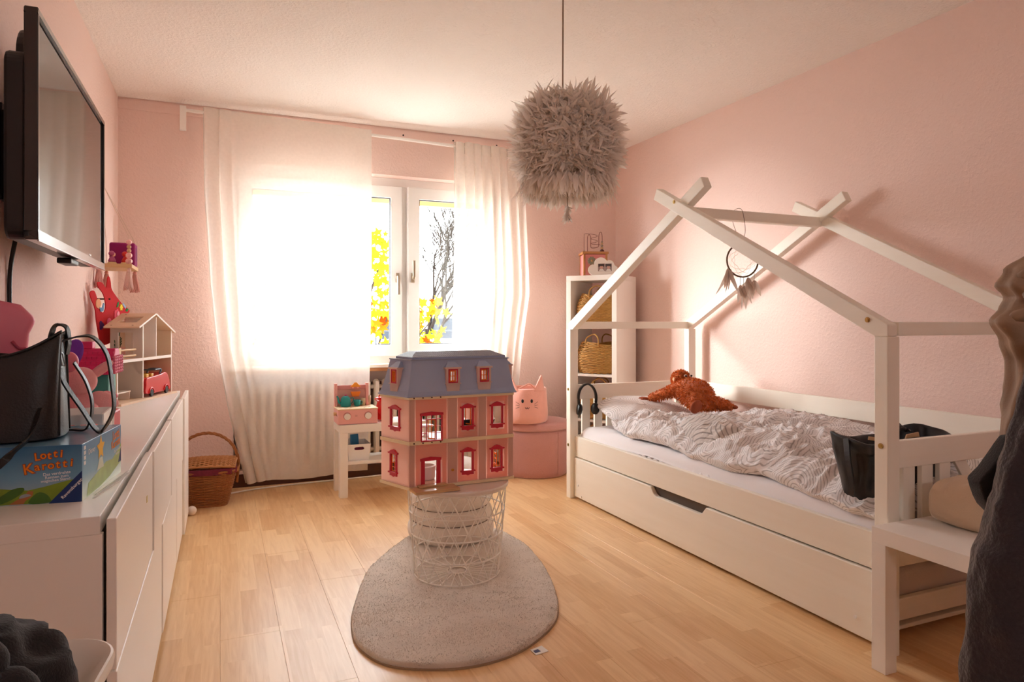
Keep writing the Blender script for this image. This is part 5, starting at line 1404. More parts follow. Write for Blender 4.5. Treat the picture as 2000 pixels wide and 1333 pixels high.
fh = [(0.065, 0.117, 0.017, 0.113), (0.053, 0.137, 0.197, 0.298), (0.236, 0.274, 0.058, 0.136), (0.371, 0.408, 0.058, 0.136), (0.236, 0.274, 0.246, 0.320), (0.371, 0.411, 0.246, 0.321)]
quadwall(MB(), (0, 0, 0), (1, 0), [fh[0]] + [h for h in fh[2:4]], WID, Z1, Z2 - 0.006, 0.005).build('front_wall', PKW, mh)
quadwall(MB(), (0, 0, 0), (1, 0), [fh[1]] + [h for h in fh[4:]], WID, Z2 + 0.008, Z3 - 0.012, 0.005).build('front_wall', PKW, mh)
ld = Vector((-SKW, DPT)).normalized(); LL = math.hypot(SKW, DPT)
lo = (-SKW, DPT, 0); ldi = (-ld.x, -ld.y)
lh = [(0.076, 0.110, 0.060, 0.134), (0.078, 0.130, 0.250, 0.320)]
for (h, a, b) in ((lh[0], Z1, Z2 - 0.006), (lh[1], Z2 + 0.008, Z3 - 0.012)):
    quadwall(MB(), lo, ldi, [h], LL, a, b, 0.005).build('side_wall', PKW, mh)
    quadwall(MB(), (WID, 0, 0), (ldi[0], -ldi[1]), [(LL - h[1], LL - h[0], h[2], h[3])], LL, a, b, 0.005).build('side_wall', PKW, mh)
# salmon clapboard panels on the front (boards stepped), pilasters
def clap(s0, s1, z0, z1, holes, n):
    for k in range(n):
        za, zb = z0 + (z1 - z0) * k / n, z0 + (z1 - z0) * (k + 1) / n
        segs = [(s0, s1)]
        for h in holes:
            if h[2] < (za + zb) / 2 < h[3]: segs = [(s0, h[0]), (h[1], s1)]
        for a, b in segs: MB().prism([(a, -0.0012, za), (a, 0.0, zb - 0.0004), (a, 0.0, za)], (b - a, 0, 0)).build('clapboard', SALM, mh)
clap(0.028, 0.160, Z1 + 0.002, Z2 - 0.008, [(0.046, 0.142, 0, 0.125)], 14)
clap(0.028, 0.160, Z2 + 0.010, Z3 - 0.014, [(0.046, 0.142, 0, 0.305)], 14)
for (s0, s1, h0, h1) in ((0.212, 0.300, fh[2], fh[4]), (0.345, 0.440, fh[3], fh[5])):
    clap(s0, s1, Z1 + 0.002, Z2 - 0.008, [(s0 + 0.014, s1 - 0.014, 0.035, 0.15)], 14)
    clap(s0, s1, Z2 + 0.010, Z3 - 0.014, [(s0 + 0.014, s1 - 0.014, 0.225, 0.335)], 14)
for (s0, s1, d) in ((0.0, 0.022, 0.003), (0.166, 0.206, 0.004), (0.306, 0.338, 0.003), (0.445, 0.467, 0.003)):
    for a, b in ((Z1, Z2 - 0.007), (Z2 + 0.008, Z3 - 0.013)):
        MB().box(s0, s1, -d, 0.0, a, b).build('pilaster', MAUV, mh, bevel=0.0008)
MB().cyl((0.186, -0.004, 0.066), (0.186, -0.0065, 0.066), 0.006, 14).build('button', pm('ochre button', rgb(190, 130, 40), rough=0.4), mh)
# plinth, storey band and eaves band, following the plan
def plan(o): return [(-o * 0.3, -o), (WID + o * 0.3, -o), (WID + SKW + o, DPT), (-SKW - o, DPT)]
for (za, zb, o_) in ((0.0, Z1, 0.008), (Z2 - 0.007, Z2 + 0.008, 0.006), (Z3 - 0.013, Z3, 0.007)):
    MB().prism([(a, b, za) for a, b in plan(o_)], (0, 0, zb - za)).build('band', CRM, mh, bevel=0.001)
pin = MB().cyl((0, 0, 0), (0, -0.002, 0), 0.0032, 8).mesh('pin', BROWNWOOD)
for z in (Z2, Z3 - 0.006):
    for s in (0.018, 0.056, 0.094, 0.132): share('pin', pin, mh, (s, -0.0072, z))
# doorway, french window, windows: red frames with pediment and sill
def rframe(s0, s1, z0, z1, kind, o=(0, 0, 0), d=(1, 0), fw=0.008, name='window_frame'):
    D = Vector((d[0], d[1], 0)); nO = Vector((d[1], -d[0], 0)); P = Vector(o)
    q = MB()
    def bx(a, b, c, e, t0, t1):
        A, B = P + D * a, P + D * b; n0, n1 = nO * t0, nO * t1
        q.hexa([(A + n0).to_tuple()[:2] + (c,), (B + n0).to_tuple()[:2] + (c,), (B + n1).to_tuple()[:2] + (c,), (A + n1).to_tuple()[:2] + (c,),
                (A + n0).to_tuple()[:2] + (e,), (B + n0).to_tuple()[:2] + (e,), (B + n1).to_tuple()[:2] + (e,), (A + n1).to_tuple()[:2] + (e,)])
    def poly(pts, t0, t1):
        q.prism([(P + D * a + nO * t0).to_tuple()[:2] + (c,) for a, c in pts], nO * (t1 - t0))
    bx(s0 - fw, s0, z0, z1, -0.003, 0.006); bx(s1, s1 + fw, z0, z1, -0.003, 0.006)
    m_ = (s0 + s1) / 2
    if kind == 'window':
        poly([(s0 - fw - 0.007, z1), (s1 + fw + 0.007, z1), (s1 + fw + 0.009, z1 + 0.006), (s1 + fw, z1 + 0.007), (m_ + 0.012, z1 + 0.016), (m_, z1 + 0.019), (m_ - 0.012, z1 + 0.016), (s0 - fw, z1 + 0.007), (s0 - fw - 0.009, z1 + 0.006)], -0.003, 0.009)
        bx(s0 - fw - 0.006, s1 + fw + 0.006, z0 - 0.006, z0, -0.003, 0.010)
        poly([(s0 - fw, z0 - 0.006), (s0 - fw, z0 - 0.018), (m_ - 0.010, z0 - 0.018), (m_, z0 - 0.022), (m_ + 0.010, z0 - 0.018), (s1 + fw, z0 - 0.018), (s1 + fw, z0 - 0.006)], -0.001, 0.005)
    else:
        bx(s0 - fw - 0.003, s1 + fw + 0.003, z1, z1 + 0.010, -0.003, 0.007)
        poly([(s0 - fw - 0.004, z1 + 0.010), (s1 + fw + 0.004, z1 + 0.010), (m_, z1 + 0.016)], -0.002, 0.007)
        bx(s0 - fw, s1 + fw, z0 - 0.005, z0, -0.003, 0.008)
    return q.build(name, REDW, mh, bevel=0.0006)
rframe(*fh[0], 'door', fw=0.016, name='door_frame')
fo = rframe(*fh[1], 'door', fw=0.005, name='french_window_frame')
q = MB()
for a in (0.053 + 0.021 * k for k in (1, 2, 3)): q.box(a - 0.0012, a + 0.0012, -0.002, 0.002, 0.284, 0.298)
q.box(0.053, 0.137, -0.002, 0.002, 0.281, 0.284); q.box(0.0725, 0.0755, -0.002, 0.002, 0.197, 0.281); q.box(0.1145, 0.1175, -0.002, 0.002, 0.197, 0.281)
for z in (0.225, 0.253): q.box(0.053, 0.0725, -0.0015, 0.0015, z - 0.001, z + 0.001); q.box(0.1175, 0.137, -0.0015, 0.0015, z - 0.001, z + 0.001)
q.build('mullion', REDW, fo)
def casement(w_, h_, hinge, ang, pw=2, ph=2, name='casement', parent=mh, z=0.0, y=0.0, m=None):
    q = MB(); t = 0.003
    q.box(0, w_, 0, 0.003, 0, t + 0.001); q.box(0, w_, 0, 0.003, h_ - t - 0.001, h_); q.box(0, t, 0, 0.003, 0, h_); q.box(w_ - t, w_, 0, 0.003, 0, h_)
    for i in range(1, pw): q.box(w_ * i / pw - 0.001, w_ * i / pw + 0.001, 0.0005, 0.0025, 0, h_)
    for j in range(1, ph): q.box(0, w_, 0.0005, 0.0025, h_ * j / ph - 0.001, h_ * j / ph + 0.001)
    o = q.build(name, m or ORG, parent); o.location = (hinge, y, z); o.rotation_euler = (0, 0, ang); return o
casement(0.038, 0.082, 0.1145, 2.2, 2, 3, 'french_casement', mh, 0.198, 0.004)
for h in fh[2:]:
    rframe(*h, 'window')
casement(0.034, 0.072, fh[4][1] - 0.001, 1.9, 1, 1, 'casement', mh, 0.247, 0.006)
casement(0.034, 0.075, fh[3][1] - 0.001, 1.95, 2, 1, 'casement', mh, 0.059, 0.006)
for h in lh: rframe(*h, 'window', lo, ldi, 0.008)
c = casement(lh[0][1] - lh[0][0], 0.074, 0, 0, 2, 4, 'casement', mh, 0.060, 0)
c.location = (lo[0] + ldi[0] * lh[0][0], lo[1] + ldi[1] * lh[0][0], 0.060); c.rotation_euler = (0, 0, math.atan2(ldi[1], ldi[0]))
# floors inside and door step
for z in (Z1, Z2 + 0.008): MB().prism([(a, b, z) for a, b in plan(-0.006)], (0, 0, 0.002)).build('inner_floor', pm('pale toy floor', rgb(236, 216, 200), rough=0.5), mh)
MB().box(0.205, 0.209, 0.006, DPT - 0.01, Z1 + 0.002, Z2 - 0.008).box(0.318, 0.322, 0.006, DPT - 0.01, Z2 + 0.01, Z3 - 0.014).build('inner_wall', PKW, mh)
STEPW = woodmat('toy step', rgb(216, 178, 134), rgb(200, 156, 110), 'X', 8.0, 0.22)
MB().box(-0.002, 0.185, -0.092, -0.009, 0.0, 0.012).build('front_step', STEPW, mh, bevel=0.002)
MB().box(0.030, 0.150, -0.040, -0.009, 0.012, 0.020).build('front_step', STEPW, mh, bevel=0.002)
# mansard roof
def ringpts(o, z): return [(a, b, z) for a, b in plan(o)]
lowo, topo = 0.012, -0.028
R0 = [(-0.010, -0.011), (WID + 0.010, -0.011), (WID + SKW + 0.012, DPT), (-SKW - 0.012, DPT)]
R1 = [(0.018, 0.022), (WID - 0.018, 0.022), (WID + 0.022, DPT), (-0.022, DPT)]
ZR0, ZR1 = Z3, 0.522
rq = MB(); NS = 10; P = []
for k in range(NS + 1):
    t = k / NS; f = t ** 0.72
    for a, b in zip(R0, R1): P.append((a[0] + (b[0] - a[0]) * f, a[1] + (b[1] - a[1]) * f, ZR0 + (ZR1 - ZR0) * t))
# each slope is a grid of cells; the cells behind a dormer window are left open
TS = [0, .12, .24, .34, .50, .62, .75, .88, 1.0]          # .34 to .75: the height of the dormer openings
def rpt(ia, ib, s, t):
    f = t ** 0.72
    a = [R0[ia][c] + (R1[ia][c] - R0[ia][c]) * f for c in (0, 1)]; b = [R0[ib][c] + (R1[ib][c] - R0[ib][c]) * f for c in (0, 1)]
    return (a[0] + (b[0] - a[0]) * s, a[1] + (b[1] - a[1]) * s, ZR0 + (ZR1 - ZR0) * t)
for (ia, ib, cols) in ((0, 1, (0, (0.188 - .021) / WID, (0.188 + .021) / WID, (0.330 - .021) / WID, (0.330 + .021) / WID, 1)), (3, 0, (0, .40, .60, 1)), (1, 2, (0, .40, .60, 1))):
    for c in range(len(cols) - 1):
        for k in range(len(TS) - 1):
            if c % 2 == 1 and 0.33 < TS[k] < 0.74: continue
            rq._add([rpt(ia, ib, cols[c], TS[k]), rpt(ia, ib, cols[c+1], TS[k]), rpt(ia, ib, cols[c+1], TS[k+1]), rpt(ia, ib, cols[c], TS[k+1])], [(0, 1, 2, 3)])
roofo = rq.build('mansard_roof', ROOFB, mh, solid=0.003)
# slates: courses of small scales on the three visible slopes
scale_me = MB()._add([(-0.0062, 0, 0), (0.0062, 0, 0), (0.0062, -0.0012, -0.009), (0.003, -0.0014, -0.0115), (-0.003, -0.0014, -0.0115), (-0.0062, -0.0012, -0.009)], [(0, 1, 2, 3, 4, 5)])
sq = MB()
for (ia, ib) in ((0, 1), (3, 0), (1, 2)):
    for k in range(16):
        t = (k + 0.9) / 16; f = t ** 0.72
        a = Vector((R0[ia][0] + (R1[ia][0] - R0[ia][0]) * f, R0[ia][1] + (R1[ia][1] - R0[ia][1]) * f, ZR0 + (ZR1 - ZR0) * t))
        b = Vector((R0[ib][0] + (R1[ib][0] - R0[ib][0]) * f, R0[ib][1] + (R1[ib][1] - R0[ib][1]) * f, ZR0 + (ZR1 - ZR0) * t))
        f0 = max(0.0, t - 0.085) ** 0.72
        a0 = Vector((R0[ia][0] + (R1[ia][0] - R0[ia][0]) * f0, R0[ia][1] + (R1[ia][1] - R0[ia][1]) * f0, ZR0 + (ZR1 - ZR0) * max(0, t - 0.085)))
        L_ = (b - a).length; n = max(3, int(L_ / 0.0125)); d = (b - a) / L_
        dn = (a0 - a); dn = dn - d * dn.dot(d); dn.normalize(); nr = d.cross(-dn).normalized()
        for i in range(n):
            c = a + d * (L_ * (i + (0.5 if k % 2 else 0.95)) / n)
            if (c - a).length > L_ - 0.002: continue
            if 0.36 < t < 0.80 and any(abs((c - a).length / L_ - q_) < h_ for q_, h_ in (((0.40, .075), (0.715, .075)) if ia == 0 else ((0.5, .14),))): continue
            w_ = L_ / n * 0.47
            sq._add([c - d*w_ + nr*0.0002, c + d*w_ + nr*0.0002, c + d*w_ + dn*0.0085 + nr*0.0013, c + d*w_*0.5 + dn*0.0108 + nr*0.0015, c - d*w_*0.5 + dn*0.0108 + nr*0.0015, c - d*w_ + dn*0.0085 + nr*0.0013], [(0, 1, 2, 3, 4, 5)])
sq.build('slates', ROOFB, roofo)['kind'] = 'stuff'
MB().tube([(a, b, ZR0 + 0.001) for a, b in (R0[3], R0[0], R0[1], R0[2])], 0.004, 6).build('gutter', ROOFB, mh)
MB().prism([(a, b, ZR1) for a, b in ((0.012, 0.016), (WID - 0.012, 0.016), (WID + 0.028, DPT), (-0.028, DPT))], (0, 0, 0.005)).build('cornice', pm('pale slate edge', rgb(150, 156, 176), rough=0.4), mh)
LB = [(0.022, 0.030), (WID - 0.022, 0.030), (WID - 0.005, DPT - 0.02), (-0.005 + 0.0, DPT - 0.02)]
LT = [(0.062, 0.105), (WID - 0.062, 0.105), (WID - 0.05, DPT - 0.03), (0.05, DPT - 0.03)]
q = MB(); q.prism([(a, b, ZR1 + 0.005) for a, b in LB], (0, 0, 0.008))
q.build('roof_lid', ROOFB, mh, bevel=0.001)
q = MB(); q.hexa([(a, b, ZR1 + 0.013) for a, b in LB] + [(a, b, ZR1 + 0.034) for a, b in LT]); lid = q.build('lid_slope', pm('lid slate', rgb(140, 144, 160), rough=0.35), mh)
q = MB()
for (ia, ib, dark) in ((0, 1, 0), (3, 0, 1)):
    for k in range(9):
        t = (k + 0.5) / 9
        A0 = Vector((*LB[ia], ZR1 + 0.013)).lerp(Vector((*LT[ia], ZR1 + 0.034)), t); B0 = Vector((*LB[ib], ZR1 + 0.013)).lerp(Vector((*LT[ib], ZR1 + 0.034)), t)
        n = max(4, int((B0 - A0).length / 0.0085)); dd = (B0 - A0) / n
        up = (Vector((*LT[ia], 0.021)) - Vector((*LB[ia], 0))); up -= dd.normalized() * up.dot(dd.normalized()); up.normalize(); nn = dd.normalized().cross(up)
        for i in range(n):
            c = A0 + dd * (i + (0.25 if k % 2 else 0.6)); s_ = dd.normalized() * 0.0026; u_ = up * 0.0026
            q.hexa([c - s_ - u_, c + s_ - u_, c + s_ + u_, c - s_ + u_, c - s_ - u_ + nn * 0.0012, c + s_ - u_ + nn * 0.0012, c + s_ + u_ + nn * 0.0012, c - s_ + u_ + nn * 0.0012])
q.build('lid_slates', MATS['lid slate'], lid)['kind'] = 'stuff'
# dormers
def dormer(px, py, d, wd=0.068):
    """dormer window at point (px,py) on the wall line, facing nO"""
    D = Vector((d[0], d[1], 0)); nO = Vector((d[1], -d[0], 0))
    def W(s, t, z): v = Vector((px, py, 0)) + D * s + nO * t; return (v.x, v.y, z)
    q = MB(); h = wd / 2
    z0, zm, z1 = 0.394, 0.424, 0.486
    fwd = 0.006
    # apron, window surround, cheeks, head
    q.hexa([W(-h*.82, fwd, z0), W(h*.82, fwd, z0), W(h*.82, -0.02, z0), W(-h*.82, -0.02, z0), W(-h*.9, fwd, zm), W(h*.9, fwd, zm), W(h*.9, -0.03, zm), W(-h*.9, -0.03, zm)])
    q.hexa([W(-h, fwd + 0.004, zm), W(h, fwd + 0.004, zm), W(h, -0.03, zm), W(-h, -0.03, zm), W(-h, fwd + 0.004, zm + 0.003), W(h, fwd + 0.004, zm + 0.003), W(h, -0.03, zm + 0.003), W(-h, -0.03, zm + 0.003)])
    for s in (-1, 1):
        a, b = (-h * .9, -h * .62) if s < 0 else (h * .62, h * .9)
        q.hexa([W(a, fwd, zm + .003), W(b, fwd, zm + .003), W(b, -0.055, zm + .003), W(a, -0.055, zm + .003), W(a, fwd, z1), W(b, fwd, z1), W(b, -0.055, z1), W(a, -0.055, z1)])
    q.hexa([W(-h*1.05, fwd + .005, z1), W(h*1.05, fwd + .005, z1), W(h*1.05, -0.04, z1), W(-h*1.05, -0.04, z1), W(-h*1.05, fwd + .005, z1 + .007), W(h*1.05, fwd + .005, z1 + .007), W(h*1.05, -0.04, z1 + .007), W(-h*1.05, -0.04, z1 + .007)])
    o = q.build('dormer', PKW, mh)
    r = MB(); r.hexa([W(-h, fwd, z1 + .007), W(h, fwd, z1 + .007), W(h, -0.05, z1 + .007), W(-h, -0.05, z1 + .007), W(-h*.45, -0.018, z1 + .030), W(h*.45, -0.018, z1 + .030), W(h*.45, -0.05, z1 + .030), W(-h*.45, -0.05, z1 + .030)])
    r.build('dormer_roof', ROOFB, o)
    f = MB(); a = h * .62
    for b in ((-a, -a + .005, zm + .003, z1), (a - .005, a, zm + .003, z1), (-a, a, zm + .003, zm + .009), (-a, a, z1 - .006, z1)):
        f.hexa([W(b[0], fwd + .001, b[2]), W(b[1], fwd + .001, b[2]), W(b[1], fwd - .004, b[2]), W(b[0], fwd - .004, b[2]), W(b[0], fwd + .001, b[3]), W(b[1], fwd + .001, b[3]), W(b[1], fwd - .004, b[3]), W(b[0], fwd - .004, b[3])])
    f.build('dormer_frame', REDW, o)
    c = MB(); a -= .005
    for b in ((-a, -a + .004, zm + .009, z1 - .006), (a - .008, a - .004, zm + .009, z1 - .006), (-a, a - .004, zm + .009, zm + .014), (-a, a - .004, z1 - .011, z1 - .006), (-.0035, -.001, zm + .009, z1 - .006), (-a, a - .004, (zm + z1) / 2, (zm + z1) / 2 + .003)):
        c.hexa([W(b[0], fwd - .001, b[2]), W(b[1], fwd - .001, b[2]), W(b[1], fwd - .006, b[2]), W(b[0], fwd - .006, b[2]), W(b[0], fwd - .001, b[3]), W(b[1], fwd - .001, b[3]), W(b[1], fwd - .006, b[3]), W(b[0], fwd - .006, b[3])])
    c.build('dormer_casement', ORG, o)
dormer(0.188, 0.0, (1, 0)); dormer(0.330, 0.0, (1, 0))
mid = (lo[0] + ldi[0] * LL * 0.50, lo[1] + ldi[1] * LL * 0.50)
dormer(mid[0], mid[1], ldi, 0.062)
dormer(WID + SKW * 0.5, DPT * 0.5, (ldi[0], -ldi[1]), 0.062)
# toy furniture that shows through the openings
def mloc(s, t, z): return (MX[0] + math.cos(ma) * s - math.sin(ma) * t, MX[1] + math.sin(ma) * s + math.cos(ma) * t, MX[2] + z)
TW = pm('white toy plastic', rgb(240, 236, 232), rough=0.4)
o = thing('toy_bathtub', 'round white toy tub seen through the doorway of the pink mansion', 'toy furniture', mloc(0.105, 0.10, Z1 + 0.003))
MB().lathe([(0.0, 0.0), (0.036, 0.0), (0.040, 0.010), (0.040, 0.052), (0.043, 0.056), (0.040, 0.056), (0.036, 0.052), (0.034, 0.012), (0.0, 0.010)], 28).build('tub', pm('pale grey toy', rgb(220, 206, 206), rough=0.4), o, smooth=True)
MB().tube([(0.041 * math.cos(a), 0.041 * math.sin(a), 0.056) for a in [2*PI*i/30 for i in range(30)]], 0.003, 6, closed=True).build('rim', TW, o, smooth=True)
o = thing('toy_bed', 'white toy bed with dark foot in the upper window of the pink mansion', 'toy furniture', mloc(0.262, 0.10, Z2 + 0.011))
MB().box(-0.035, 0.035, -0.06, 0.06, 0.030, 0.060).build('mattress', TW, o, bevel=0.004)
MB().box(-0.037, 0.037, -0.066, -0.060, 0.0, 0.066).build('footboard', BLACK, o, bevel=0.002); MB().box(-0.037, 0.037, 0.060, 0.066, 0.0, 0.09).build('headboard', TW, o, bevel=0.002)
for a in (-0.03, 0.026):
    for b in (-0.055, 0.05): MB().box(a, a + 0.005, b, b + 0.005, 0, 0.030).build('leg', TW, o)
o = thing('toy_toilet', 'white toy toilet in the right upper window of the pink mansion', 'toy furniture', mloc(0.395, 0.075, Z2 + 0.011))
MB().lathe([(0.0, 0.0), (0.010, 0.0), (0.009, 0.030), (0.018, 0.050), (0.020, 0.055), (0.014, 0.055), (0.0, 0.05)], 20).build('bowl', BROWNWOOD, o, smooth=True)
MB().lathe([(0.019, 0.055), (0.021, 0.057), (0.019, 0.060), (0.014, 0.058)], 20, caps=False).build('seat', TW, o, smooth=True); MB().box(-0.022, 0.022, 0.018, 0.03, 0.03, 0.085).build('tank', TW, o, bevel=0.002)
o = thing('toy_chair', 'orange toy chair in the right lower window of the pink mansion', 'toy furniture', mloc(0.410, 0.09, Z1 + 0.003))
MB().box(-0.018, 0.018, -0.018, 0.018, 0.036, 0.041).build('seat', ORG, o)
for a in (-0.017, 0.013):
    for b in (-0.017, 0.013): MB().box(a, a + 0.004, b, b + 0.004, 0, 0.090 if a > 0 else 0.036).build('leg', ORG, o)
MB().box(0.013, 0.017, -0.017, 0.017, 0.080, 0.088).box(0.013, 0.017, -0.017, 0.017, 0.060, 0.065).build('backrest', ORG, o)
o = thing('toy_table', 'white toy table behind the french window of the pink mansion', 'toy furniture', mloc(0.095, 0.08, Z2 + 0.011))
MB().lathe([(0.0, 0.0), (0.018, 0.0), (0.006, 0.006), (0.005, 0.040), (0.036, 0.044), (0.036, 0.048), (0.0, 0.048)], 24).build('table', TW, o, smooth=True)

# ================================================================== pink ottoman with lid and the cat basket
OTT = pm('dusty pink boucle', rgb(206, 150, 144), rough=1.0, bump=0.8, bscale=260, sheen=0.4)
ot = thing('storage_ottoman', 'round dusty pink fabric storage ottoman with lid in the far corner', 'ottoman', (2.11, 4.50, 0))
MB().lathe([(0.0, 0.0), (0.222, 0.0), (0.232, 0.006), (0.236, 0.05), (0.238, 0.30), (0.236, 0.326), (0.0, 0.326)], 64).build('drum', OTT, ot, smooth=True)
MB().lathe([(0.236, 0.328), (0.247, 0.331), (0.249, 0.345), (0.248, 0.368), (0.238, 0.382), (0.18, 0.387), (0.0, 0.388)], 64).build('lid', OTT, ot, smooth=True)
for a in (-1.25, 0.4, 2.2):
    MB().tube([(0.239 * math.cos(a), 0.239 * math.sin(a), 0.01 + 0.31 * i / 10) for i in range(11)], 0.0018, 5).build('seam', OTT, ot)
CATM = pm('peach plush pink', rgb(238, 172, 156), rough=1.0, bump=0.4, bscale=160, var=0.08, vscale=16, sheen=0.6)
ct = thing('cat_basket', 'pink plush basket with cat face and ears on the ottoman', 'basket', (1.995, 4.42, 0.389))
prof = [(0.0, 0.0), (0.150, 0.0), (0.162, 0.012), (0.164, 0.06), (0.158, 0.15), (0.152, 0.235), (0.146, 0.243), (0.140, 0.236), (0.140, 0.06), (0.0, 0.05)]
MB().lathe(prof, 56).build('basket_wall', CATM, ct, smooth=True)
fa = math.atan2(-4.42, -1.995) + 0.06
def cp(a, z, off=0.0):
    r = 0.164 - (max(0, z - 0.06)) * 0.066 + off
    return (r * math.cos(fa + a), r * math.sin(fa + a), z)
for s in (-1, 1):
    e = MB(); a = s * 0.72
    b0, b1, tip = Vector(cp(a - 0.36, 0.225, -0.008)), Vector(cp(a + 0.36, 0.225, -0.008)), Vector(cp(a + s * 0.12, 0.335, -0.004))
    def ear(u, v):
        p = b0.lerp(b1, u); t = v ** 1.2
        q_ = p.lerp(tip, t * (0.90 + 0.10 * math.sin(PI * u)))
        n_ = Vector((math.cos(fa + a), math.sin(fa + a), 0))
        return q_ + n_ * (0.014 * math.sin(PI * u) * (1 - v) * 1.0)
    e.grid(ear, 14, 10); e.build('ear', CATM, ct, smooth=True, solid=0.016)
INK = pm('black embroidery', rgb(28, 20, 20), rough=0.8)
for a in (0.235, -0.165): MB().ell(cp(a, 0.160, 0.002), (0.0085, 0.0085, 0.013), 14, 10).build('eye', INK, ct, smooth=True)
MB().tube([cp(0.035 + 0.085 * (-1 + 2 * i / 24), 0.118 - 0.012 * abs(math.sin(2 * PI * i / 24)), 0.002) for i in range(25)], 0.0016, 6).build('mouth', INK, ct, smooth=True)
for s, a0 in ((1, 0.36), (-1, -0.30)):
    for k in range(3): MB().tube([cp(a0, 0.128 - 0.010 * (k - 1), 0.001), cp(a0 + s * 0.17, 0.132 - 0.022 * (k - 1), 0.001)], 0.0010, 5).build('whisker', INK, ct)
MB().tube(bez([cp(0.5, 0.24, -0.01), cp(0.2, 0.275, -0.02), cp(-0.1, 0.262, -0.02), cp(-0.4, 0.24, -0.01)], 16), 0.006, 6).build('handle', CATM, ct, smooth=True)

# ================================================================== feather pendant lamp
lp = thing('pendant_lamp', 'round white feather pendant lamp hanging from the ceiling', 'lamp', (1.215, 2.30, 1.775))
LAMPC = pm('lamp cord', rgb(150, 126, 104), rough=0.6)
MB().tube([(-0.02, 0.0, 0.20), (-0.018, 0.0, 0.724)], 0.0032, 8).build('cord', LAMPC, lp)
MB().lathe([(0.0, 0.69), (0.045, 0.69), (0.050, 0.70), (0.050, 0.724), (0.0, 0.724)], 24, c=(-0.018, 0, 0)).build('ceiling_rose', WHITE, lp, smooth=False)
FTH = pm('white down', rgb(244, 236, 228), rough=1.0, trans=0.42)
FTS = pm('lampshade core', rgb(226, 214, 204), rough=1.0, trans=0.3, bump=0.8, bscale=60)
def se(a, p): return math.copysign(abs(a) ** p, a)
core = MB().ell((0, 0, 0), (0.172, 0.172, 0.158), 40, 24, None, lambda q: Vector((q.x, q.y, q.z)) * (1 + 0.05 * noise.noise(q * 18)) * (1.0 + 0.10 * (abs(q.z) / 0.158) ** 2 * (1 - abs(q.z) / 0.158)))
core.build('shade', FTS, lp, smooth=True)
random.seed(11)
q = MB(); q2 = MB()
def fluff(qq, base, d, L_, wd, nrm, curl):
    feather(qq, base, d, L_, wd, curl, nrm, 5)
for k in range(9500):
    zc = random.uniform(-1, 1); a = random.uniform(0, 2 * PI)
    th = math.acos(zc); pw = 0.72
    rr = 0.178 * (abs(math.sin(th)) ** pw); zz = 0.168 * se(math.cos(th), 0.85)
    n_ = Vector((math.sin(th) * math.cos(a), math.sin(th) * math.sin(a), math.cos(th)))
    base = Vector((rr * math.cos(a), rr * math.sin(a), zz))
    tang = Vector((-math.sin(a), math.cos(a), 0)); dn = n_.cross(tang)
    d = n_ * random.uniform(0.15, 0.75) + tang * random.gauss(0, 0.8) + Vector((0, 0, -1)) * random.uniform(-0.7, 0.9)
    fluff(q, base, d, random.uniform(0.022, 0.070) * (0.8 if k % 6 else 1.15), random.uniform(0.0018, 0.0050) * (1 if k % 6 else 2.2), n_ + Vector((random.gauss(0, .4), random.gauss(0, .4), random.gauss(0, .4))), random.uniform(-0.8, 0.8))
for k in range(900):     # hanging fringe round the lower edge
    a = random.uniform(0, 2 * PI); r = random.uniform(0.10, 0.175)
    base = Vector((r * math.cos(a), r * math.sin(a), -0.13 - 0.03 * random.random()))
    fluff(q2, base, (random.gauss(0, .25) + math.cos(a) * .3, random.gauss(0, .25) + math.sin(a) * .3, -1), random.uniform(0.04, 0.085), random.uniform(0.003, 0.009), (math.cos(a), math.sin(a), 0.2), random.uniform(-0.3, 0.3))
q.build('feathers', FTH, lp, smooth=True, normals=False)['kind'] = 'stuff'
q2.build('feather_fringe', FTH, lp, smooth=True, normals=False)['kind'] = 'stuff'
MB().tube([(0, 0, -0.14), (0, 0.0, -0.22), (0.002, 0, -0.272)], 0.0022, 6).build('chain', STEEL, lp)
MB().tube([(0.008 * math.cos(a) + 0.004, 0, -0.280 + 0.008 * math.sin(a)) for a in [2*PI*i/16 for i in range(16)]], 0.002, 6, closed=True).build('pull_ring', STEEL, lp)
q = MB()
for k in range(60):
    fluff(q, (random.gauss(0, .003), random.gauss(0, .003), -0.232 - random.random() * .045), (random.gauss(0, .5), random.gauss(0, .5), -1), random.uniform(0.02, 0.04), 0.004, (random.gauss(0, 1), random.gauss(0, 1), 0), 0.2)
q.build('down_tuft', FTH, lp, smooth=True, normals=False)['kind'] = 'stuff'
# ================================================================== narrow white table by the window with toy kitchen
tb = lack('side_table', 'narrow white table with a lower shelf under the window holding the toy kitchen', 0.682, 1.232, 4.300, 4.560, 0.453)
MB().box(-0.225, 0.225, -0.125, 0.125, 0.203, 0.221).build('shelf', WHITE, tb, bevel=0.0015)
kt = thing('toy_kitchen', 'pink wooden toy stove with white knobs on the narrow table', 'toy stove', (0.785, 4.395, 0.4545))
KP = pm('pink painted wood', rgb(240, 178, 172), rough=0.45); KT = pm('pale stove top', rgb(240, 214, 178), rough=0.5)
MB().box(-0.112, 0.135, -0.082, 0.09, 0.0, 0.090).build('body', KP, kt, bevel=0.003)
ktop = MB().box(-0.114, 0.137, -0.084, 0.092, 0.090, 0.098).build('stove_top', KT, kt, bevel=0.002)
for a in (-0.045, 0.075):
    q = MB()
    for k in range(6):
        g = 2 * PI * k / 6; q.box(a - 0.022 + 0.015 * k * 0.55, a - 0.016 + 0.015 * k * 0.55, -0.055 + 0.012 * (k % 3), -0.046 + 0.012 * (k % 3), 0.098, 0.0985)
    q.build('burner_print', pm('grey green print', rgb(130, 150, 140), rough=0.6), ktop)
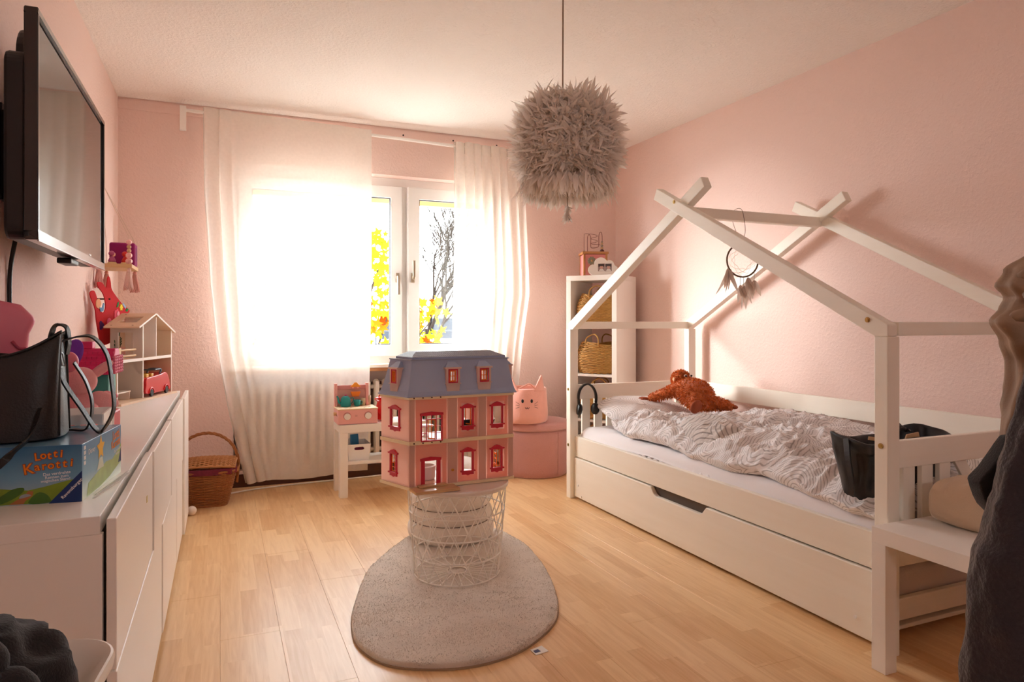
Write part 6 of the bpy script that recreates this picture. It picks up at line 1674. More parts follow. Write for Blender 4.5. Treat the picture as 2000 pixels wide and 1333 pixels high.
for a in (-0.056, 0.074):
    k = MB().cyl((a, -0.082, 0.052), (a, -0.0835, 0.052), 0.0245, 28).build('dial_ring', pm('mauve ring', rgb(206, 140, 134), rough=0.5), kt)
    MB().cyl((a, -0.0835, 0.050), (a, -0.096, 0.050), 0.020, 28).build('knob', WHITE, kt, bevel=0.002)
MB().box(-0.008, 0.008, -0.0826, -0.082, 0.046, 0.058).build('printed_plate', pm('printed pink plate', rgb(222, 160, 150), rough=0.5), kt)
MB().cyl((-0.112, -0.02, 0.062), (-0.130, -0.02, 0.062), 0.011, 16).build('side_knob', BEECH, kt, bevel=0.002)
MB().box(-0.1125, -0.1118, -0.055, -0.005, 0.050, 0.054).build('slot', DARK, kt)
for a in (-0.112, 0.088): MB().box(a, a + 0.018, 0.060, 0.090, 0.098, 0.245).build('post', KP, kt, bevel=0.002)
MB().box(-0.095, 0.090, 0.072, 0.084, 0.205, 0.232).build('rail', pm('mauve painted wood', rgb(206, 140, 140), rough=0.5), kt, bevel=0.002)
MB().box(-0.095, 0.090, 0.082, 0.086, 0.098, 0.205).build('back_board', pm('pale pink board', rgb(228, 178, 170), rough=0.6), kt)
for a in (0.005, 0.036): MB().cyl((a, 0.072, 0.216), (a, 0.060, 0.216), 0.006, 12).build('hook', KP, kt)
OR2 = pm('orange painted wood', rgb(236, 128, 26), rough=0.45)
pn = thing('toy_pan', 'orange toy pan hanging on the rail of the pink toy stove', 'toy pan', (0.806, 4.448, 0.645))
MB().prism([(-0.032, 0, 0.0), (0.032, 0, 0.0), (0.022, 0, -0.032), (-0.022, 0, -0.032)], (0, 0.010, 0)).build('pan', OR2, pn, bevel=0.002)
MB().prism([(-0.034, 0.0, 0.030), (0.034, 0.0, 0.030), (0.006, 0.0, 0.060), (-0.006, 0.0, 0.060)], (0, 0.008, 0)).build('flap', pm('amber painted wood', rgb(244, 160, 40), rough=0.45), pn, bevel=0.001)
TEALC = pm('teal painted wood', rgb(20, 150, 150), rough=0.4); BEI = pm('beige painted wood', rgb(206, 186, 150), rough=0.5)
tp = thing('toy_teapot', 'teal toy teapot with a pink lid knob on the toy stove', 'toy teapot', (0.740, 4.435, 0.5535))
MB().lathe([(0.0, 0.0), (0.030, 0.0), (0.033, 0.006), (0.030, 0.050), (0.022, 0.062), (0.012, 0.067), (0.0, 0.068)], 28).build('pot', TEALC, tp, smooth=True)
MB().tube(bez([(-0.026, 0, 0.018), (-0.042, 0, 0.030), (-0.048, 0, 0.055), (-0.055, 0, 0.068)], 12), [0.008] * 5 + [0.0065] * 4 + [0.0055] * 4, 10).build('spout', TEALC, tp, smooth=True)
MB().tube(bez([(0.026, 0, 0.050), (0.046, 0, 0.054), (0.050, 0, 0.036), (0.032, 0, 0.014)], 14), 0.0028, 8).build('handle', TEALC, tp, smooth=True)
MB().ell((0, 0, 0.071), (0.007, 0.007, 0.006), 12, 8).build('lid_knob', pm('magenta knob', rgb(190, 40, 110), rough=0.4), tp, smooth=True)
def cup(name, lab, x, y, r, h, m):
    o = thing(name, lab, 'toy cup', (x, y, 0.5535))
    MB().lathe([(0.0, 0.0), (r * .72, 0.0), (r * .95, h * .35), (r, h), (r * .88, h), (r * .84, h * .35), (0.0, h * .2)], 24).build('cup', m, o, smooth=True); return o
c1 = cup('toy_cup', 'teal toy cup beside the toy teapot', 0.812, 4.430, 0.022, 0.040, TEALC)
MB().tube(bez([(0.019, 0, 0.032), (0.033, 0, 0.03), (0.030, 0, 0.014), (0.018, 0, 0.010)], 10), 0.0025, 6).build('handle', TEALC, c1, smooth=True)
cup('toy_cup', 'beige toy cup at the right on the toy stove', 0.852, 4.452, 0.018, 0.048, BEI)
cup('toy_cup', 'taller beige toy cup standing behind the toy stove post', 0.893, 4.470, 0.016, 0.060, BEI)['label'] = 'beige toy cup behind the right post of the toy stove'
rb = thing('red_toy_bag', 'shiny red toy bag beside the toy stove on the narrow table', 'toy bag', (0.985, 4.42, 0.4545))
REDP = pm('shiny red film', rgb(222, 24, 22), rough=0.2, coat=0.5)
def rbf(u, v):
    a = 2 * PI * u; t = v
    r = 0.045 * (1 - 0.45 * t ** 2) + 0.010 * ridge(math.cos(a) * 2 + t * 3, math.sin(a) * 2, t * 2)
    if t < 0.05: r *= t / 0.05
    return (r * 1.1 * math.cos(a), r * math.sin(a), 0.001 + 0.155 * t + 0.012 * math.sin(3 * a) * t)
MB().grid(rbf, 40, 26, wrapu=True).build('bag', REDP, rb, smooth=True)
MB().strap(bez([(-0.02, 0, 0.15), (-0.05, -0.01, 0.148), (-0.06, -0.015, 0.135), (-0.035, -0.02, 0.13), (-0.01, -0.01, 0.15), (0.02, -0.01, 0.168), (0.04, -0.01, 0.158)], 24), 0.022, 0.002, (0, 1, 0.2)).build('bow', REDP, rb)
bn = thing('storage_bin', 'white plastic bin with grip holes on the lower table shelf', 'bin', (0.806, 4.425, 0.222))
q = MB()
bw0, bw1, bd0, bd1, bh = 0.062, 0.073, 0.085, 0.098, 0.102
def bx4(s, t): return [(-s, -t), (s, -t), (s, t), (-s, t)]
B0, B1 = bx4(bw0, bd0), bx4(bw1, bd1)
for i in (1, 2, 3):
    j = (i + 1) % 4
    q._add([(*B0[i], 0), (*B0[j], 0), (*B1[j], bh), (*B1[i], bh)], [(0, 1, 2, 3)])
q._add([(*p, 0.001) for p in B0], [(0, 1, 2, 3)])
# front wall with the grip slot left open
def fw_(s, z): 
    k = z / bh; return (s * (bw0 + (bw1 - bw0) * k), -(bd0 + (bd1 - bd0) * k), z)
slot = [(0.44 * math.copysign(abs(math.cos(a)) ** 0.35, math.cos(a)) + 0.02, 0.075 + 0.0095 * math.copysign(abs(math.sin(a)) ** 0.8, math.sin(a))) for a in [2*PI*i/32 + PI/4 for i in range(32)]]
outl = []
for i in range(32):
    a = 2*PI*i/32 + PI/4; c_, s_ = math.cos(a), math.sin(a); m_ = max(abs(c_), abs(s_))
    outl.append((c_ / m_, 0.051 + 0.051 * s_ / m_))
vs = [fw_(*p) for p in outl] + [fw_(*p) for p in slot]
q._add(vs, [(i, (i + 1) % 32, 32 + (i + 1) % 32, 32 + i) for i in range(32)])
q.build('wall', pm('white bin plastic', rgb(240, 238, 238), rough=0.35), bn, solid=0.0022)
inb = thing('blue_card', 'blue card box sticking up out of the white bin', 'card', (0.800, 4.41, 0.227))
MB().bar((0.0, 0.01, 0.0), (-0.006, 0.03, 0.145), 0.050, 0.022, (0, 1, 0)).build('card', pm('blue card', rgb(30, 110, 160), rough=0.5), inb, bevel=0.001)
ph = thing('paper_house', 'small white card house with pitched top inside the white bin', 'card', (0.768, 4.44, 0.227))
MB().prism([(-0.028, 0, 0.0), (0.024, 0, 0.0), (0.024, 0, 0.09), (0.0, 0, 0.128), (-0.028, 0, 0.098)], (0, 0.03, 0)).build('card', PAPER, ph)
mg = thing('toy_bundle', 'dark magenta toy bundle low inside the white bin', 'toy', (0.806, 4.375, 0.227))
MB().ell((0, 0, 0.045), (0.045, 0.030, 0.042), 20, 14, None, lambda q: q * (1 + 0.12 * noise.noise(q * 70))).build('bundle', pm('dark magenta cloth', rgb(110, 20, 60), rough=0.8), mg, smooth=True)

# ================================================================== white cable along the skirting
cbp = bez([(-0.02, 4.62, 0.006), (0.10, 4.70, 0.006), (0.25, 4.745, 0.006), (0.45, 4.775, 0.006), (0.70, 4.79, 0.006), (1.0, 4.81, 0.006), (1.30, 4.83, 0.006)], 50)
o = MB().tube(cbp, 0.005, 8).build('cable', WHITE, None, smooth=True); tag(o, 'white cable running along the floor under the window', 'cable')

# ================================================================== picnic basket
def wickermat(name, c1, c2, sc=1.0):
    m, nt, b, out = nmat(name)
    L = nt.links.new
    v = coord(nt, 'Object')
    n = N(nt, 'ShaderNodeTexNoise', i={'Scale': 60.0, 'Detail': 3.0}); L(v, n.inputs['Vector'])
    mx = N(nt, 'ShaderNodeMix', data_type='RGBA'); mx.inputs[6].default_value = c1; mx.inputs[7].default_value = c2
    L(n.outputs[0], mx.inputs[0]); L(mx.outputs[2], b.inputs['Base Color']); b.inputs['Roughness'].default_value = 0.6
    MATS[name] = m
    return m
WICK = wickermat('brown wicker', rgb(140, 82, 40), rgb(176, 112, 60)); WICKL = wickermat('golden wicker', rgb(196, 136, 76), rgb(160, 100, 52))
pbk = thing('picnic_basket', 'brown wicker picnic basket with lid and arched handle on the floor', 'basket', (-0.075, 4.50, 0), math.radians(-6))
def sup(a, rx, ry, p=0.45): return (rx * math.copysign(abs(math.cos(a)) ** p, math.cos(a)), ry * math.copysign(abs(math.sin(a)) ** p, math.sin(a)))
def brx(z): return 0.118 + 0.048 * (z / 0.20), 0.095 + 0.040 * (z / 0.20)
# weave: horizontal withies passing over and under the stakes
NST = 30; q = MB()
for j in range(26):
    z = 0.010 + j * 0.0078
    rx, ry = brx(z)
    pth = []
    for i in range(NST * 4):
        a = 2 * PI * i / (NST * 4); w_ = 0.0035 * math.sin(NST / 2 * a + (PI if j % 2 else 0))
        x, y = sup(a, rx + w_, ry + w_); pth.append((x, y, z))
    q.tube(pth, 0.0040, 5, closed=True)
q.build('weave', WICK, pbk, smooth=True)['kind'] = 'stuff'
for i in range(NST):
    a = 2 * PI * (i + 0.5) / NST
    x0, y0 = sup(a, *brx(0.0)); x1, y1 = sup(a, *brx(0.21))
    MB().tube([(x0, y0, 0.004), (x1, y1, 0.212)], 0.0036, 6).build('stake', WICK, pbk)
MB().lathe([(0.0, 0.004), (0.09, 0.004), (0.09, 0.010), (0.0, 0.010)], 24, sx=1.25, sy=1.0).build('bottom', WICK, pbk)
for z, r in ((0.210, 0.006), (0.004, 0.006)):
    rx, ry = brx(z); MB().tube([(*sup(2*PI*i/80, rx, ry), z) for i in range(80)], r, 7, closed=True).build('rim', WICK, pbk, smooth=True)
def wv(u, v):
    a = PI * u
    return None
LIN = pm('plum patterned lining', rgb(110, 30, 50), rough=0.9, var=0.6, vscale=70)
q = MB()
q.grid(lambda u, v: (*sup(2*PI*u, brx(0.2)[0] + 0.004 + 0.006 * math.sin(u * 60), brx(0.2)[1] + 0.004 + 0.006 * math.sin(u * 60)), 0.196 + 0.036 * v), 120, 5, wrapu=True)
q.build('lining_frill', LIN, pbk, smooth=True, solid=0.003)
def lidp(u, v):
    x = 0.170 * (2 * u - 1); y = 0.136 * (2 * v - 1)
    return (x, y, 0.238 + 0.028 * (1 - (2*v - 1) ** 2) * 1.0 + 0.010 * (1 - (2*u - 1) ** 2))
q = MB()
for j in range(24):
    v = (j + 0.5) / 24
    q.tube([Vector(lidp(i / 60, v)) + Vector((0, 0, 0.0035 * math.sin(i / 60 * PI * 14 + (PI if j % 2 else 0)))) for i in range(61)], 0.0058, 5)
lidw = q.build('lid_weave', WICKL, pbk, smooth=True); lidw['kind'] = 'stuff'
for i in range(15):
    u = (i + 0.5) / 15
    MB().tube([Vector(lidp(u, k / 8)) for k in range(9)], 0.004, 6).build('lid_stake', WICKL, pbk, smooth=True)
ed = [lidp(i / 20, 0) for i in range(20)] + [lidp(1, i / 16) for i in range(16)] + [lidp(1 - i / 20, 1) for i in range(20)] + [lidp(0, 1 - i / 16) for i in range(16)]
MB().tube(ed, 0.006, 7, closed=True).build('lid_edge', WICKL, pbk, smooth=True)
arch = [(0.178 * math.cos(a) if abs(math.cos(a)) < 0.999 else 0.178 * math.cos(a), 0.0, 0.24 + 0.185 * math.sin(a)) for a in [PI * i / 40 for i in range(41)]]
arch = [(0.168, 0, 0.12), (0.176, 0, 0.18)] + arch + [(-0.176, 0, 0.18), (-0.168, 0, 0.12)]
hq = MB()
for ph_ in range(3):
    pth = []
    for i, p in enumerate(arch):
        g = i * 0.9 + ph_ * 2 * PI / 3
        rd = Vector((p[0], 0, p[2] - 0.24)); rd = rd.normalized() if rd.length > 1e-6 else Vector((1, 0, 0))
        pth.append(Vector(p) + rd * 0.0055 * math.cos(g) + Vector((0, 0.0055 * math.sin(g), 0)))
    hq.tube(pth, 0.0052, 6)
hq.build('handle', WICK, pbk, smooth=True)
for s in (-1, 1):
    MB().strap(bez([(s * 0.172, 0.05, 0.20), (s * 0.182, 0.02, 0.22), (s * 0.184, -0.02, 0.22), (s * 0.174, -0.05, 0.195)], 10), 0.018, 0.004, (0, 0, 1)).build('handle_binding', WICK, pbk)
bl = MB().ell((0, 0, 0), 0.026, 24, 16).build('ball', pm('white rubber', rgb(236, 224, 214), rough=0.4), None, smooth=True, loc=(-0.148, 4.262, 0.026))
tag(bl, 'small white ball on the floor between sideboard and picnic basket', 'ball')
dk = thing('cloth_bundle', 'dark green cloth bundle wedged behind the picnic basket', 'cloth', (-0.285, 4.42, 0))
MB().ell((0, 0, 0.075), (0.055, 0.07, 0.075), 20, 14, None, lambda q: q * (1 + 0.15 * noise.noise(q * 22))).build('cloth', pm('dark green cloth', rgb(40, 52, 44), rough=0.9), dk, smooth=True)

# ================================================================== tall open shelf across the corner
SL = Vector((2.406, 4.572, 0)); SR = Vector((2.640, 4.236, 0))
sd = (SR - SL); SW = sd.length; sang = math.atan2(sd.y, sd.x)
bs = thing('bookcase', 'tall narrow white open bookcase set across the far right corner', 'bookcase', SL, sang)
SDp, SH, TK = 0.375, 1.442, 0.038
MB().box(0, SW, 0, SDp, SH - TK, SH).build('top_board', WHITE, bs, bevel=0.0015)
for a in (0, SW - TK): MB().box(a, a + TK, 0, SDp, 0, SH - TK).build('side_board', WHITE, bs, bevel=0.0015)
lev = [0.0, 0.352, 0.690, 1.048]
for z in lev: MB().box(TK, SW - TK, 0.004, SDp, z, z + 0.018 + (0.02 if z == 0 else 0)).build('shelf_board', WHITE, bs, bevel=0.001)
SEA = wickermat('golden seagrass', rgb(206, 158, 84), rgb(166, 118, 58))
def seagrass(lab, z, hgt, wob):
    c = Vector((SW / 2, 0.165, z)); c.rotate(Euler((0, 0, sang))); c += SL
    o = thing('seagrass_basket', lab, 'basket', c, sang + wob, 'seagrass baskets in the bookcase')
    def f(u, v, lift=0.0):
        a = 2 * PI * u
        r = 0.142 * (0.90 + 0.22 * math.sin(PI * min(1, v * 0.92 + 0.06)) ) * (1 - 0.08 * v ** 3)
        x, y = sup(a, r * 1.06, r * 0.98, 0.75)
        return (x, y, 0.004 + hgt * v + 0.012 * v * math.sin(2 * a + wob * 5))
    q = MB(); NS_ = 36
    rows = int(hgt / 0.0115)
    for j in range(rows):
        v = (j + 0.5) / rows
        pth = []
        for i in range(NS_ * 3):
            u = i / (NS_ * 3); p = Vector(f(u, v)); k = 0.0032 * math.sin(NS_ / 2 * 2 * PI * u + (PI if j % 2 else 0))
            e = Vector((p.x, p.y, 0)).normalized(); pth.append(p + e * k + Vector((0, 0, 0.003 * math.cos(NS_ / 2 * 2 * PI * u))))
        q.tube(pth, 0.0066, 5, closed=True)
    q.build('weave', SEA, o, smooth=True)['kind'] = 'stuff'
    MB().grid(lambda u, v: (lambda p: (p[0] * 0.95, p[1] * 0.95, p[2]))(f(u, v)), 48, 10, wrapu=True).build('inner_wall', SEA, o, smooth=True)
    MB().tube([f(i / 60, 1.0) for i in range(60)], 0.007, 6, closed=True).build('rim', SEA, o, smooth=True)
    for s in (-1, 1):
        MB().tube(bez([(-0.055, s * 0.125, hgt - 0.02), (-0.05, s * 0.118, hgt + 0.045), (0.0, s * 0.09, hgt + 0.075), (0.05, s * 0.118, hgt + 0.045), (0.055, s * 0.125, hgt - 0.02)], 24), 0.0052, 7).build('handle', SEA, o, smooth=True)
    return o
seagrass('round golden seagrass basket in the topmost bookcase compartment', 1.0665, 0.225, 0.2)
seagrass('golden seagrass basket in the second bookcase compartment from the top', 0.7085, 0.218, -0.1)
seagrass('golden seagrass basket with drooping handle in the third bookcase compartment', 0.3705, 0.225, 0.35)
seagrass('golden seagrass basket in the lowest bookcase compartment', 0.0385, 0.215, 0.1)
# bead maze cube
def sl(x, y, z): v = Vector((x, y, z)); v.rotate(Euler((0, 0, sang))); return v + SL
bc = thing('bead_maze', 'wooden activity cube with wire bead maze on top of the bookcase', 'toy', sl(0.135, 0.19, SH), sang + 0.62)
OAK = woodmat('toy oak', rgb(200, 146, 92), rgb(182, 126, 76), 'X', 6.0, 0.5)
MB().box(-0.088, 0.088, -0.088, 0.088, 0.0, 0.165).build('core', pm('rose panel', rgb(230, 150, 148), rough=0.6), bc)
for a in (-0.092, 0.076):
    for b in (-0.092, 0.076): MB().box(a, a + 0.016, b, b + 0.016, 0, 0.168).build('corner_post', OAK, bc, bevel=0.002)
MB().box(-0.100, 0.100, -0.100, 0.100, 0.168, 0.186).build('top', OAK, bc, bevel=0.003)
def gear(a, z, m, r=0.030):
    q = MB().prism([(a + r * (1 + 0.10 * math.cos(10 * g)) * math.cos(g), -0.092, z + r * (1 + 0.10 * math.cos(10 * g)) * math.sin(g)) for g in [2*PI*i/60 for i in range(60)]], (0, -0.010, 0))
    o = q.build('gear', m, bc, bevel=0.001); MB().ell((a, -0.104, z), (0.008, 0.006, 0.008), 14, 8).build('gear_hub', OAK, o, smooth=True)
gear(-0.030, 0.115, pm('grey green gear', rgb(150, 146, 124), rough=0.5)); gear(-0.030, 0.048, pm('ochre gear', rgb(206, 150, 50), rough=0.5)); gear(0.034, 0.085, pm('coral gear', rgb(216, 120, 104), rough=0.5), 0.026)
MWIRE = pm('brown maze wire', rgb(130, 66, 52), rough=0.4)
MB().tube(bez([(-0.045, 0.0, 0.186), (-0.045, 0, 0.30), (-0.032, 0, 0.325), (-0.020, 0, 0.30), (-0.020, 0, 0.235), (-0.008, 0, 0.222), (0.03, 0, 0.228), (0.042, 0, 0.245), (0.044, 0, 0.32), (0.056, 0, 0.345), (0.068, 0, 0.32), (0.068, 0, 0.186)], 70), 0.0024, 7).build('wire', MWIRE, bc, smooth=True)
MB().tube(bez([(-0.066, 0.03, 0.186), (-0.066, 0.03, 0.31), (-0.055, 0.03, 0.335), (0.02, 0.03, 0.328), (0.035, 0.03, 0.315), (-0.005, 0.03, 0.303), (-0.01, 0.03, 0.295), (0.035, 0.03, 0.283), (0.03, 0.03, 0.272), (-0.012, 0.03, 0.262), (0.0, 0.03, 0.255), (0.06, 0.03, 0.250), (0.066, 0.03, 0.23), (0.066, 0.03, 0.186)], 90), 0.0018, 6).build('wire', MWIRE, bc, smooth=True)
for z, r, m in ((0.200, 0.017, pm('plum bead', rgb(100, 50, 46), rough=0.4)), (0.222, 0.012, WB), (0.240, 0.010, pm('grey bead', rgb(150, 140, 120), rough=0.4)), (0.256, 0.010, WB), (0.270, 0.008, MATS['grey bead'])):
    MB().ell((0.068, 0, z), (r, r, r * 0.75), 16, 10).build('bead', m, bc, smooth=True)
MB().ell((-0.066, 0.03, 0.196), (0.010, 0.010, 0.009), 14, 10).build('bead', MATS['grey bead'], bc, smooth=True)
cf = thing('cloud_photo_frame', 'white cloud shaped photo frame with two portraits on the bookcase', 'picture frame', sl(0.285, 0.045, SH), sang + 0.55)
cloud = []
for (cx, cz, r, a0, a1) in ((-0.072, 0.040, 0.040, 270, 95), (-0.018, 0.082, 0.050, 190, 40), (0.045, 0.075, 0.036, 120, 0), (0.075, 0.036, 0.036, 70, -90)):
    for k in range(13):
        g = math.radians(a0 + (a1 - a0) * k / 12); cloud.append((cx + r * math.cos(g), max(0.0, cz + r * math.sin(g))))
MB().prism([(a, 0, b) for a, b in cloud], (0, 0.018, 0)).build('cloud', WHITE, cf, bevel=0.002)
PHD = pm('dark photo', rgb(70, 56, 54), rough=0.3); PHL = pm('skin toned photo', rgb(206, 160, 146), rough=0.3); PHM = pm('grey photo', rgb(150, 130, 126), rough=0.3)
for x0 in (-0.040, 0.012):
    p = MB().prism([(x0, -0.0006, 0.028), (x0 + 0.050, -0.0006, 0.030), (x0 + 0.050, -0.0006, 0.086), (x0, -0.0006, 0.084)], (0, 0.0005, 0)).build('photo', PHM, cf)
    MB().prism([(x0 + 0.003, -0.0012, 0.062), (x0 + 0.046, -0.0012, 0.062), (x0 + 0.046, -0.0012, 0.083), (x0 + 0.003, -0.0012, 0.083)], (0, 0.0005, 0)).build('photo_background', PHD, p)
    MB().prism([(x0 + 0.026 + 0.012 * math.cos(g), -0.0018, 0.060 + 0.015 * math.sin(g)) for g in [2*PI*i/18 for i in range(18)]], (0, 0.0005, 0)).build('portrait_face', PHL, p)
    MB().prism([(x0 + 0.026 + 0.0135 * math.cos(g), -0.0022, 0.066 + 0.012 * math.sin(g)) for g in [PI*i/12 for i in range(13)]], (0, 0.0004, 0)).build('portrait_hair', PHD, p)
    MB().prism([(x0 + 0.006, -0.0016, 0.030), (x0 + 0.046, -0.0016, 0.031), (x0 + 0.036, -0.0016, 0.046), (x0 + 0.016, -0.0016, 0.046)], (0, 0.0004, 0)).build('portrait_shoulders', PAPER, p)

# ================================================================== coats at the right edge
stn = thing('coat_stand', 'dark wooden coat stand at the right edge behind the hanging coats', 'coat stand', (1.66, 0.72, 0))
MB().cyl((0, 0, 0.02), (0, 0, 1.45), 0.018, 16).build('pole', BROWNWOOD, stn)
MB().lathe([(0.0, 0), (0.19, 0), (0.20, 0.01), (0.19, 0.022), (0.0, 0.028)], 32).build('base', BROWNWOOD, stn, smooth=False)
MB().tube(bez([(0, 0, 1.30), (-0.06, 0.03, 1.28), (-0.12, 0.06, 1.30), (-0.14, 0.07, 1.34)], 12), 0.010, 8).build('hook', BROWNWOOD, stn, smooth=True)
MB().tube(bez([(0, 0, 1.06), (-0.06, -0.01, 1.04), (-0.13, -0.02, 1.06), (-0.15, -0.02, 1.10)], 12), 0.010, 8).build('hook', BROWNWOOD, stn, smooth=True)
TAUPE = pm('taupe rain fabric', rgb(150, 122, 98), rough=0.7, bump=0.15, bscale=200)
FLEECE = pm('dark speckled fleece', rgb(42, 36, 40), rough=1.0, bump=0.8, bscale=120, var=0.5, vscale=160, sheen=0.4)
# every coat: stacked outlines (z, left reach, depth); the visible left silhouette is shaped level by level
def coat(tab, c, m, name, parent, folds, seed, nu=72, nv=110):
    def f(u, v):
        z = tab[0][0] + (tab[-1][0] - tab[0][0]) * v
        for (z0, a0, b0, p0), (z1, a1, b1, p1) in zip(tab, tab[1:]):
            if min(z0, z1) <= z <= max(z0, z1):
                t = (z - z0) / (z1 - z0); t = t * t * (3 - 2 * t); A, B, Pd = a0 + (a1 - a0) * t, b0 + (b1 - b0) * t, p0 + (p1 - p0) * t; break
        a = 2 * PI * u
        w_ = folds * (ridge(math.cos(a) * 2.2 + seed, math.sin(a) * 2.2, z * 5.5) - 0.3) + folds * 0.5 * noise.noise(Vector((math.cos(a) * 5, math.sin(a) * 5 + seed, z * 16)))
        x = ((A if math.cos(a) < 0 else 0.13) + w_) * math.cos(a) + Pd; y = (B + w_) * math.sin(a)
        k = 1.0
        if v < 0.02: k = v / 0.02
        if v > 0.98: k = (1 - v) / 0.02
        # local x axis runs to the right of the view, y away from it
        return (c[0] + x * k + Pd * (1 - k), c[1] + y * k, z)
    return MB().grid(f, nu, nv, wrapu=True).build(name, m, parent, smooth=True)
ANG = -TH
def at_view(t, lat): return (t * math.sin(TH) + lat * math.cos(TH), t * math.cos(TH) - lat * math.sin(TH), 0)
jk = thing('hooded_jacket', 'taupe hooded rain jacket hanging at the right edge of the picture', 'jacket', at_view(1.32, 1.075), ANG)
coat([(0.60, 0.095, 0.07, 0.02), (0.80, 0.112, 0.075, 0.0), (0.93, 0.105, 0.075, 0.0), (1.02, 0.098, 0.075, 0.0), (1.06, 0.112, 0.08, 0.0), (1.10, 0.135, 0.08, 0.0), (1.128, 0.112, 0.08, 0.005), (1.145, 0.104, 0.08, 0.005), (1.17, 0.122, 0.08, 0.005), (1.20, 0.112, 0.08, 0.01), (1.235, 0.075, 0.06, 0.02), (1.285, 0.04, 0.04, 0.05), (1.33, 0.015, 0.02, 0.06)], (0, 0), TAUPE, 'jacket_body', jk, 0.012, 3.3)
MB().tube(bez([(-0.098, -0.030, 0.80), (-0.094, -0.035, 0.88), (-0.084, -0.040, 0.95), (-0.070, -0.050, 1.02)], 30), 0.0035, 6).build('zip', pm('dark zip', rgb(70, 56, 46), rough=0.6), jk, smooth=True)
for (pts, r) in (([(-0.125, -0.02, 1.105), (-0.085, -0.060, 1.118), (-0.030, -0.082, 1.09), (0.03, -0.085, 1.02)], 0.013), ([(-0.105, -0.03, 1.155), (-0.075, -0.060, 1.125), (-0.055, -0.075, 1.06), (-0.04, -0.078, 0.98)], 0.012), ([(-0.110, -0.02, 1.185), (-0.06, -0.06, 1.195), (0.0, -0.07, 1.165), (0.05, -0.07, 1.10)], 0.012)):
    MB().tube(bez(pts, 18), [r * 0.5] + [r] * 17 + [r * 0.5], 10).build('gathered_fold', TAUPE, jk, smooth=True)
fj = thing('fleece_coat', 'dark speckled fleece coat hanging in front of the taupe jacket', 'coat', at_view(1.19, 1.025), ANG)
coat([(0.20, 0.255, 0.10, 0.0), (0.47, 0.2285, 0.10, 0.0), (0.56, 0.217, 0.10, 0.0), (0.625, 0.213, 0.10, 0.0), (0.683, 0.205, 0.10, 0.0), (0.728, 0.190, 0.10, 0.0), (0.772, 0.180, 0.09, 0.0), (0.80, 0.168, 0.09, 0.0), (0.838, 0.162, 0.08, 0.0), (0.886, 0.146, 0.08, 0.0), (0.948, 0.130, 0.07, 0.0), (1.02, 0.115, 0.06, 0.0), (1.07, 0.07, 0.05, 0.0), (1.10, 0.03, 0.03, 0.0)], (0, 0), FLEECE, 'coat_body', fj, 0.010, 8.1)
blk = thing('black_sleeve_top', 'black cloth top hanging stiffly out beside the fleece coat', 'top', at_view(1.27, 0.93), ANG)
def vp(u, v, t=1.27): return ((u - 1000) * t / 1330 - 0.93, 1.10 - (v - 628) * t / 1330)
pts = [(1966, 853), (1955, 868), (1940, 890), (1922, 915), (1903, 934), (1902, 940), (1906, 955), (1912, 972), (1920, 988), (1940, 1008), (1975, 1020), (2030, 1010), (2030, 880), (1990, 850)]
q = MB(); q.prism([(a, -0.018, b) for a, b in (vp(*p) for p in pts)], (0.0, 0.04, 0))
q.build('sleeve', BLACKFAB, blk, bevel=0.012, seg=4, smooth=True)
c0 = vp(1973, 848)
MB().tube(bez([(c0[0] - 0.004, -0.02, c0[1] - 0.012), (c0[0] - 0.006, -0.022, c0[1] + 0.002), (c0[0] + 0.006, -0.02, c0[1] + 0.004), (c0[0] + 0.02, -0.01, c0[1] - 0.006)], 12), 0.011, 10).build('cuff', BLACKFAB, blk, smooth=True)
c1 = vp(1973, 882)
pk = MB().ell((0, 0, 0), (0.016, 0.012, 0.018), 18, 12, (0.2, 0.7, 0), lambda q: q * (1 + 0.05 * math.sin(q.z * 700)))
o = pk.build('lining_patch', pm('pink knit', rgb(226, 160, 160), rough=0.95), blk, smooth=True); o.location = (c1[0], -0.026, c1[1]); o['label'] = 'pink knitted lining peeping out'

# ================================================================== white tray chair with black clothes, bottom left
tc = thing('tray_table', 'white plastic tray table in the lower left corner by the sideboard', 'table', (-0.36, 1.03, 0), -0.10)
TRY = pm('white moulded plastic', rgb(236, 228, 216), rough=0.35)
def tray_ring(s, r0): return rrect(-0.215 - s, 0.215 + s, -0.150 - s, 0.150 + s, r0 + s, 10)
levels = [(-0.060, 0.604), (-0.045, 0.604), (-0.036, 0.607), (-0.020, 0.622), (-0.010, 0.633), (-0.003, 0.637), (0.0, 0.636), (0.002, 0.630), (0.0, 0.618), (-0.012, 0.605), (-0.03, 0.596), (-0.060, 0.594)]
rings = [[(a, b, z) for a, b in tray_ring(s, 0.070)] for s, z in levels]
q = MB(); n = len(rings[0]); vs = [p for r in rings for p in r]
q._add(vs, [(j*n+i, j*n+(i+1)%n, (j+1)*n+(i+1)%n, (j+1)*n+i) for j in range(len(rings)-1) for i in range(n)] + [tuple(range(n))[::-1], tuple((len(rings)-1)*n + i for i in range(n))])
smooth_angle(q.build('tray', TRY, tc))
for a in (-0.15, 0.15):
    for b in (-0.09, 0.09): MB().tube([(a * 1.15, b * 1.15, 0.0), (a, b, 0.60)], [0.012, 0.016], 12).build('leg', TRY, tc, smooth=True)
cl = thing('clothes_pile', 'pile of black clothes heaped on the white tray table', 'clothes', (-0.375, 1.035, 0.606))
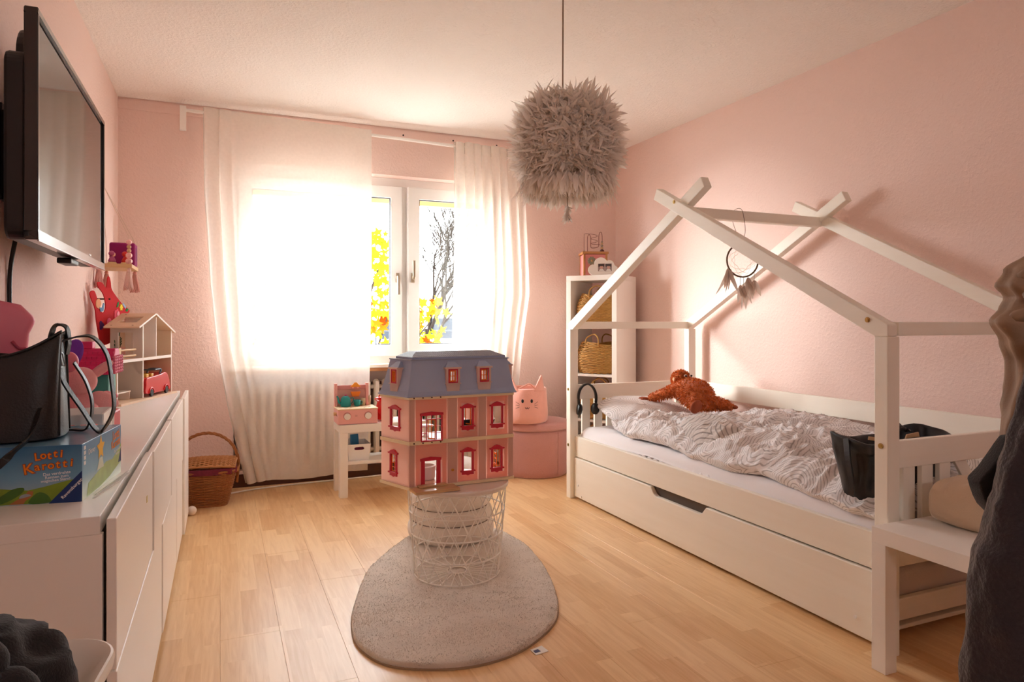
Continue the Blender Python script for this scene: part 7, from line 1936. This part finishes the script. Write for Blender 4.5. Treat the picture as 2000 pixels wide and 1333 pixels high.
def pile(u, v):
    a = 2 * PI * u; R = math.sin(v * PI / 2)
    r = 0.155 * (1 + 0.18 * noise.noise(Vector((math.cos(a) * 1.5, math.sin(a) * 1.5, 2))))
    z = 0.125 * math.cos(v * PI / 2) ** 0.6
    f = 0.022 * ridge(math.cos(a) * 2 + v * 2, math.sin(a) * 2, v * 3)
    return ((r * R * 1.1 + f * R) * math.cos(a), (r * R * 0.85 + f * R) * math.sin(a), max(0.002, z + f * 0.6 - 0.01))
MB().grid(pile, 70, 34, wrapu=True).build('garment', BLACKFAB, cl, smooth=True)
def collar(u, v):
    return (-0.19 + 0.29 * u + 0.01 * math.sin(v * 5), -0.02 + 0.05 * math.sin(u * 4) * (1 - v) + 0.04 * v, 0.06 + (0.125 + 0.022 * u - 0.02 * (1 - u) ** 2) * v - 0.03 * u * (1 - v))
MB().grid(collar, 26, 16).build('stiff_collar', BLACKFAB, cl, smooth=True, solid=0.012)
for (x, y, z, r) in ((0.105, -0.045, 0.085, 0.040), (0.135, -0.05, 0.045, 0.042), (0.03, -0.07, 0.07, 0.05)):
    MB().ell((x, y, z), (r, r * 0.8, r * 0.85), 24, 16, None, lambda q: q * (1 + 0.12 * noise.noise(q * 40))).build('garment', BLACKFAB, cl, smooth=True)
MB().ell((0.165, -0.06, 0.030), (0.025, 0.03, 0.022), 18, 12).build('satin_fold', pm('dark satin', rgb(40, 46, 54), rough=0.35), cl, smooth=True)

# ================================================================== outside the window
ground = struct(MB().box(-30, 40, 5.6, 60, -4.2, -4.0).build('ground', pm('pale paving outside', rgb(176, 172, 164), rough=0.95)))
MAPL = [pm('maple leaf ' + n, c, rough=1.0, spec=0.0, trans=0.35) for n, c in (('yellow', rgb(150, 114, 18)), ('amber', rgb(138, 74, 10)), ('lime', rgb(104, 120, 20)), ('rust', rgb(100, 40, 4)))]
BARK = pm('grey bark', rgb(48, 40, 34), rough=1.0, spec=0.0)
mp = thing('maple_tree', 'yellow autumn maple tree outside the left window sash', 'tree', (1.70, 8.0, -4.0))
lp_ = []
for k in range(10):
    a0 = PI / 2 + (k - 0) * 2 * PI / 10
    r = (1.0 if k == 0 else 0.95 if k in (2, 8) else 0.75 if k in (4, 6) else 0.42 if k in (1, 9, 3, 7) else 0.30)
    lp_.append((r * math.cos(a0), r * math.sin(a0)))
leafm = []
for m in MAPL:
    q = MB(); n = len(lp_)
    q._add([(0, 0, 0.0)] + [(a, b, -0.18 * (a * a + b * b)) for a, b in lp_], [(0, i + 1, (i + 1) % n + 1) for i in range(n)])
    leafm.append(q.mesh('leaf', m))
random.seed(21)
def leaf_at(p, s, i): return share('leaf', leafm[i], mp, p, (random.uniform(0.9, 2.0), random.uniform(-0.6, 0.6), random.uniform(-0.9, 0.9)), (s, s, s))
for k in range(290):
    z = random.uniform(4.60, 6.15)
    side = random.random() < 0.76
    x = random.gauss(0.0, 0.17) if side else random.gauss(0.58, 0.13)
    if not side: z = random.uniform(4.55, 5.35)
    y = random.uniform(-0.25, 0.35)
    t = random.random()
    i = 0 if t < .42 else 1 if t < .70 else 2 if t < .88 else 3
    if z > 5.4 and i in (1, 3): i = 2
    leaf_at((x, y, z), random.uniform(0.055, 0.095), i)
MB().tube([(-0.5, 0.1, 0.0), (-0.45, 0.1, 2.0), (-0.35, 0.1, 4.2), (-0.2, 0.1, 6.0)], [0.11, 0.09, 0.05, 0.015], 10).build('trunk', BARK, mp, smooth=True)
for (a, b) in (((-0.40, 0.1, 3.6), (0.65, 0.0, 5.1)), ((-0.34, 0.1, 4.2), (-0.8, 0.0, 5.3)), ((-0.3, 0.1, 4.6), (0.10, 0.1, 5.9)), ((-0.42, 0.1, 3.2), (0.15, 0.05, 5.2))):
    MB().tube([a, ((a[0]+b[0])/2, a[1], (a[2]+b[2])/2 + .08), b], [0.03, 0.02, 0.006], 8).build('branch', BARK, mp, smooth=True)
q = MB()
for k in range(260):
    p = Vector((random.gauss(-1.2, 0.5), random.uniform(-0.3, 0.6), random.uniform(3.2, 5.6))); s = random.uniform(.05, .08); M = Euler((random.uniform(.9, 2), random.uniform(-.6, .6), random.uniform(-.9, .9))).to_matrix()
    q.cur = random.choice((0, 0, 1, 2)); n = len(lp_)
    q._add([p] + [p + M @ Vector((a * s, b * s, -0.18 * s)) for a, b in lp_], [(0, i + 1, (i + 1) % n + 1) for i in range(n)])
q.build('crown', MAPL, mp, normals=False)['kind'] = 'stuff'
bt = thing('bare_tree', 'leafless grey tree in the distance outside the right window sash', 'tree', (4.80, 17.0, -4.0))
random.seed(5)
q = MB(); q3 = MB()
def grow(p, d, L_, r, lv):
    e = p + d * L_
    m_ = (p + e) / 2 + Vector((random.gauss(0, .06), random.gauss(0, .06), 0)) * L_
    (q if r > 0.03 else q3).tube([p, m_, e], [r, r * .85, r * .65], 5, caps=False)
    if lv == 0: return
    for k in range(4):
        nd = (d + Vector((random.gauss(0, .42), random.gauss(0, .3), random.uniform(-.1, .3)))).normalized()
        grow(p + d * L_ * random.uniform(.62, 1.0), nd, (1.5 if lv == 5 else L_ * random.uniform(.62, .85)), r * .56, lv - 1)
grow(Vector((0, 0, 0)), Vector((0.02, 0, 1)), 4.9, 0.085, 5)
TWIG = pm('grey twig', rgb(34, 29, 26), rough=1.0, spec=0.0)
q.build('branches', TWIG, bt, smooth=True)['kind'] = 'stuff'; q3.build('twigs', TWIG, bt, normals=False)['kind'] = 'stuff'
bd = thing('building', 'white low building with railing and windows across the street', 'building', (7.2, 26.0, -4.0))
BWH = pm('white render', rgb(236, 234, 230), rough=0.9); BGL = pm('dark window', rgb(38, 42, 48), rough=0.3, spec=0.1)
MB().box(-4.0, 8.0, 0.0, 6.0, 0, 6.0).build('wall', BWH, bd)
MB().box(-4.2, 8.2, -0.3, 6.2, 6.0, 6.3).build('roof', BWH, bd)
MB().box(-4.0, 8.0, -1.2, 0.0, 4.05, 4.2).build('balcony', BWH, bd)
for i in range(6):
    x0 = -3.6 + i * 1.9
    f = MB().box(x0, x0 + 1.3, -0.05, 0.0, 4.35, 5.3).build('window', BWH, bd); MB().box(x0 + 0.1, x0 + 1.2, -0.08, -0.05, 4.42, 5.22).build('pane', BGL, f)
RAIL = pm('grey rail', rgb(60, 62, 66), rough=0.8, spec=0.0)
MB().box(-4.0, 8.0, -1.22, -1.16, 4.72, 4.78).build('handrail', RAIL, bd)
for i in range(13): MB().box(-4.0 + i * 1.0, -3.95 + i * 1.0, -1.22, -1.17, 4.2, 4.72).build('rail_post', RAIL, bd)
